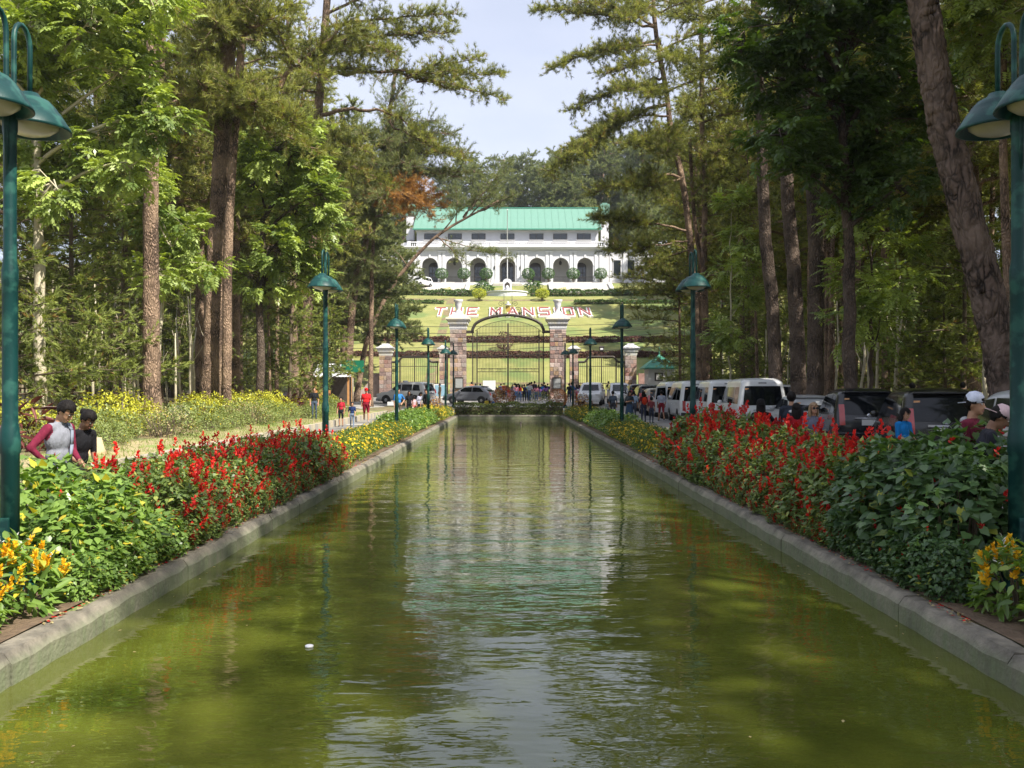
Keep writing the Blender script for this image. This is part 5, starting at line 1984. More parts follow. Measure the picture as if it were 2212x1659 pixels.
salvia = [shrub_proto('salvia_shrub', 500 + i, 0.62, 0.62, 0.95, 1500, 0.085, 0.062, 'heart', 'salvia_leaf',
                      [('salvia_red', spikes(0.64, 0.64, 0.98, 44, 0.17, 18, 0.055, 0.036), 'flower_spikes')]) for i in range(3)]
us = [[], [], []]
spots = []
for i in range(17):
    y = 9.6 + 0.55 * i
    spots.append((-3.87 + rt.uniform(-0.08, 0.08), y, rt.uniform(0.6, 0.88)))
    spots.append((-4.65 + rt.uniform(-0.1, 0.1), y + 0.3, rt.uniform(0.66, 0.9)))
scatter(salvia, us, spots, 'red salvia shrub in the bed left of the pool', 'shrub', 'red salvia along the left edge')
spots = []
for i in range(19):
    y = 9.8 + 0.55 * i
    k_ = float(np.interp(y, [9, 15, 17.5, 20.5], [1.0, 1.05, 1.18, 1.32]))
    spots.append((3.95 + rt.uniform(-0.08, 0.08), y, k_ * rt.uniform(0.72, 0.95)))
    spots.append((4.7 + rt.uniform(-0.1, 0.1), y + 0.3, k_ * rt.uniform(0.85, 1.08)))
scatter(salvia, us, spots, 'red salvia shrub in the bed right of the pool', 'shrub', 'red salvia along the right edge')

heart = [shrub_proto('leafy_shrub', 520 + i, 0.62, 0.62, 1.0, 1150, 0.115, 0.095, 'heart', 'heart_leaf',
                     [('salvia_red', spikes(0.6, 0.6, 0.98, 3, 0.07, 8), 'flower_spikes')], 26, 0.45) for i in range(2)]
uh = [[], []]
scatter(heart, uh, ((-3.88, 7.85, 0.74), (-4.62, 8.0, 0.88), (-3.95, 8.55, 0.86), (-4.7, 8.95, 0.96)), 'bright green heart leaved shrub behind the near left lamp', 'shrub', 'heart leaved shrubs on the left')
heartd = [shrub_proto('leafy_shrub', 530 + i, 0.66, 0.66, 1.15, 1500, 0.115, 0.095, 'heart', 'heart_dark',
                      [('salvia_red', spikes(0.64, 0.64, 1.12, 6, 0.10, 10), 'flower_spikes')], 26, 0.45) for i in range(2)]
uhd = [[], []]
scatter(heartd, uhd, ((4.08, 7.95, 0.98), (4.8, 8.3, 1.0), (4.02, 8.7, 1.02), (4.75, 9.1, 1.10), (4.05, 9.4, 0.96)), 'dark green heart leaved shrub beside the near right lamp', 'shrub', 'heart leaved shrubs on the right')

spots = [(-3.60 + rt.uniform(-0.05, 0.06), 9.4 + 0.42 * i, rt.uniform(0.30, 0.46)) for i in range(24)]
scatter(salvia, us, spots, 'low young salvia spilling over the left kerb', 'shrub', 'low salvia at the left kerb')
spots = [(3.62 + rt.uniform(-0.06, 0.05), 9.7 + 0.42 * i, rt.uniform(0.32, 0.5)) for i in range(25)]
scatter(salvia, us, spots, 'low young salvia spilling over the right kerb', 'shrub', 'low salvia at the right kerb')
scatter(heart, uh, [(-3.60, 7.3 + 0.36 * i, rt.uniform(0.34, 0.46)) for i in range(6)], 'low leafy shoot at the left kerb below the heart leaved shrubs', 'shrub', 'leafy shoots at the left kerb')
scatter(heartd, uhd, [(3.66, 7.25 + 0.36 * i, rt.uniform(0.34, 0.46)) for i in range(7)], 'low leafy shoot at the right kerb below the dark shrubs', 'shrub', 'leafy shoots at the right kerb')
lolly = shrub_proto('lollipop_plant', 540, 0.34, 0.34, 0.52, 330, 0.15, 0.05, 'lance', 'heart_leaf',
                    [('orange_flower', spikes(0.34, 0.34, 0.50, 34, 0.13, 38, 0.036, 0.024, 0.40), 'flower_cones'), ('white_floret', spikes(0.35, 0.35, 0.54, 14, 0.09, 4, 0.04, 0.012, 0.5), 'florets')], 12, 0.3)
ul = []
for x, y, s, lab in ((-3.84, 6.82, 0.95, 'yellow cone flowered plant by the base of the near left lamp'), (-4.2, 6.45, 0.95, 'yellow cone flowered plant at the left edge beside the kerb'),
                     (-3.88, 6.2, 0.85, 'yellow cone flowered plant at the bottom left edge'), (3.92, 6.75, 0.95, 'yellow cone flowered plant by the base of the near right lamp'),
                     (4.3, 6.4, 1.05, 'yellow cone flowered plant at the right edge beside the kerb'), (3.98, 6.1, 0.9, 'yellow cone flowered plant at the lower right edge')):
    o = put(lolly, ul, (x, y, 0.02), rt.uniform(0, 6.28), s)
    tag(o, lab, 'plant', 'yellow cone flowered plants')

mari = [shrub_proto('marigold_plant', 550 + i, 0.5, 0.5, 0.50, 800, 0.075, 0.035, 'diamond', 'marigold_leaf',
                    [('yellow_flower', discs(0.52, 0.52, 0.53, 85, 0.036), 'flower_heads')], 10) for i in range(2)]
um = [[], []]
spots, spots2, spots3, spots4 = [], [], [], []
for i in range(21):
    y = 20.4 + 0.6 * i
    (spots if y < 33 else spots3).append((-3.98 + rt.uniform(-0.06, 0.06), y, rt.uniform(0.85, 1.05)))
    if y < 33:
        spots.append((-4.7, y + 0.3, rt.uniform(0.85, 1.05)))
    if y > 21:
        spots2.append((3.98 + rt.uniform(-0.06, 0.06), y, rt.uniform(0.85, 1.05)))
        spots2.append((4.7, y + 0.3, rt.uniform(0.85, 1.05)))
scatter(mari, um, spots, 'yellow marigold clump between red salvia and green bush on the left', 'plant', 'marigolds on the left')
scatter(mari, um, spots2, 'yellow marigold clump beyond the red salvia on the right', 'plant', 'marigolds on the right')
gb = [shrub_proto('green_bush', 560 + i, 0.6, 0.6, 0.72, 800, 0.10, 0.07, 'heart', 'heart_leaf', None, 10) for i in range(2)]
ug = [[], []]
for i in range(12):
    y = 34.0 + 0.85 * i
    spots3.append((-4.1, y, rt.uniform(0.85, 1.1)))
    spots3.append((-4.7, y + 0.3, rt.uniform(0.85, 1.1)))
    spots4.append((4.1, y, rt.uniform(0.75, 1.0)))
    spots4.append((4.7, y + 0.3, rt.uniform(0.75, 1.0)))
scatter(gb, ug, [p for p in spots3 if p[1] > 33.5], 'fresh green bush in the far half of the left bed', 'bush', 'green bushes in the left bed')
scatter(gb, ug, spots4, 'fresh green bush in the far half of the right bed', 'bush', 'green bushes in the right bed')
spots, spots2 = [], []
for i in range(17):
    y = 45 + 0.7 * i
    spots.append((-4.05, y, rt.uniform(0.9, 1.2)))
    spots.append((-4.75, y + 0.3, rt.uniform(1.0, 1.4)))
    spots2.append((4.05, y, rt.uniform(0.9, 1.2)))
    spots2.append((4.75, y + 0.3, rt.uniform(1.0, 1.4)))
scatter(mari, um, spots, 'yellow marigold clump at the far end of the left bed', 'plant', 'far marigolds on the left')
scatter(mari, um, spots2, 'yellow marigold clump at the far end of the right bed', 'plant', 'far marigolds on the right')
orng = shrub_proto('croton_bush', 566, 0.7, 0.7, 1.3, 700, 0.13, 0.06, 'diamond', 'copper_leaf', [('orange_flower', discs(0.7, 0.7, 1.3, 60, 0.06), 'flower_heads')])
uo = []
for x, y, s, lab in ((-4.7, 55.5, 0.85, 'coppery orange bush at the far left corner of the pool'), (4.6, 55.0, 1.0, 'coppery orange bush at the far right corner of the pool')):
    tag(put(orng, uo, (x, y, 0.0), 0.5, s), lab, 'bush')

# shrubs on the left verge
gold = [shrub_proto('golden_shrub', 570 + i, 0.85, 0.85, 0.85, 1000, 0.085, 0.05, 'diamond', 'golden_leaf', None, 12) for i in range(2)]
lant = [shrub_proto('lantana_shrub', 575 + i, 0.8, 0.8, 0.7, 950, 0.085, 0.05, 'diamond', 'lantana_leaf', [('yellow_flower', discs(0.8, 0.8, 0.7, 9, 0.03), 'flower_heads')], 16) for i in range(2)]
ugo, ula = [[], []], [[], []]
spots, spots2 = [], []
for i in range(34):
    y = 19.0 + 1.05 * i
    if rt.random() < 0.62:
        spots2.append((-9.7 + rt.uniform(-0.35, 0.3), y + rt.uniform(-0.3, 0.3), rt.uniform(0.55, 1.05)))
    if rt.random() < 0.7:
        spots2.append((-10.6 + rt.uniform(-0.3, 0.3), y + 0.4, rt.uniform(0.7, 1.2)))
    if rt.random() < 0.72:
        spots.append((-11.3 + rt.uniform(-0.5, 0.4), y + 0.2, rt.uniform(0.8, 1.3)))
scatter(gold, ugo, spots, 'clipped yellow leaved shrub along the left verge', 'shrub', 'yellow shrubs of the left verge')
scatter(lant, ula, spots2, 'loose grey green shrub along the left road kerb', 'shrub', 'green shrubs of the left verge')
dry = shrub_proto('dry_shrub', 580, 0.8, 0.8, 0.8, 500, 0.08, 0.03, 'diamond', 'dry_leaf', None, 40)
ud = []
for x, y, lab in ((-9.7, 24.6, 'dry brown twiggy shrub in the left verge row, nearer one'), (-9.8, 33.0, 'dry brown twiggy shrub in the left verge row, farther one')):
    tag(put(dry, ud, (x, y, ground_z(x, y)), 0.3, 1.1), lab, 'shrub')
cord = shrub_proto('cordyline', 585, 0.5, 0.5, 0.9, 90, 0.48, 0.07, 'lance', 'purple_leaf', None, 6, 0.1)
uc = []
for x, y, s, lab in ((-10.3, 18.8, 1.0, 'dark purple leaved plant beside the tree stump'), (-13.2, 27.0, 0.9, 'dark purple leaved plant left of the thick pine trunk'), (-12.8, 36.0, 0.9, 'dark purple leaved plant at the foot of the slim pine trunk'),
                     (-10.9, 44.0, 0.9, 'dark purple leaved plant farther along the verge')):
    tag(put(cord, uc, (x, y, ground_z(x, y)), s, s), lab, 'plant')

# grass tufts on the verge (nobody could count them)
rng = np.random.default_rng(5)
n = 5000
X = -8.2 - rng.beta(1.2, 1.5, n) * 1.7
Y = rng.uniform(12, 52, n)
P = np.stack([X, Y, [ground_z(a, b) for a, b in zip(X, Y)]], 1)
V, F, t_ = leaf_arrays(P, np.array([0, 0, 1.0]) + rng.normal(0, 0.5, (n, 3)), rand_dirs(rng, n), rng.uniform(0.05, 0.16, n), 0.02, 'needle', rng.uniform(0, 1, n))
tag(link('grass', np_mesh('grass', V, F, M['grass_blade'], t_)), 'short dry grass on the left verge', 'grass', kind='stuff')
# petals and dry leaves fallen on the kerb tops
n = 900
sd = rng.choice([-1, 1], n)
P = np.stack([sd * (3.36 + rng.beta(2.2, 1.2, n) * 0.10), 6.5 + rng.uniform(0, 1, n) ** 1.3 * 16, np.full(n, 0.022)], 1)
V, F, t_ = leaf_arrays(P, rng.normal(0, 1, (n, 3)) * np.array([1, 1, 0.1]), np.array([0, 0, 1.0]) + rng.normal(0, 0.25, (n, 3)), rng.uniform(0.02, 0.05, n), 0.022, 'diamond', rng.uniform(0, 1, n))
tag(link('fallen_petals', np_mesh('fallen_petals', V, F, [M['salvia_red'], M['dry_leaf']], t_, (rng.uniform(0, 1, n) < 0.6).astype(np.int32))), 'red petals and dry leaves fallen on the pool kerb', 'petals', kind='stuff')
# a few leaves and scum flecks floating on the pool
n = 150
P = np.stack([rng.uniform(-3.2, 3.2, n), 4.6 + rng.uniform(0, 1, n) ** 1.5 * 40, np.full(n, -0.2115)], 1)
P[: n // 2, 0] = np.sign(P[: n // 2, 0]) * (3.25 - rng.beta(1, 4, n // 2) * 0.7)
V, F, t_ = leaf_arrays(P, rng.normal(0, 1, (n, 3)) * np.array([1, 1, 0]), np.array([0, 0, 1.0]) + rng.normal(0, 0.05, (n, 3)), rng.uniform(0.012, 0.045, n), 0.02, 'diamond', rng.uniform(0, 1, n))
tag(link('floating_leaves', np_mesh('floating_leaves', V, F, M['dry_leaf'], t_)), 'tiny dry leaves floating on the pool', 'leaves', kind='stuff')
# litter of needles and leaves under the right trees
n = 9000
X = np.concatenate([rng.uniform(11.6, 26, n // 2), rng.uniform(-26, -13, n // 2)])
Y = rng.uniform(14, 60, n)
P = np.stack([X, Y, [ground_z(a, b) + 0.01 for a, b in zip(X, Y)]], 1)
V, F, t_ = leaf_arrays(P, rng.normal(0, 1, (n, 3)) * np.array([1, 1, 0.15]), np.array([0, 0, 1.0]) + rng.normal(0, 0.3, (n, 3)), rng.uniform(0.06, 0.14, n), 0.05, 'diamond', rng.uniform(0, 1, n))
tag(link('leaf_litter', np_mesh('leaf_litter', V, F, M['dry_leaf'], t_)), 'dry fallen leaves under the trees', 'leaf litter', kind='stuff')


# hedges
def hedge(name, label, A, B, w, h, leafm, L, n_per_m, seed, cat='hedge', group=None):
    rng = np.random.default_rng(seed)
    A, B = np.array(A, float), np.array(B, float)
    ln = np.linalg.norm(B - A)
    n = int(ln * n_per_m)
    t = rng.uniform(0, 1, n)
    ax = (B - A) / ln
    sd = np.array([-ax[1], ax[0], 0])
    face = rng.integers(0, 4, n)
    u, v = rng.uniform(-0.5, 0.5, n), rng.uniform(0, 1, n)
    off = np.where(face == 0, -0.5, np.where(face == 1, 0.5, u))
    zz = np.where(face >= 2, 1.0, v)
    nrm = np.where((face == 0)[:, None], -sd, np.where((face == 1)[:, None], sd, np.array([0, 0, 1.0])))
    wav = 1 + 0.08 * np.sin(t * ln * 2.1) + 0.05 * np.sin(t * ln * 5.3)
    base = A + (B - A) * t[:, None]
    P = base + sd * (off * w * wav)[:, None] + np.array([0, 0, 1.0]) * (zz * h * wav)[:, None]
    V, F, tt = leaf_cloud(rng, P, nrm, L, L * 0.6, 'diamond', 0.2)
    root = tag(empty(name, tuple((A + B) / 2)), label, cat, group)
    me = np_mesh('foliage', V - (A + B) / 2, F, M[leafm], tt)
    link('foliage', me, root)
    core = MB()
    m_ = (A + B) / 2
    core.tube([tuple(A - m_ + np.array([0, 0, h * 0.42])), tuple(B - m_ + np.array([0, 0, h * 0.42]))], min(w, h) * 0.36, 6)
    core.build('branches', M['twig'], root)
    return root


hedge('hedge', 'low dark clipped hedge across the far end of the pool', (-3.55, 57.35, 0.02), (3.5, 57.35, 0.02), 0.8, 0.70, 'hedge_leaf', 0.13, 900, 601)
for y, zb, lab in ((103.0, 0, 'lower brown red hedge line across the hill lawn'), (109.0, 0, 'upper brown red hedge line across the hill lawn')):
    z = ground_z(0, y)
    hedge('hedge', lab, (-24, y, z - 0.1), (24, y, z - 0.1), 0.7, 0.66, 'hedge_brown', 0.24, 330, 610 + int(y), group='brown hedges on the hill')
z = ground_z(0, 128.0)
hedge('hedge', 'thin green hedge above the sign letters, left part', (-24, 128, z - 0.1), (-9.5, 128, z - 0.1), 0.7, 0.6, 'hedge_far', 0.28, 230, 631, group='green hedges below the mansion')
hedge('hedge', 'thin green hedge above the sign letters, right part', (9.5, 128, z - 0.1), (24, 128, z - 0.1), 0.7, 0.6, 'hedge_far', 0.28, 230, 632, group='green hedges below the mansion')
z = ground_z(0, 134.0)
hedge('hedge', 'thick green hedge left of the fountain', (-26, 134, z - 0.1), (-3.6, 134, z - 0.1), 1.1, 1.0, 'hedge_far', 0.30, 300, 633, group='green hedges below the mansion')
hedge('hedge', 'thick green hedge right of the fountain', (3.2, 134, z - 0.1), (26, 134, z - 0.1), 1.1, 1.0, 'hedge_far', 0.30, 300, 634, group='green hedges below the mansion')


def topiary(name, seed, r, rz, h0, leafm, n, L, stem=0.12):
    rng = np.random.default_rng(seed)
    root = empty(name)
    w_ = MB()
    w_.tube([(0, 0, 0), (0.03, 0, h0 + rz * 0.5)], [stem, stem * 0.7], 7)
    for i in range(5):
        a = i * 1.256
        w_.tube([(0, 0, h0 * 0.6), (math.cos(a) * r * 0.5, math.sin(a) * r * 0.5, h0 + rz * 0.5)], [stem * 0.5, stem * 0.2], 5, False)
    w_.build('trunk', M['twig'], root)
    u = rand_dirs(rng, n)
    P = u * np.array([r, r, rz]) * rng.uniform(0.86, 1.03, n)[:, None] + np.array([0, 0, h0 + rz])
    P[:, 2] = np.maximum(P[:, 2], h0 + rz * 0.25)
    V, F, t_ = leaf_cloud(rng, P, u, L, L * 0.6, 'diamond', 0.1)
    link('crown', np_mesh('crown', V, F, M[leafm], t_), root)
    return root


tp, ut = topiary('topiary_tree', 640, 1.02, 0.95, 0.55, 'topiary_leaf', 1100, 0.22), []
for i, (u, nm) in enumerate(((435, 'first from the left'), (640, 'second from the left'), (846, 'third from the left'), (1236, 'just right of the palm beds'), (1420, 'second from the right end'), (1650, 'near the right end'), (1905, 'at the far right end'))):
    x = ((1550 + u / 2.328) * 0.5486 - VPX) / FPX * 147.6
    tag(put(tp, ut, (x, 148.9, ground_z(0, 148.9) + 0.3), i, 1.0), 'round clipped tree before the mansion arches, ' + nm, 'topiary', 'round clipped trees before the mansion')
tl, utl = topiary('topiary_tree', 641, 0.98, 0.72, 0.45, 'lime_leaf', 1000, 0.2, 0.14), []
for x, nm in ((-4.45, 'left'), (4.9, 'right')):
    tag(put(tl, utl, (x, 130.6, ground_z(0, 130.6)), x, 1.0), 'lime yellow clipped bush on the lawn %s of the gate crest' % nm, 'topiary', 'lime clipped bushes')
b1, ub1 = topiary('round_bush', 642, 0.72, 0.70, 0.45, 'copper_leaf', 1600, 0.11, 0.06), []
for x, y, s, lab in ((-0.35, 59.4, 1.0, 'round copper brown clipped bush at the far end of the pool'), (3.3, 60.2, 0.9, 'coppery loose bush right of the round one, before the right pillar')):
    tag(put(b1, ub1, (x, y, 0.05), x, s), lab, 'bush')
b2 = topiary('round_bush', 643, 0.75, 0.6, 0.3, 'lantana_leaf', 500, 0.10, 0.05)
b2.location = (2.1, 59.6, 0.05)
tag(b2, 'sparse grey green rose bush beside the copper bush', 'bush')
b3, ub3 = topiary('round_bush', 644, 1.0, 0.95, 0.1, 'hedge_brown', 700, 0.2, 0.1), []
for x, y, lab in ((-0.55, 105.3, 'brown conical bush between the two brown hedges, behind the gate'), (-14.6, 104.5, 'brown conical bush on the lawn behind the left side gate')):
    tag(put(b3, ub3, (x, y, ground_z(0, y)), x, (1, 1, 1.15)), lab, 'bush')
palm = shrub_proto('palm_bush', 650, 1.2, 1.2, 2.1, 260, 0.9, 0.12, 'lance', 'topiary_leaf', None, 12, 0.5)
upm = []
for x, lab in ((-4.1, 'spiky palm bush left of the white monument'), (3.9, 'spiky palm bush right of the white monument')):
    tag(put(palm, upm, (x, 141.0, ground_z(0, 141.0) - 0.1), x, 1.0), lab, 'bush')
ylw, uy = shrub_proto('flower_bush', 651, 0.9, 0.9, 0.9, 350, 0.2, 0.12, 'diamond', 'golden_leaf'), []
for x, y, lab in ((-10.0, 141.5, 'yellow bush at the inner edge of the left drive'), (8.6, 141.5, 'green yellow bush at the inner edge of the right drive'), (-15.0, 146.5, 'yellow bush beside the parked white car')):
    tag(put(ylw, uy, (x, y, ground_z(0, y) - 0.1), x, 1.1), lab, 'bush')
fring, uf = shrub_proto('flower_bush', 652, 0.8, 0.8, 0.55, 300, 0.16, 0.1, 'diamond', 'copper_leaf'), []
for x, lab in ((-2.5, 'pink brown flower clump left of the monument'), (1.7, 'pink brown flower clump right of the monument')):
    tag(put(fring, uf, (x, 139.5, ground_z(0, 139.5)), x, 1.0), lab, 'bush')


# ------------------------------------------------------------------ vehicles
PAINT = {}


def paint(c, name, rough=0.25):
    if name not in PAINT:
        PAINT[name] = noise_mat('paint_' + name, tuple(x * 0.9 for x in c), c, scale=2.0, rough=rough, coat=0.35, spec=0.4, detail=3)
    return PAINT[name]


M['car_glass'] = plain('car_glass', (0.006, 0.008, 0.010), 0.05, spec=0.35)
M['car_trim'] = plain('car_trim', (0.025, 0.025, 0.027), 0.5)
M['tyre'] = plain('tyre', (0.02, 0.02, 0.021), 0.85)
M['rim'] = plain('rim', (0.42, 0.42, 0.44), 0.3, 0.7)
M['tail_red'] = plain('tail_red', (0.42, 0.012, 0.012), 0.12, coat=0.8)
M['lamp_clear'] = plain('lamp_clear', (0.70, 0.72, 0.74), 0.08, coat=0.8)
M['chrome'] = plain('chrome', (0.62, 0.63, 0.65), 0.15, 0.9)
M['plate'] = plain('plate', (0.62, 0.62, 0.60), 0.5)
M['sticker'] = plain('sticker', (0.80, 0.42, 0.20), 0.6)


def chaikin(pts, it=2, q=0.22):
    for _ in range(it):
        out = []
        n = len(pts)
        for i in range(n):
            a, b = np.array(pts[i]), np.array(pts[(i + 1) % n])
            out += [tuple(a + (b - a) * q), tuple(a + (b - a) * (1 - q))]
        pts = out
    return pts


CARS = {
    'van': dict(L=4.84, W=1.88, H=2.12, belt=1.05, taper=0.16,
                prof=[(0.06, 0.30), (0.0, 0.42), (0.0, 0.95), (0.05, 1.30), (0.16, 1.98), (0.30, 2.10), (0.9, 2.13), (3.3, 2.12), (3.75, 2.04), (4.50, 1.20), (4.72, 1.02), (4.84, 0.80), (4.84, 0.40), (4.76, 0.28)],
                rear=(1.10, 1.84, 0.76), front=(1.20, 1.92, 0.74),
                sides=[((0.30, 1.15), (1.35, 1.15), (1.35, 1.80), (0.45, 1.80)), ((1.45, 1.15), (2.75, 1.15), (2.75, 1.80), (1.45, 1.80)), ((2.85, 1.15), (4.25, 1.15), (3.72, 1.80), (2.85, 1.80))],
                tail=(0.84, 0.62, 1.12, 0.16), wheels=(1.0, 3.75), wr=0.34),
    'mpv': dict(L=4.6, W=1.80, H=1.72, belt=0.98, taper=0.22,
                prof=[(0.10, 0.30), (0.0, 0.42), (0.0, 0.80), (0.06, 0.98), (0.36, 1.62), (0.55, 1.71), (1.2, 1.74), (2.4, 1.70), (2.75, 1.62), (3.55, 1.06), (3.80, 0.98), (4.42, 0.82), (4.58, 0.65), (4.60, 0.38), (4.5, 0.27)],
                rear=(1.02, 1.56, 0.70), front=(1.06, 1.58, 0.68),
                sides=[((0.42, 1.05), (1.15, 1.05), (1.15, 1.55), (0.60, 1.52)), ((1.22, 1.05), (2.20, 1.05), (2.20, 1.57), (1.22, 1.56)), ((2.28, 1.05), (3.35, 1.08), (2.72, 1.52), (2.28, 1.56))],
                tail=(0.80, 0.72, 1.30, 0.15), wheels=(0.85, 3.65), wr=0.34),
    'suv': dict(L=4.7, W=1.86, H=1.80, belt=1.06, taper=0.24,
                prof=[(0.10, 0.36), (0.0, 0.46), (0.0, 0.90), (0.05, 1.06), (0.26, 1.68), (0.45, 1.78), (1.2, 1.81), (2.4, 1.78), (2.75, 1.70), (3.40, 1.16), (3.60, 1.08), (4.45, 0.98), (4.66, 0.82), (4.70, 0.45), (4.6, 0.34)],
                rear=(1.12, 1.62, 0.68), front=(1.16, 1.64, 0.68),
                sides=[((0.42, 1.14), (1.15, 1.14), (1.15, 1.62), (0.60, 1.60)), ((1.22, 1.14), (2.20, 1.14), (2.20, 1.64), (1.22, 1.64)), ((2.28, 1.14), (3.25, 1.17), (2.75, 1.60), (2.28, 1.63))],
                tail=(0.84, 0.95, 1.25, 0.18), wheels=(0.9, 3.7), wr=0.38),
    'hatch': dict(L=4.2, W=1.72, H=1.50, belt=0.92, taper=0.26,
                  prof=[(0.10, 0.28), (0.0, 0.40), (0.0, 0.75), (0.10, 0.95), (0.75, 1.40), (1.1, 1.49), (1.9, 1.50), (2.3, 1.44), (3.10, 0.98), (3.35, 0.92), (4.05, 0.75), (4.18, 0.6), (4.20, 0.36), (4.1, 0.25)],
                  rear=(1.00, 1.36, 0.62), front=(1.00, 1.38, 0.62),
                  sides=[((0.55, 1.00), (1.55, 1.00), (1.55, 1.36), (0.95, 1.34)), ((1.62, 1.00), (2.85, 1.02), (2.28, 1.36), (1.62, 1.38))],
                  tail=(0.76, 0.72, 1.00, 0.16), wheels=(0.75, 3.35), wr=0.31),
}


def car(kind, paint_mat, label, loc, rz, group=None, name=None, extra=None):
    S = CARS[kind]
    L, W, belt = S['L'], S['W'], S['belt']
    hw0 = W / 2
    root = tag(empty(name or {'van': 'parked_van', 'mpv': 'parked_car', 'suv': 'parked_car', 'hatch': 'parked_car'}[kind], loc, rz), label, 'van' if kind == 'van' else 'car', group)
    prof = chaikin(S['prof'], 2)
    out = []
    n = len(prof)
    for i in range(n):          # outline carries points exactly on the belt line
        a, b = prof[i], prof[(i + 1) % n]
        out.append(a)
        if (a[1] - belt) * (b[1] - belt) < 0:
            k = (belt - a[1]) / (b[1] - a[1])
            out.append((a[0] + (b[0] - a[0]) * k, belt))
    prof = np.array(out)
    n = len(prof)
    d = np.roll(prof, -1, 0) - np.roll(prof, 1, 0)
    nrm = np.stack([d[:, 1], -d[:, 0]], 1)
    nrm /= np.linalg.norm(nrm, axis=1, keepdims=True)
    cen = prof.mean(0)
    sgn = np.sign(((prof - cen) * nrm).sum(1, keepdims=True))
    nrm *= sgn
    hw = lambda z: hw0 - max(0.0, z - belt) * S['taper']
    ts = [-1, -0.99, -0.965, -0.92, -0.85, -0.7, -0.35, 0, 0.35, 0.7, 0.85, 0.92, 0.965, 0.99, 1]
    mb = MB()
    V = []
    for t in ts:
        s = max(0.0, (abs(t) - 0.74) / 0.26)
        ins = 0.14 * (1 - math.sqrt(max(0, 1 - s * s)))
        pp = prof - nrm * ins
        crown = 0.035 * (1 - t * t)
        for (y, z) in pp:
            zc = crown if z > belt else 0
            yb = -0.03 * (1 - t * t) if y < 0.5 else (0.06 * (1 - t * t) if y > L - 0.7 else 0)
            V.append((t * hw(z), y - L / 2 + yb, z + (zc if 0.5 < y < L - 1.2 else 0)))
    F = []
    for i in range(len(ts) - 1):
        for j in range(n):
            j2 = (j + 1) % n
            F.append((i * n + j, (i + 1) * n + j, (i + 1) * n + j2, i * n + j2))
    for i, fl in ((0, False), (len(ts) - 1, True)):
        lo = [i * n + j for j in range(n) if prof[j][1] <= belt + 1e-6]
        hi = [j for j in range(n) if prof[j][1] >= belt - 1e-6]
        hi = [i * n + j for j in hi]
        # outline order starts at the rear bottom, so the lower loop wraps round and the upper one is contiguous
        F.append(tuple(lo if fl else reversed(lo)))
        F.append(tuple(hi if fl else reversed(hi)))
    mb.add(V, F)
    body = mb.build('body', paint_mat, root, True)
    try:
        body.data.set_sharp_from_angle(angle=math.radians(38))
    except Exception:
        pass

    def surf_y(z, rear):
        pts = [(p[1], p[0]) for p in prof if (p[0] < L * 0.4 if rear else p[0] > L * 0.55) and p[1] > 0.35]
        pts = sorted(pts)
        return float(np.interp(z, [p[0] for p in pts], [p[1] for p in pts]))

    def end_glass(name_, z0, z1, a, rear, matn, par=None, off=0.008, x0=None):
        g = MB()
        nx, nz = 9, 5
        vv = []
        for iz in range(nz):
            z = z0 + (z1 - z0) * iz / (nz - 1)
            k = a - 0.10 * iz / (nz - 1)
            for ix in range(nx):
                t = -1 + 2 * ix / (nx - 1)
                x = t * k if x0 is None else x0 + t * a
                tt = x / hw0
                bow = (-0.03 if rear else 0.06) * (1 - tt * tt)
                vv.append((x, surf_y(z, rear) - L / 2 + bow + (-off if rear else off), z))
        ff = []
        for iz in range(nz - 1):
            for ix in range(nx - 1):
                q = iz * nx + ix
                ff.append((q, q + 1, q + nx + 1, q + nx) if rear else (q, q + nx, q + nx + 1, q + 1))
        g.add(vv, ff)
        return g.build(name_, M[matn], par or root, True)
    rw = end_glass('rear_window', S['rear'][0], S['rear'][1], S['rear'][2], True, 'car_glass')
    end_glass('windshield', S['front'][0], S['front'][1], S['front'][2], False, 'car_glass')
    for s in (-1, 1):
        for poly in S['sides']:
            g = MB()
            g.add([(s * (hw(z) + 0.005), y - L / 2, z) for y, z in poly], [(0, 1, 2, 3) if s > 0 else (3, 2, 1, 0)])
            g.build('side_window', M['car_glass'], root)
        tx, tz0, tz1, tw = S['tail']
        end_glass('tail_light', tz0, tz1, tw / 2, True, 'tail_red', None, 0.014, s * (tx - tw / 2 - 0.02))
        g = MB()
        zc = 0.62 if kind == 'hatch' else 0.80
        g.box((s * (hw0 - 0.26), surf_y(zc, False) - L / 2 - 0.0, zc), (0.36, 0.10, 0.17))
        g.build('headlight', M['lamp_clear'], root)
        g = MB()
        my = max(p[0] for p in S['sides'][-1]) - 0.25
        g.ball((s * (hw0 + 0.10), my - L / 2, belt + 0.12), (0.11, 0.07, 0.09), 8, 6)
        g.build('mirror', paint_mat, root, True)
        for wy in S['wheels']:
            r = S['wr']
            ar = MB()
            ar.prism([(s * 0 + (r + 0.07) * math.cos(math.pi * i / 10), r + (r + 0.05) * math.sin(math.pi * i / 10)) for i in range(11)] + [(-(r + 0.07), 0.28), (r + 0.07, 0.28)], 0, 0.02)
            ar.v = [(s * (hw0 + 0.003 - (0.02 - v[1])), wy - L / 2 + v[0], v[2]) for v in ar.v]
            ar.build('wheel_arch', M['car_trim'], root)
            wmb = MB()
            wmb.lathe([(r * 0.62, -0.11), (r * 0.95, -0.11), (r, -0.07), (r, 0.07), (r * 0.95, 0.11), (r * 0.62, 0.11)], 20)
            wmb.v = [(s * (hw0 - 0.10) + v[2], wy - L / 2 + v[0], r + v[1]) for v in wmb.v]
            wh = wmb.build('wheel', M['tyre'], root, False)
            rm = MB()
            rm.lathe([(r * 0.60, 0), (r * 0.58, 0.02), (r * 0.2, 0.035), (0.02, 0.035)], 16)
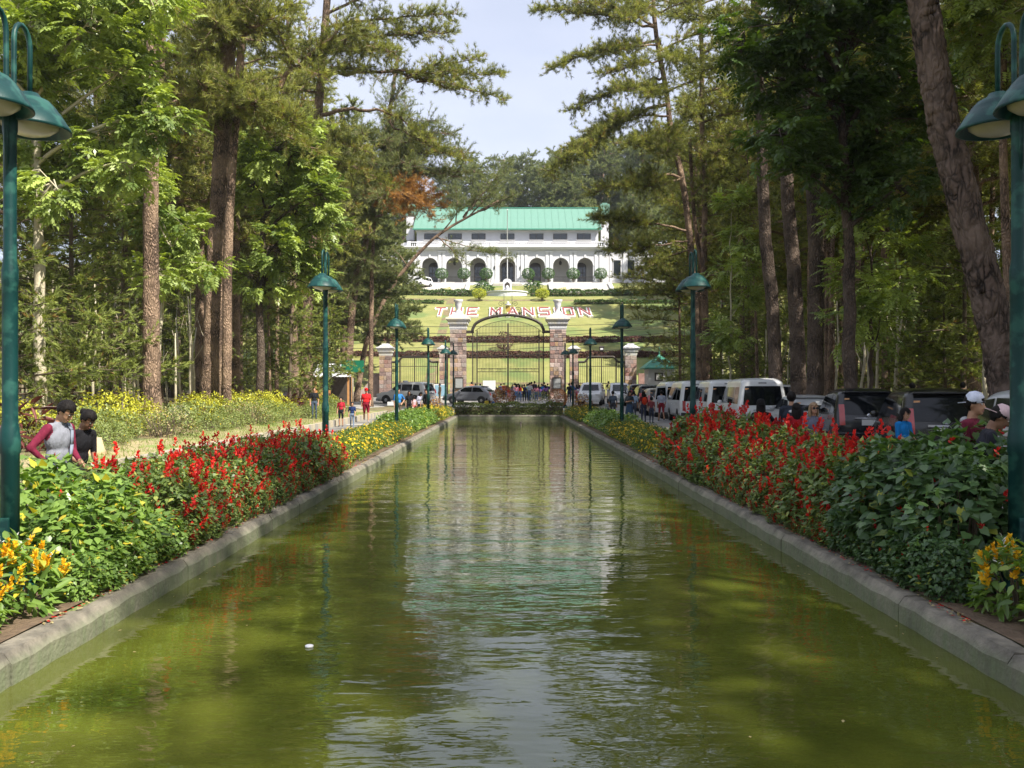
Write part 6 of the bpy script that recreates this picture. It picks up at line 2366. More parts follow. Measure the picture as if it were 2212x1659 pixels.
            rm.v = [(s * (hw0 + 0.012 - 0.03 + v[2]), wy - L / 2 + v[0], r + v[1]) for v in rm.v]
            rm.build('rim', M['rim'], wh, False)
        for hy in ([1.9, 2.9] if kind == 'van' else [1.5, 2.5]):
            g = MB()
            g.box((s * (hw0 + 0.012), hy - L / 2, belt - 0.12), (0.03, 0.18, 0.035))
            g.build('door_handle', paint_mat if kind != 'mpv' else M['chrome'], root)
    b = MB()
    b.box((0, -L / 2 + 0.02, 0.42), (W * 0.94, 0.16, 0.22))
    soften(b.build('rear_bumper', M['car_trim'] if kind == 'van' else paint_mat, root), 0.04, 3)
    b = MB()
    b.box((0, L / 2 + 0.02, 0.42), (W * 0.92, 0.14, 0.24))
    soften(b.build('front_bumper', paint_mat, root), 0.04, 3)
    b = MB()
    b.box((0, -L / 2 - 0.055, 0.80), (0.40, 0.02, 0.16))
    b.build('number_plate', M['plate'], root)
    b = MB()
    b.box((0, -L / 2 - 0.045, 0.92), (0.75, 0.025, 0.05))
    b.build('tailgate_trim', M['chrome'], root)
    b = MB()
    b.lathe([(0.07, 0), (0.07, 0.02), (0.045, 0.03)], 14)
    b.v = [(v[0], -L / 2 - 0.035 - v[2], 1.0 + v[1] * 0.7) for v in b.v]
    b.build('badge', M['chrome'], root)
    b = MB()
    sz = S['rear'][1] - 0.13
    b.box((-S['rear'][2] * 0.78, surf_y(sz, True) - L / 2 - 0.022, sz), (0.13, 0.006, 0.09))
    b.build('window_sticker', M['sticker'], rw)
    if kind == 'van':
        b = MB()
        b.box((0, surf_y(1.96, True) - L / 2 - 0.02, 1.955), (0.30, 0.03, 0.045))
        b.build('high_stop_lamp', M['car_trim'], root)
    else:
        b = MB()
        top = S['rear'][1] + 0.06
        b.box((0, surf_y(top, True) - L / 2 - 0.05, top + 0.03), (W * 0.68, 0.22, 0.04))
        soften(b.build('spoiler', paint_mat, root), 0.015, 2)
        b = MB()
        b.tube([(0.05, surf_y(1.05, True) - L / 2 - 0.03, S['rear'][0] + 0.02), (-0.38, surf_y(1.2, True) - L / 2 - 0.03, S['rear'][0] + 0.16)], 0.012, 5)
        b.build('rear_wiper', M['car_trim'], root)
    if extra:
        extra(root, S)
    return root


WHT = paint((0.78, 0.79, 0.80), 'white')
BLK = paint((0.012, 0.013, 0.016), 'black', 0.2)
CHA = paint((0.016, 0.015, 0.013), 'champagne_black', 0.22)
GRY = paint((0.22, 0.23, 0.26), 'grey_blue', 0.28)
SIL = paint((0.45, 0.46, 0.47), 'silver', 0.28)
BEI = paint((0.40, 0.36, 0.30), 'beige', 0.28)


def put_car(kind, p, label, left, zr, yaw_deg, side=1, extra=None, name=None):
    """rear left corner at (left, zr)"""
    S = CARS[kind]
    a = math.radians(-yaw_deg)
    c = Vector((S['W'] / 2, S['L'] / 2, 0))
    R = Matrix.Rotation(a, 3, 'Z')
    w = Vector((left, zr, 0)) + R @ c
    return car(kind, p, label, (w.x, w.y, ground_z(w.x, w.y) if w.x < 11.2 else 0.02), a, 'cars parked along the right kerb', name, extra)


def open_door(root, S):
    d = MB()
    d.prism([(0, 0.45), (1.0, 0.45), (1.0, 1.1), (0.82, 1.86), (0.12, 1.90), (0, 1.1)], -0.04, 0.04)
    d.v = [(-S['W'] / 2 - 0.05 - v[0] * 0.8, 3.9 - S['L'] / 2 - v[0] * 0.45 + v[1], v[2]) for v in d.v]
    o = d.build('open_door', WHT, root)
    d = MB()
    d.prism([(0.12, 1.15), (0.90, 1.15), (0.76, 1.78), (0.18, 1.80)], -0.05, -0.045)
    d.v = [(-S['W'] / 2 - 0.05 - v[0] * 0.8, 3.9 - S['L'] / 2 - v[0] * 0.45 + v[1], v[2]) for v in d.v]
    d.build('door_window', M['car_glass'], o)


def side_door(root, S):
    d = MB()
    d.prism([(0, 0.5), (0.9, 0.5), (0.9, 1.15), (0.86, 1.90), (0.05, 1.90), (0, 1.15)], -0.04, 0.04)
    d.v = [(S['W'] / 2 + 0.05 + v[0], 3.6 - S['L'] / 2 - v[0] * 0.25 + v[1], v[2]) for v in d.v]
    o = d.build('open_door', WHT, root)
    d = MB()
    d.prism([(0.10, 1.18), (0.82, 1.18), (0.78, 1.82), (0.12, 1.82)], -0.05, -0.045)
    d.v = [(S['W'] / 2 + 0.05 + v[0], 3.6 - S['L'] / 2 - v[0] * 0.25 + v[1], v[2]) for v in d.v]
    d.build('door_window', M['car_glass'], o)


put_car('mpv', SIL, 'silver car at the right edge behind the man in the white cap', 8.95, 14.6, 6)
put_car('mpv', CHA, 'dark people carrier nearest to the girl in blue', 8.75, 19.6, 14)
put_car('mpv', BLK, 'black people carrier with a slanted rear, behind the dark one', 9.15, 24.7, 12)
put_car('hatch', SIL, 'low dark silver hatchback between the black carrier and the big white van', 9.4, 29.4, 6)
put_car('van', WHT, 'nearest white van with a wide black rear window', 8.8, 33.8, 5, extra=side_door)
put_car('van', WHT, 'second white van, just beyond the nearest one', 8.85, 39.3, 4)
put_car('van', WHT, 'white van with its left front door wide open', 8.6, 44.3, 2, extra=open_door)
put_car('van', WHT, 'white van with tall red tail lights beside two walkers', 8.75, 50.0, 2)
put_car('mpv', BEI, 'beige car between a white van and a black one', 8.6, 55.2, 2)
put_car('suv', BLK, 'black off-roader near the far end of the parked row', 8.8, 60.2, 2)
put_car('mpv', BLK, 'farthest black car of the parked row', 8.9, 65.4, 1)


def free_car(kind, p, label, x, y, rz, name='car', group=None):
    return car(kind, p, label, (x, y, ground_z(x, y) + 0.012), rz, group, name)


def taxi_bits(root, S):
    b = MB()
    b.box((0, 0.1, S['H'] + 0.08), (0.5, 0.2, 0.14))
    soften(b.build('roof_sign', M['white_trim'], root), 0.03)
    b = MB()
    b.box((-S['W'] / 2 - 0.012, -1.0, 0.82), (0.012, 0.5, 0.14))
    b.build('side_lettering', M['car_trim'], root)


car('suv', WHT, 'white taxi with a roof sign parked beyond the left lamps', (-8.3, 71.0, ground_z(0, 71) + 0.012), math.radians(62), None, 'taxi', taxi_bits)
car('hatch', GRY, 'grey blue hatchback crossing behind the pool end', (-3.2, 72.5, ground_z(0, 72.5) + 0.012), math.radians(68), None, 'moving_car')
car('suv', WHT, 'white car with roof rack at the far end of the right road', (6.6, 70.5, ground_z(0, 70.5) + 0.012), math.radians(170), 'cars on the right road', 'car')
car('mpv', WHT, 'white car just behind the one with the roof rack', (9.2, 73.5, ground_z(0, 73.5) + 0.012), math.radians(178), 'cars on the right road', 'car')
wc = car('mpv', WHT, 'white car parked on the drive left of the mansion arches', (-14.6, 145.6, ground_z(0, 145.6) + 0.35), math.radians(150), None, 'parked_car')


# ------------------------------------------------------------------ people
def cloth(c, name):
    k = 'cloth_' + name
    if k not in M:
        M[k] = noise_mat(k, tuple(x * 0.72 for x in c), c, 10, 0.85, 0.9, 9, spec=0.2, stretch=(1, 1, 0.45))
    return M[k]


M['skin_mid'] = noise_mat('skin_mid', (0.36, 0.19, 0.115), (0.46, 0.26, 0.165), 9, 0.55, spec=0.4)
M['skin_dark'] = noise_mat('skin_dark', (0.20, 0.10, 0.06), (0.28, 0.15, 0.09), 9, 0.55, spec=0.4)
M['hair_black'] = noise_mat('hair_black', (0.006, 0.005, 0.005), (0.016, 0.013, 0.012), 60, 0.65, 0.3, 90, stretch=(1, 1, 0.1), spec=0.15)
M['hair_brown'] = noise_mat('hair_brown', (0.20, 0.12, 0.06), (0.34, 0.22, 0.12), 60, 0.45, 0.4, 90, stretch=(1, 1, 0.1))
M['eye_white'] = plain('eye_white', (0.75, 0.73, 0.70), 0.3)
M['lip'] = plain('lip', (0.35, 0.13, 0.10), 0.5)


def taper(mb, p0, r0, p1, r1, n=12):
    p0, p1 = Vector(p0), Vector(p1)
    mb.tube([p0, p0.lerp(p1, 0.5), p1], [r0, (r0 + r1) / 2, r1], n)
    mb.ball(p0, r0, 10, 8)
    mb.ball(p1, r1, 10, 8)


def person(label, height, loc, face, shirt, pants, skin='skin_mid', shoes=(0.05, 0.05, 0.05), legs='stand', arms=('down', 'down'), lean=0.0, nod=0.0, turn=0.0, hair='short',
           hairm='hair_black', long_sleeve=False, shorts=False, skirt=False, voxel=0.016, girth=1.0, cap=None, near=False, sleeves=None, group=None, extra=None, child=False, shirt_names=None):
    """faces the camera at face = 0; one remeshed skin-and-clothes body, hair and hat as children"""
    hs = 1.16 if child else 1.0
    P = []      # primitives: (kind, p0, r0, p1, r1, cat)
    J = lambda x, y, z: Vector((x, y, z))
    st = {'stand': (0.0, 0.0), 'walk': (0.20, -0.22), 'stride': (0.30, -0.28)}[legs]
    hipz, kn, an = 0.90, 0.48, 0.07
    for s, dy in ((-1, st[0]), (1, st[1])):
        hip = J(s * 0.088, 0, hipz)
        knee = J(s * 0.095, -0.01 + dy * 0.42, kn + 0.01)
        ank = J(s * 0.10, 0.015 + dy, an + (0.06 if dy > 0.1 else 0))
        P.append(('c', hip, 0.088 * girth, knee, 0.058, 'pants'))
        P.append(('c', knee, 0.056, ank, 0.036, 'skin' if (shorts or skirt) else 'pants'))
        P.append(('c', ank + J(0, 0.02, -0.03), 0.036, ank + J(s * 0.02, -0.15, -0.042), 0.028, 'shoes'))
    U = []      # upper body, leaned about the hips
    U.append(('b', J(0, 0, 0.93), (0.155 * girth, 0.108 * girth, 0.12), 'pants'))
    U.append(('b', J(0, -0.008 * girth, 1.06), (0.142 * girth, 0.100 * girth, 0.15), 'shirt'))
    U.append(('b', J(0, 0.0, 1.25), (0.168 * girth, 0.108 * girth, 0.17), 'shirt'))
    U.append(('c', J(-0.13, 0.01, 1.385), 0.058, J(0.13, 0.01, 1.385), 0.058, 'shirt'))
    U.append(('c', J(0, 0.015, 1.40), 0.056, J(0, -0.005, 1.51), 0.050, 'skin'))
    for s, ar in ((-1, arms[0]), (1, arms[1])):
        sh = J(s * 0.180, 0.01, 1.375)
        el, wr = {'down': (J(s * 0.225, 0.02, 1.11), J(s * 0.215, -0.05, 0.875)),
                  'hold': (J(s * 0.225, 0.0, 1.12), J(s * 0.09, -0.24, 1.17)),
                  'low': (J(s * 0.22, -0.03, 1.11), J(s * 0.10, -0.22, 1.02)),
                  'hip': (J(s * 0.335, 0.08, 1.16), J(s * 0.20, -0.04, 0.99)),
                  'up': (J(s * 0.27, -0.16, 1.36), J(s * 0.13, -0.26, 1.56)),
                  'swing': (J(s * 0.23, 0.10, 1.12), J(s * 0.22, 0.02, 0.90)),
                  'swingf': (J(s * 0.22, -0.08, 1.12), J(s * 0.19, -0.24, 0.95))}[ar]
        U.append(('c', sh, 0.055 * (0.5 + girth * 0.5), el, 0.042, 'sleeve'))
        U.append(('c', el, 0.040, wr, 0.029, 'sleeve' if long_sleeve else 'skin'))
        d = (wr - el).normalized()
        pal = wr + d * 0.065
        U.append(('c', wr, 0.028, pal, 0.034, 'skin'))
        side = d.cross(J(0, 1, 0.2)).normalized()
        curl = J(0, -0.5, 0)
        for i, (o, ln) in enumerate(((-0.030, 0.060), (-0.010, 0.072), (0.010, 0.068), (0.028, 0.052))):
            b0 = pal + side * o + d * 0.02
            b1 = b0 + (d + curl * 0.25).normalized() * ln * 0.6
            b2 = b1 + (d + curl * 0.9).normalized() * ln * 0.5
            U.append(('c', b0, 0.0105, b1, 0.0095, 'skin'))
            U.append(('c', b1, 0.0095, b2, 0.008, 'skin'))
        th = wr + d * 0.03 - side * 0.03
        U.append(('c', th, 0.012, th + (d - side * 0.8).normalized() * 0.055, 0.0095, 'skin'))
    hc = J(0, -0.018, 1.605)
    Hd = []
    Hd.append(('b', hc + J(0, 0.008, 0.018), (0.077 * hs, 0.094 * hs, 0.100 * hs), 'skin'))
    Hd.append(('b', hc + J(0, -0.022, -0.045), (0.058 * hs, 0.066 * hs, 0.072 * hs), 'skin'))
    Hd.append(('b', hc + J(0, -0.070 * hs, -0.095 * hs), (0.026, 0.022, 0.02), 'skin'))
    Hd.append(('c', hc + J(0, -0.086 * hs, 0.004), 0.010, hc + J(0, -0.106 * hs, -0.034), 0.0145, 'skin'))
    for s in (-1, 1):
        Hd.append(('b', hc + J(s * 0.078 * hs, 0.012, -0.012), (0.012, 0.02, 0.032), 'skin'))
    Rl = Matrix.Rotation(lean, 4, 'X')
    hp = Matrix.Translation(J(0, 0, 0.92))
    TU = hp @ Rl @ hp.inverted()
    nk = J(0, 0.005, 1.50)
    TH = TU @ Matrix.Translation(nk) @ Matrix.Rotation(turn, 4, 'Z') @ Matrix.Rotation(nod, 4, 'X') @ Matrix.Translation(-nk)

    mb = MB()
    prims = []

    def emit(lst, T):
        R = T.to_3x3()
        for q in lst:
            if q[0] == 'c':
                a, b = T @ q[1], T @ q[3]
                taper(mb, a, q[2], b, q[4])
                prims.append((np.array(a), np.array(b), q[2], q[4], q[5]))
            else:
                c = T @ q[1]
                mb.ball(c, q[2], 16, 12, R)
                prims.append((np.array(c) - np.array([0, 0, q[2][2] * 0.4]), np.array(c) + np.array([0, 0, q[2][2] * 0.4]), (q[2][0] + q[2][1]) / 2, (q[2][0] + q[2][1]) / 2, q[3]))
    I4 = Matrix.Identity(4)
    emit(P, I4)
    emit(U, TU)
    emit(Hd, TH)
    if skirt:
        mb.lathe([(0.13, 1.0), (0.17, 0.9), (0.21, 0.68), (0.235, 0.50), (0.05, 0.50)], 20)
    tmp = bpy.data.objects.new('tmp', mb.mesh('tmp', M['skin_mid']))
    COL.objects.link(tmp)
    m1 = tmp.modifiers.new('r', 'REMESH')
    m1.mode = 'VOXEL'
    m1.voxel_size = voxel
    m2 = tmp.modifiers.new('s', 'SMOOTH')
    m2.factor = 0.5
    m2.iterations = 3 if near else 2
    dg = bpy.context.evaluated_depsgraph_get()
    me = bpy.data.meshes.new_from_object(tmp.evaluated_get(dg))
    bpy.data.objects.remove(tmp)
    me.name = 'person'
    me.materials.clear()
    cs = cloth(shirt, shirt_names[0] if shirt_names else '%02d%02d%02d' % tuple(int(x * 99) for x in shirt))
    cp = cloth(pants, '%02d%02d%02d' % tuple(int(x * 99) for x in pants))
    csh = cloth(shoes, '%02d%02d%02d' % tuple(int(x * 99) for x in shoes))
    csl = cloth(sleeves, '%02d%02d%02d' % tuple(int(x * 99) for x in sleeves)) if sleeves else cs
    for m in (M[skin], cs, cp, csh, csl):
        me.materials.append(m)
    nf = len(me.polygons)
    C = np.empty(nf * 3, np.float32)
    me.polygons.foreach_get('center', C)
    C = C.reshape(-1, 3)
    best = np.full(nf, 1e9)
    idx = np.zeros(nf, np.int32)
    cat = {'skin': 0, 'shirt': 1, 'pants': 2, 'shoes': 3, 'sleeve': 4}
    for a, b, r0, r1, c in prims:
        ab = b - a
        t = np.clip(((C - a) @ ab) / max(ab @ ab, 1e-9), 0, 1)
        dd = np.linalg.norm(C - (a + t[:, None] * ab), axis=1) - (r0 + (r1 - r0) * t)
        k = dd < best
        best[k] = dd[k]
        idx[k] = cat[c]
    if skirt:
        rr = np.hypot(C[:, 0], C[:, 1])
        idx[(C[:, 2] < 0.98) & (C[:, 2] > 0.5) & (rr > 0.10) & (idx == 0)] = 2
    me.polygons.foreach_set('material_index', idx)
    me.shade_smooth()
    body = bpy.data.objects.new('person', me)
    COL.objects.link(body)
    sc = height / 1.725
    body.location = loc
    body.rotation_euler = (0, 0, face)
    body.scale = (sc, sc, sc)
    tag(body, label, 'person', group)

    def hm(build, name, mat, smooth=True):
        q = MB()
        build(q)
        q.v = [tuple(TH @ Vector(v)) for v in q.v]
        return q.build(name, mat, body, smooth)

    def hair_shell(q):
        b = MB()
        b.ball(hc + J(0, 0.014, 0.024), (0.085 * hs, 0.100 * hs, 0.104 * hs), 24, 18)
        keep = []
        for f in b.f:
            c = sum((Vector(b.v[i]) for i in f), Vector()) / len(f) - hc
            frontline = 0.055 * hs + 0.02 * math.sin(c.x * 60)
            if (c.y < -0.03 and c.z < frontline) or (c.y < 0.025 and c.z < 0.0) or c.z < (-0.075 if hair == 'short' else -0.09):
                continue
            keep.append(f)
        q.v, q.f, q.mi = b.v, keep, [0] * len(keep)
    if hair != 'none':
        hh = hm(hair_shell, 'hair', M[hairm])
        so = hh.modifiers.new('thick', 'SOLIDIFY')
        so.thickness = 0.014
        so.offset = 0.3
        if hair == 'long':
            def lh(q):
                q.ball(hc + J(0, 0.062, -0.11), (0.098, 0.052, 0.19), 14, 12)
                for s in (-1, 1):
                    q.ball(hc + J(s * 0.082, 0.022, -0.10), (0.026, 0.055, 0.16), 10, 10)
            hm(lh, 'long_hair', M[hairm])
        if hair == 'bun':
            hm(lambda q: q.ball(hc + J(0, 0.13, 0.03), 0.045, 12, 9), 'hair_bun', M[hairm])
    if cap:
        cc, back = cap

        def cp_(q):
            q.lathe([(0.092 * hs, -0.005), (0.097 * hs, 0.025), (0.090 * hs, 0.075), (0.060 * hs, 0.112), (0.008, 0.126)], 22, hc + J(0, 0.010, 0.020))
            s = 1 if back else -1
            a = [J(0.085 * math.cos(t), s * 0.05 + s * 0.03 * 0, 0) for t in (0,)]
            top = [hc + J(0.083 * math.cos(t), 0.010 + s * (0.055 + 0.115 * math.sin(t)), 0.022 - 0.020 * math.sin(t)) for t in np.linspace(0.05, math.pi - 0.05, 10)]
            bot = [p - J(0, 0, 0.008) for p in top]
            k = len(top)
            q.add(top + bot, [tuple(range(k)), tuple(range(2 * k - 1, k - 1, -1))] + [(i, i + k, i + k + 1, i + 1) for i in range(k - 1)])
        hm(cp_, 'cap', cloth(cc, 'cap%02d%02d%02d' % tuple(int(x * 99) for x in cc)))
        if back:
            hm(lambda q: q.ball(hc + J(0, -0.088, 0.032), (0.030, 0.012, 0.014), 10, 6), 'cap_strap', M['car_trim'])
    if near:
        for s in (-1, 1):
            hm(lambda q: q.ball(hc + J(s * 0.031, -0.080 * hs, 0.006), (0.0125, 0.008, 0.007), 10, 8), 'eye', M['eye_white'])
            hm(lambda q: q.ball(hc + J(s * 0.031, -0.0865 * hs, 0.006), (0.006, 0.004, 0.0062), 8, 6), 'pupil', M['hair_black'])
            hm(lambda q: q.tube([hc + J(s * 0.014, -0.089 * hs, 0.024), hc + J(s * 0.032, -0.087 * hs, 0.030), hc + J(s * 0.050, -0.075 * hs, 0.024)], [0.004, 0.005, 0.003], 6), 'eyebrow', M['hair_black'])
        hm(lambda q: q.ball(hc + J(0, -0.0875 * hs, -0.066), (0.022, 0.007, 0.0075), 12, 8), 'mouth', M['lip'])
    if extra:
        extra(body, hm, TU, TH, hc)
    return body


def glasses(frame_mat, lens_mat, k=1.0):
    def f(body, hm, TU, TH, hc):
        def g(q):
            for s in (-1, 1):
                q.ball(hc + Vector((s * 0.034, -0.096, 0.005)), (0.028 * k, 0.006, 0.020 * k), 12, 8)
                q.tube([hc + Vector((s * 0.062, -0.090, 0.008)), hc + Vector((s * 0.086, 0.01, 0.008))], 0.003, 5)
            q.tube([hc + Vector((-0.01, -0.1, 0.01)), hc + Vector((0.01, -0.1, 0.01))], 0.003, 5)
        hm(g, 'sunglasses', lens_mat)
    return f


def thin_glasses(body, hm, TU, TH, hc):
    def g(q):
        for s in (-1, 1):
            n = 14
            q.tube([hc + Vector((s * 0.034 + 0.024 * math.cos(6.283 * i / n), -0.098, 0.004 + 0.016 * math.sin(6.283 * i / n))) for i in range(n + 1)], 0.0022, 5, False)
            q.tube([hc + Vector((s * 0.058, -0.096, 0.008)), hc + Vector((s * 0.086, 0.01, 0.006))], 0.0022, 5)
    hm(g, 'glasses', M['iron'])
    # towel hanging down the chest from the neck
    q = MB()
    for s, z1 in ((1, 1.0),):
        path = [Vector((s * 0.05, 0.075, 1.43)), Vector((s * 0.085, 0.0, 1.45)), Vector((s * 0.085, -0.095, 1.36)), Vector((s * 0.060, -0.128, 1.2)), Vector((s * 0.055, -0.128, z1))]
        for a, b in zip(path, path[1:]):
            w = Vector((0.022, 0.0, 0))
            q.add([a - w, a + w, b + w, b - w], [(0, 1, 2, 3)])
    q.v = [tuple(TU @ Vector(v)) for v in q.v]
    o = q.build('towel', cloth((0.26, 0.30, 0.38), 'towel'), body, True)
    so = o.modifiers.new('thick', 'SOLIDIFY')
    so.thickness = 0.012


def backpack(colr, name):
    def f(body, hm, TU, TH, hc):
        q = MB()
        q.ball((0, 0.19, 1.18), (0.15, 0.09, 0.22), 14, 10)
        q.v = [tuple(TU @ Vector(v)) for v in q.v]
        q.build('backpack', cloth(colr, name), body, True)
    return f


D2R = math.radians
# people close to the camera
person('man in maroon and grey raglan shirt with glasses, looking down behind the left lamp', 1.63, (-4.92, 9.55, 0.02), D2R(78), (0.27, 0.28, 0.33), (0.10, 0.12, 0.18), arms=('hip', 'low'),
       lean=0.10, nod=0.55, girth=1.10, long_sleeve=True, sleeves=(0.20, 0.02, 0.05), voxel=0.014, near=True, extra=thin_glasses)
person('woman in black with pulled back dark hair, bending beside the man in maroon', 1.52, (-5.02, 10.2, 0.02), D2R(70), (0.012, 0.012, 0.015), (0.03, 0.03, 0.04), skin='skin_dark', lean=0.22, nod=0.45,
       hair='bun', voxel=0.014, near=True, arms=('low', 'low'))
person('young man in white back-to-front cap and maroon top, smiling beside the right bushes', 1.68, (4.98, 9.45, 0.02), D2R(38), (0.17, 0.02, 0.045), (0.05, 0.05, 0.07), voxel=0.014, near=True, nod=0.08, turn=0.1,
       cap=((0.72, 0.76, 0.90), True), arms=('low', 'low'), extra=backpack((0.02, 0.02, 0.022), 'pack_black'))
person('person in pale pink cap and dark jacket bending at the right lamp', 1.60, (4.66, 8.75, 0.02), D2R(72), (0.03, 0.03, 0.035), (0.05, 0.05, 0.06), skin='skin_dark', voxel=0.014, near=True, lean=0.25, nod=0.35,
       cap=((0.62, 0.46, 0.50), True), arms=('low', 'low'), long_sleeve=True)
person('girl with long black hair in a bright blue T-shirt before the dark car', 1.38, (6.95, 15.5, 0.02), D2R(25), (0.01, 0.20, 0.55), (0.06, 0.06, 0.09), voxel=0.014, near=True, nod=0.30, hair='long', arms=('low', 'low'), child=True)
person('woman with sunglasses and light brown hair facing the camera', 1.47, (5.50, 15.9, 0.02), D2R(5), (0.16, 0.16, 0.22), (0.08, 0.08, 0.10), voxel=0.014, near=True, hair='long', hairm='hair_brown', arms=('low', 'low'),
       extra=glasses(None, M['car_glass'], 1.15))
person('woman with long black hair in a red top seen from behind', 1.45, (5.42, 16.6, 0.02), D2R(175), (0.36, 0.012, 0.018), (0.05, 0.05, 0.06), voxel=0.015, hair='long', arms=('low', 'low'))
person('man in a dark T-shirt with a small round print, seen from behind', 1.66, (5.58, 17.4, 0.02), D2R(160), (0.032, 0.038, 0.055), (0.06, 0.06, 0.08), voxel=0.015, arms=('low', 'low'), girth=1.08,
       extra=lambda body, hm, TU, TH, hc: (lambda q: (q.lathe([(0.045, 0), (0.045, 0.006), (0.03, 0.008)], 14), setattr(q, 'v', [(v[0], 0.113 + v[2], 1.33 + v[1] * 0.6) for v in q.v]), q.build('shirt_print', M['white_trim'], body)))(MB()))
person('woman in black top and black hat seen from behind at the white van', 1.50, (5.15, 18.0, 0.02), D2R(185), (0.010, 0.010, 0.012), (0.03, 0.03, 0.035), voxel=0.015, hair='long', arms=('hip', 'hip'),
       cap=((0.012, 0.012, 0.014), True))

# strollers on the left road
person('boy in a black T-shirt with an orange bag at the left kerb', 1.46, (-9.0, 40.6, 0.33), D2R(15), (0.015, 0.017, 0.022), (0.07, 0.10, 0.15), voxel=0.016, nod=-0.2, extra=backpack((0.72, 0.16, 0.02), 'pack_orange'))
person('child in a red printed shirt half behind the second left lamp', 1.32, (-7.65, 40.0, 0.02), D2R(-10), (0.48, 0.03, 0.05), (0.02, 0.02, 0.025), voxel=0.016, shorts=True, child=True)
person('small boy in a navy jersey walking towards the camera', 1.14, (-6.75, 37.8, 0.02), D2R(8), (0.016, 0.035, 0.12), (0.20, 0.26, 0.36), voxel=0.015, legs='walk', child=True, arms=('swing', 'swingf'))
person('stout man in red cap, red T-shirt and dark red shorts', 1.74, (-7.35, 45.2, 0.02), D2R(12), (0.68, 0.02, 0.025), (0.24, 0.012, 0.03), shoes=(0.6, 0.6, 0.62), voxel=0.016, legs='walk', shorts=True, girth=1.28,
       cap=((0.62, 0.02, 0.02), False), arms=('swing', 'swingf'))
person('child in pink and white beside the man in red', 1.25, (-5.75, 53.2, 0.02), D2R(200), (0.75, 0.50, 0.55), (0.72, 0.20, 0.20), voxel=0.02, child=True, shorts=True)
person('man in dark vest left of the child in pink', 1.62, (-7.05, 55.0, 0.02), D2R(150), (0.05, 0.06, 0.09), (0.10, 0.10, 0.12), voxel=0.02)
person('man in a sky blue shirt standing behind a left lamp', 1.73, (-5.62, 44.6, 0.02), D2R(20), (0.04, 0.22, 0.58), (0.16, 0.13, 0.10), voxel=0.016, arms=('down', 'hip'))
person('woman in dark clothes with long hair next to the man in blue', 1.58, (-5.75, 50.5, 0.02), D2R(10), (0.012, 0.012, 0.018), (0.015, 0.015, 0.02), voxel=0.018, hair='long', skin='skin_dark')
person('person in a pale lilac headscarf and black clothes', 1.55, (-5.30, 51.2, 0.02), D2R(60), (0.48, 0.48, 0.62), (0.015, 0.015, 0.02), voxel=0.018, hair='long', hairm='hair_black', lean=0.25, nod=0.3)
person('person all in black behind the fourth left lamp', 1.66, (-4.95, 52.6, 0.02), D2R(-30), (0.010, 0.010, 0.012), (0.02, 0.02, 0.025), voxel=0.018, long_sleeve=True)
person('guard in khaki uniform standing near the left gate pillar', 1.68, (-6.0, 76.0, ground_z(0, 76)), D2R(-60), (0.42, 0.34, 0.22), (0.38, 0.31, 0.20), voxel=0.02)
person('child in yellow sitting low at the far hedge', 1.05, (-1.55, 60.4, 0.02), D2R(200), (0.70, 0.58, 0.06), (0.10, 0.16, 0.32), voxel=0.018, child=True)
person('woman in white and blue leaning at the far hedge', 1.35, (-1.1, 61.0, 0.02), D2R(170), (0.55, 0.56, 0.60), (0.06, 0.12, 0.30), voxel=0.018, lean=0.3, hair='long')

# strollers on the right road
person('woman in dark blouse and denim skirt looking at her phone', 1.62, (5.95, 43.5, 0.02), D2R(15), (0.04, 0.05, 0.06), (0.05, 0.09, 0.16), voxel=0.016, skirt=True, hair='long', arms=('hold', 'hold'), nod=0.3)
person('man in grey blue left of the woman with the phone', 1.60, (5.6, 47.5, 0.02), D2R(170), (0.10, 0.13, 0.18), (0.06, 0.06, 0.07), voxel=0.018)
person('person in maroon carrying a red bag in the right road', 1.58, (6.95, 45.5, 0.02), D2R(190), (0.20, 0.02, 0.03), (0.05, 0.06, 0.10), voxel=0.018, hair='long', extra=backpack((0.75, 0.06, 0.02), 'pack_red'))
person('man in a white and sky blue shirt beside the red bag', 1.60, (6.55, 46.3, 0.02), D2R(175), (0.40, 0.52, 0.68), (0.08, 0.09, 0.12), voxel=0.018)
person('child in checked red shirt at the third right lamp', 1.30, (7.05, 43.6, 0.02), D2R(150), (0.24, 0.05, 0.06), (0.05, 0.06, 0.09), voxel=0.018, child=True)
person('person in a pale shirt and red shorts walking beside the parked row', 1.62, (8.1, 46.8, 0.02), D2R(185), (0.50, 0.54, 0.64), (0.26, 0.02, 0.03), voxel=0.018, shorts=True, legs='walk')
person('small child in grey at the far right bed', 1.05, (5.45, 48.5, 0.02), D2R(180), (0.30, 0.32, 0.34), (0.06, 0.06, 0.08), voxel=0.018, child=True)
# under the right trees
person('man in black standing among the trunks behind the hatchback', 1.72, (12.6, 27.5, 0.2), D2R(190), (0.012, 0.012, 0.015), (0.03, 0.03, 0.04), voxel=0.018)
person('person in pale blue beyond the black carrier, among the trunks', 1.65, (14.7, 28.5, 0.3), D2R(160), (0.40, 0.52, 0.80), (0.05, 0.05, 0.06), voxel=0.02)
person('person with a cream hat beyond the dark people carrier', 1.62, (15.0, 24.5, 0.3), D2R(180), (0.06, 0.06, 0.07), (0.05, 0.05, 0.06), voxel=0.02, cap=((0.72, 0.66, 0.50), False))

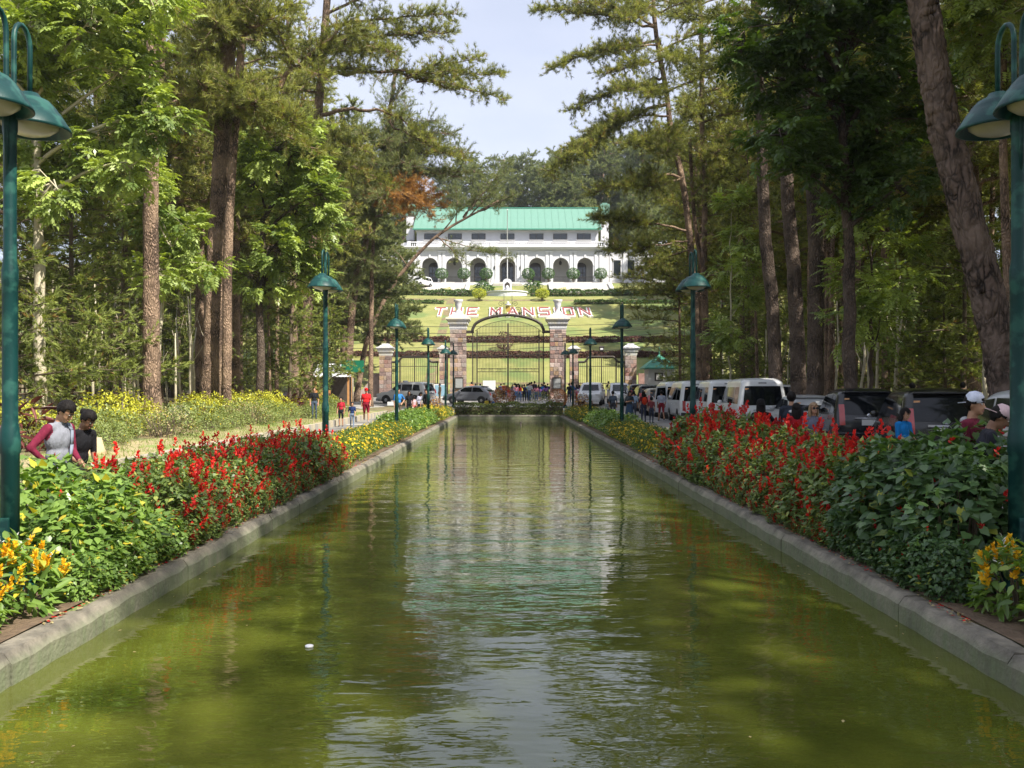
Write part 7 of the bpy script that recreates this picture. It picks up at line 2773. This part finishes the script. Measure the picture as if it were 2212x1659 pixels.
# crowd before the gate: a few builds, copied with their own clothes
crowd = [person('visitor', 1.66, (0, 80, 0), 0, (0.1, 0.1, 0.2), (0.05, 0.07, 0.12), voxel=0.024, arms=('hold', 'up')),
         person('visitor', 1.58, (0, 80, 0), 0, (0.1, 0.1, 0.2), (0.05, 0.07, 0.12), voxel=0.024, hair='long', arms=('down', 'hip')),
         person('visitor', 1.68, (0, 80, 0), 0, (0.1, 0.1, 0.2), (0.05, 0.07, 0.12), voxel=0.024, legs='walk', arms=('swing', 'swingf')),
         person('visitor', 1.28, (0, 80, 0), 0, (0.1, 0.1, 0.2), (0.05, 0.07, 0.12), voxel=0.022, shorts=True, child=True)]
ucr = [[], [], [], []]
NAMED = {'red': (0.60, 0.03, 0.03), 'pink': (0.75, 0.28, 0.36), 'navy': (0.02, 0.03, 0.09), 'black': (0.012, 0.012, 0.014), 'white': (0.72, 0.72, 0.72), 'blue': (0.03, 0.16, 0.48), 'teal': (0.03, 0.35, 0.45),
         'yellow': (0.70, 0.55, 0.08), 'grey': (0.25, 0.26, 0.28), 'maroon': (0.18, 0.03, 0.05), 'violet': (0.25, 0.12, 0.35), 'orange': (0.75, 0.20, 0.05), 'denim': (0.08, 0.15, 0.30), 'khaki': (0.36, 0.30, 0.20)}
# (x in gate crop, distance, build, shirt, trousers, facing degrees, place words)
CROWD = [(520, 86, 2, 'orange', 'navy', 180, 'left end of the main gate'), (572, 85, 0, 'grey', 'black', 175, 'behind the grey hatchback roof, centre of three'), (635, 86, 1, 'orange', 'denim', 185, 'right of the grey one behind the hatchback'),
         (705, 85.5, 3, 'black', 'navy', 180, 'alone behind the hatchback roof'), (820, 85.5, 1, 'black', 'black', 170, 'left of the white board'), (985, 84, 1, 'maroon', 'denim', 190, 'right of the white board'),
         (1060, 84, 1, 'teal', 'maroon', 30, 'behind the copper bush'), (1105, 78.5, 1, 'pink', 'denim', 200, 'nearest one right of the copper bush'), (1150, 79.5, 1, 'red', 'denim', 150, 'with long hair right of the copper bush'),
         (1210, 80, 0, 'navy', 'black', 180, 'lifting a phone before the gate'), (1245, 85, 0, 'yellow', 'denim', 180, 'tall one close to the gate bars'), (1280, 79, 2, 'white', 'denim', 175, 'walking right of the phone taker'),
         (1330, 82, 1, 'black', 'grey', 180, 'right of the walker'), (1345, 86, 2, 'navy', 'black', 180, 'near the right gate leaf'), (1395, 85, 1, 'navy', 'violet', 180, 'second near the right gate leaf'),
         (1415, 82, 3, 'violet', 'denim', 190, 'before the right gate leaf'), (1470, 86, 2, 'black', 'navy', 180, 'at the foot of the right pillar, left'), (1515, 86, 0, 'navy', 'black', 180, 'at the foot of the right pillar, right'),
         (1010, 78.5, 3, 'red', 'pink', 30, 'at the foot of the copper bush'), (40, 84.5, 1, 'yellow', 'denim', 160, 'behind the left side gate'),
         (760, 86, 1, 'violet', 'black', 180, 'just left of the white board'), (905, 86, 0, 'blue', 'black', 180, 'right over the white board'), (945, 85, 2, 'red', 'black', 170, 'left of the gate centre'),
         (1085, 82, 2, 'grey', 'denim', 180, 'second row right of the copper bush'), (1130, 84, 0, 'black', 'denim', 175, 'third row right of the copper bush'), (1180, 83, 1, 'yellow', 'navy', 185, 'behind the one lifting a phone'),
         (1265, 82, 1, 'teal', 'black', 180, 'left of the walker'), (1305, 84, 2, 'maroon', 'black', 180, 'right of the tall one by the bars'), (1365, 80, 1, 'pink', 'denim', 190, 'nearest before the right gate leaf'),
         (1440, 84, 0, 'blue', 'black', 180, 'between the right leaf and pillar'), (1490, 82, 1, 'violet', 'black', 180, 'nearest at the right pillar foot'), (1045, 80, 3, 'blue', 'white', 170, 'small, beside the copper bush')]
for k, (u, y, b, c1, c2, deg, words) in enumerate(CROWD):
    x = ((1700 + u / 3.318) * 0.5486 - VPX) / FPX * y
    o = put(crowd[b], ucr[b], (x, y, ground_z(0, y) + 0.012), D2R(deg), crowd[b].scale[0] * rt.uniform(0.95, 1.05))
    tag(o, '%s in %s and %s %s, %s' % (('visitor', 'long haired visitor', 'visitor', 'child')[b], c1, c2, 'shorts' if b == 3 else 'trousers', words), 'person', 'visitors before the gate')
    for i, c in ((1, c1), (2, c2), (4, c1)):
        o.material_slots[i].link = 'OBJECT'
        o.material_slots[i].material = cloth(NAMED[c], c)
CROWD2 = [(170, 76, 2, 'black', 'navy', 170, 'left end of the group by the right pillar'), (215, 76.5, 2, 'blue', 'denim', 180, 'in bright blue by the right pillar'), (295, 78, 1, 'navy', 'black', 190, 'behind the one in bright blue'),
          (340, 84, 1, 'maroon', 'black', 180, 'near the right side gate bars'), (380, 78, 1, 'violet', 'denim', 175, 'in the middle of the right group'), (400, 76, 1, 'white', 'navy', 185, 'with a bag right of the group'),
          (310, 75.5, 3, 'pink', 'red', 180, 'in the right group'), (510, 85, 1, 'black', 'black', 180, 'at the right side gate, first'), (600, 85, 0, 'khaki', 'black', 180, 'at the right side gate, second'),
          (625, 84, 1, 'white', 'navy', 180, 'at the right side gate, third'), (815, 86, 2, 'black', 'navy', 180, 'behind the roof rack, first'), (850, 85.5, 1, 'teal', 'black', 180, 'behind the roof rack, second'),
          (905, 86, 0, 'black', 'grey', 180, 'behind the roof rack, third'), (950, 86, 2, 'navy', 'black', 180, 'behind the roof rack, fourth'), (1005, 85.5, 1, 'grey', 'denim', 180, 'behind the roof rack, fifth'),
          (1190, 80, 0, 'white', 'black', 180, 'in front of the right small pillar'), (1590, 68, 2, 'red', 'red', 180, 'red topped before the guard house')]
for k, (u, y, b, c1, c2, deg, words) in enumerate(CROWD2):
    x = ((2200 + u / 4.148) * 0.5486 - VPX) / FPX * y
    o = put(crowd[b], ucr[b], (x, y, ground_z(x, y) + 0.012), D2R(deg), crowd[b].scale[0] * rt.uniform(0.96, 1.04))
    tag(o, '%s in %s and %s %s, %s' % (('visitor', 'long haired visitor', 'visitor', 'child')[b], c1, c2, 'shorts' if b == 3 else 'trousers', words), 'person', 'visitors before the gate')
    for i, c in ((1, c1), (2, c2), (4, c1)):
        o.material_slots[i].link = 'OBJECT'
        o.material_slots[i].material = cloth(NAMED[c], c)


# ------------------------------------------------------------------ small things
def at_ground(px, Z):
    x = (px - VPX) / FPX * Z
    return Vector((x, Z, ground_z(x, Z)))


M['bamboo'] = noise_mat('bamboo', (0.26, 0.20, 0.12), (0.42, 0.34, 0.22), 6, 0.8, 0.2, 30)
fence = tag(empty('picket_fence', (-14.6, 23.5, ground_z(-14.6, 23.5))), 'weathered grey brown picket fence behind the left conifers', 'fence')
for i in range(46):
    p_ = MB()
    p_.tube([(0, 0, -0.1), (rt.uniform(-0.02, 0.02), 0, rt.uniform(1.1, 1.35))], [0.035, 0.03], 6)
    p_.build('picket', M['bamboo'], fence, True, (rt.uniform(-0.03, 0.03) - 0.0 - i * 0.01, -5.0 + 0.24 * i, 0))
for z in (0.4, 1.0):
    p_ = MB()
    p_.tube([(0.04, -5.1, z), (-0.42, 6.2, z + 0.03)], 0.03, 6)
    p_.build('rail', M['bamboo'], fence, True)

M['cut_wood'] = noise_mat('cut_wood', (0.50, 0.36, 0.20), (0.66, 0.50, 0.30), 8, 0.85, 0.3, 30)
st = tag(empty('tree_stump', tuple(at_ground(178, 19.0))), 'pale cut tree stump on the left verge', 'stump')
s_ = MB()
s_.lathe([(0.50, -0.1), (0.42, 0.10), (0.36, 0.34)], 18)
s_.v = [(x * (1 + 0.06 * math.sin(3 * math.atan2(y, x))), y * (1 + 0.06 * math.sin(3 * math.atan2(y, x))), z) for x, y, z in s_.v]
s_.build('trunk', M['cut_wood'], st, True)
s_ = MB()
s_.lathe([(0.34, 0.345), (0.02, 0.36)], 18)
s_.build('cut_face', M['pale_bark'], st)
rk_ = MB()
rk_.ball((0, 0, 0.2), (0.42, 0.38, 0.42), 14, 10)
rk_.v = [(x * (1 + 0.12 * math.sin(4 * y + 3 * z)), y * (1 + 0.1 * math.sin(5 * x)), z * (1 + 0.1 * math.sin(6 * x + 2 * y))) for x, y, z in rk_.v]
M['rock'] = noise_mat('rock', (0.16, 0.15, 0.14), (0.30, 0.28, 0.26), 5, 0.9, 0.6, 12)
tag(rk_.build('boulder', M['rock'], None, True, tuple(at_ground(440, 30) + Vector((-0.9, 0, 0.1)))), 'grey boulder between thin saplings on the left', 'boulder')

# kiosk with white sheet roof
M['white_sheet'] = noise_mat('white_sheet', (0.70, 0.72, 0.78), (0.82, 0.83, 0.88), 2, 0.5)
M['orange_wood'] = noise_mat('orange_wood', (0.42, 0.20, 0.07), (0.55, 0.28, 0.11), 6, 0.7)
ks = tag(empty('kiosk', tuple(at_ground(722, 60.0))), 'small brown kiosk with a white corrugated roof on the left', 'kiosk')
for i in range(22):
    p_ = MB()
    p_.box((0, 0, 0), (0.10, 2.3, 0.03), 0, D2R(24))
    p_.build('roof_sheet', M['white_sheet'], ks, False, (-1.26 + 0.12 * i, 0, 2.45 + (0.02 if i % 2 else 0)))
for x in (-1.1, 1.1):
    for y in (-0.8, 0.8):
        p_ = MB()
        p_.box((x, y, 1.1), (0.12, 0.12, 2.2 + (0.6 if y > 0 else 0)))
        p_.build('post', M['orange_wood'], ks)
p_ = MB()
p_.box((-0.05, 0.85, 1.0), (2.1, 0.06, 2.0))
p_.build('back_wall', M['dark_wood'], ks)
p_ = MB()
p_.box((-0.6, -0.75, 0.55), (1.0, 0.06, 1.1))
p_.build('counter', M['orange_wood'], ks)
M['sign_green'] = plain('sign_green', (0.01, 0.16, 0.09), 0.4)
sg = tag(empty('road_sign', tuple(at_ground(762, 58.0))), 'green two panel sign board on a post beside the kiosk', 'sign')
p_ = MB()
p_.tube([(0, 0, 0), (0, 0, 3.25)], 0.04, 8)
p_.build('post', M['concrete'], sg, True)
for x in (-0.38, 0.38):
    p_ = MB()
    p_.box((x, -0.06, 2.75), (0.74, 0.05, 0.78))
    p_.build('panel', M['sign_green'], sg)
# white boards
M['board_blue'] = plain('board_blue', (0.25, 0.42, 0.55), 0.5)
bd = tag(empty('notice_board', tuple(at_ground(965, 80.0) + Vector((-0.6, 0, 0)))), 'white framed blue notice board beside the white taxi', 'sign')
p_ = MB()
p_.box((0, 0, 0.95), (1.15, 0.06, 1.3))
p_.build('frame', M['white_trim'], bd)
p_ = MB()
p_.box((0, -0.04, 1.0), (0.9, 0.03, 1.0))
p_.build('panel', M['board_blue'], bd)
for x in (-0.5, 0.5):
    p_ = MB()
    p_.box((x, 0, 0.18), (0.06, 0.06, 0.4))
    p_.build('leg', M['white_trim'], bd)
bd = tag(empty('notice_board', (-1.9, 83.6, ground_z(0, 83.6))), 'grey white notice board before the main gate', 'sign')
p_ = MB()
p_.box((0, 0, 1.45), (1.2, 0.06, 0.9))
p_.build('panel', M['white_trim'], bd)
for x in (-0.5, 0.5):
    p_ = MB()
    p_.box((x, 0, 0.5), (0.07, 0.07, 1.05))
    p_.build('leg', M['white_trim'], bd)
for x, y, lab in ((-6.5, 52.0, 'white barrier post between the man in red and the white taxi'),):
    bb = tag(empty('barrier', (x, y, ground_z(x, y))), lab, 'barrier')
    p_ = MB()
    p_.box((0, 0, 0.55), (0.10, 0.10, 1.1))
    p_.build('post', M['white_trim'], bb)
    p_ = MB()
    p_.box((-0.35, 0, 0.85), (0.7, 0.05, 0.22))
    p_.build('board', M['white_trim'], bb)
cap_ = MB()
cap_.lathe([(0.028, 0), (0.032, 0.004), (0.032, 0.014), (0.024, 0.018)], 16)
cz = at(668, 1395, 6.68)
tag(cap_.build('bottle_cap', M['white_trim'], None, True, (cz.x, 6.68, -0.216)), 'small white bottle cap floating on the pool', 'bottle cap')
tp_ = MB()
tp_.tube([(0, 0, -0.5), (0, 0, 0.16)], 0.055, 10)
tag(tp_.build('water_spout', M['iron'], None, True, (0.62, 47.5, -0.205)), 'short dark spout standing in the pool near its far end', 'spout')


# ------------------------------------------------------------------ thin haze in the air
hz = MB()
hz.box((0, 141, 32), (512, 420, 70))
hm_ = bpy.data.materials.new('haze')
hm_.use_nodes = True
hn, hl = hm_.node_tree.nodes, hm_.node_tree.links
hn.clear()
ho = hn.new('ShaderNodeOutputMaterial')
hv = hn.new('ShaderNodeVolumePrincipled')
hv.inputs['Color'].default_value = (0.86, 0.92, 1.0, 1)
hv.inputs['Density'].default_value = 0.00026
hv.inputs['Anisotropy'].default_value = 0.2
hl.new(hv.outputs['Volume'], ho.inputs['Volume'])
haze = hz.build('haze', hm_)
tag(haze, 'thin pale haze in the air', 'haze', kind='stuff')
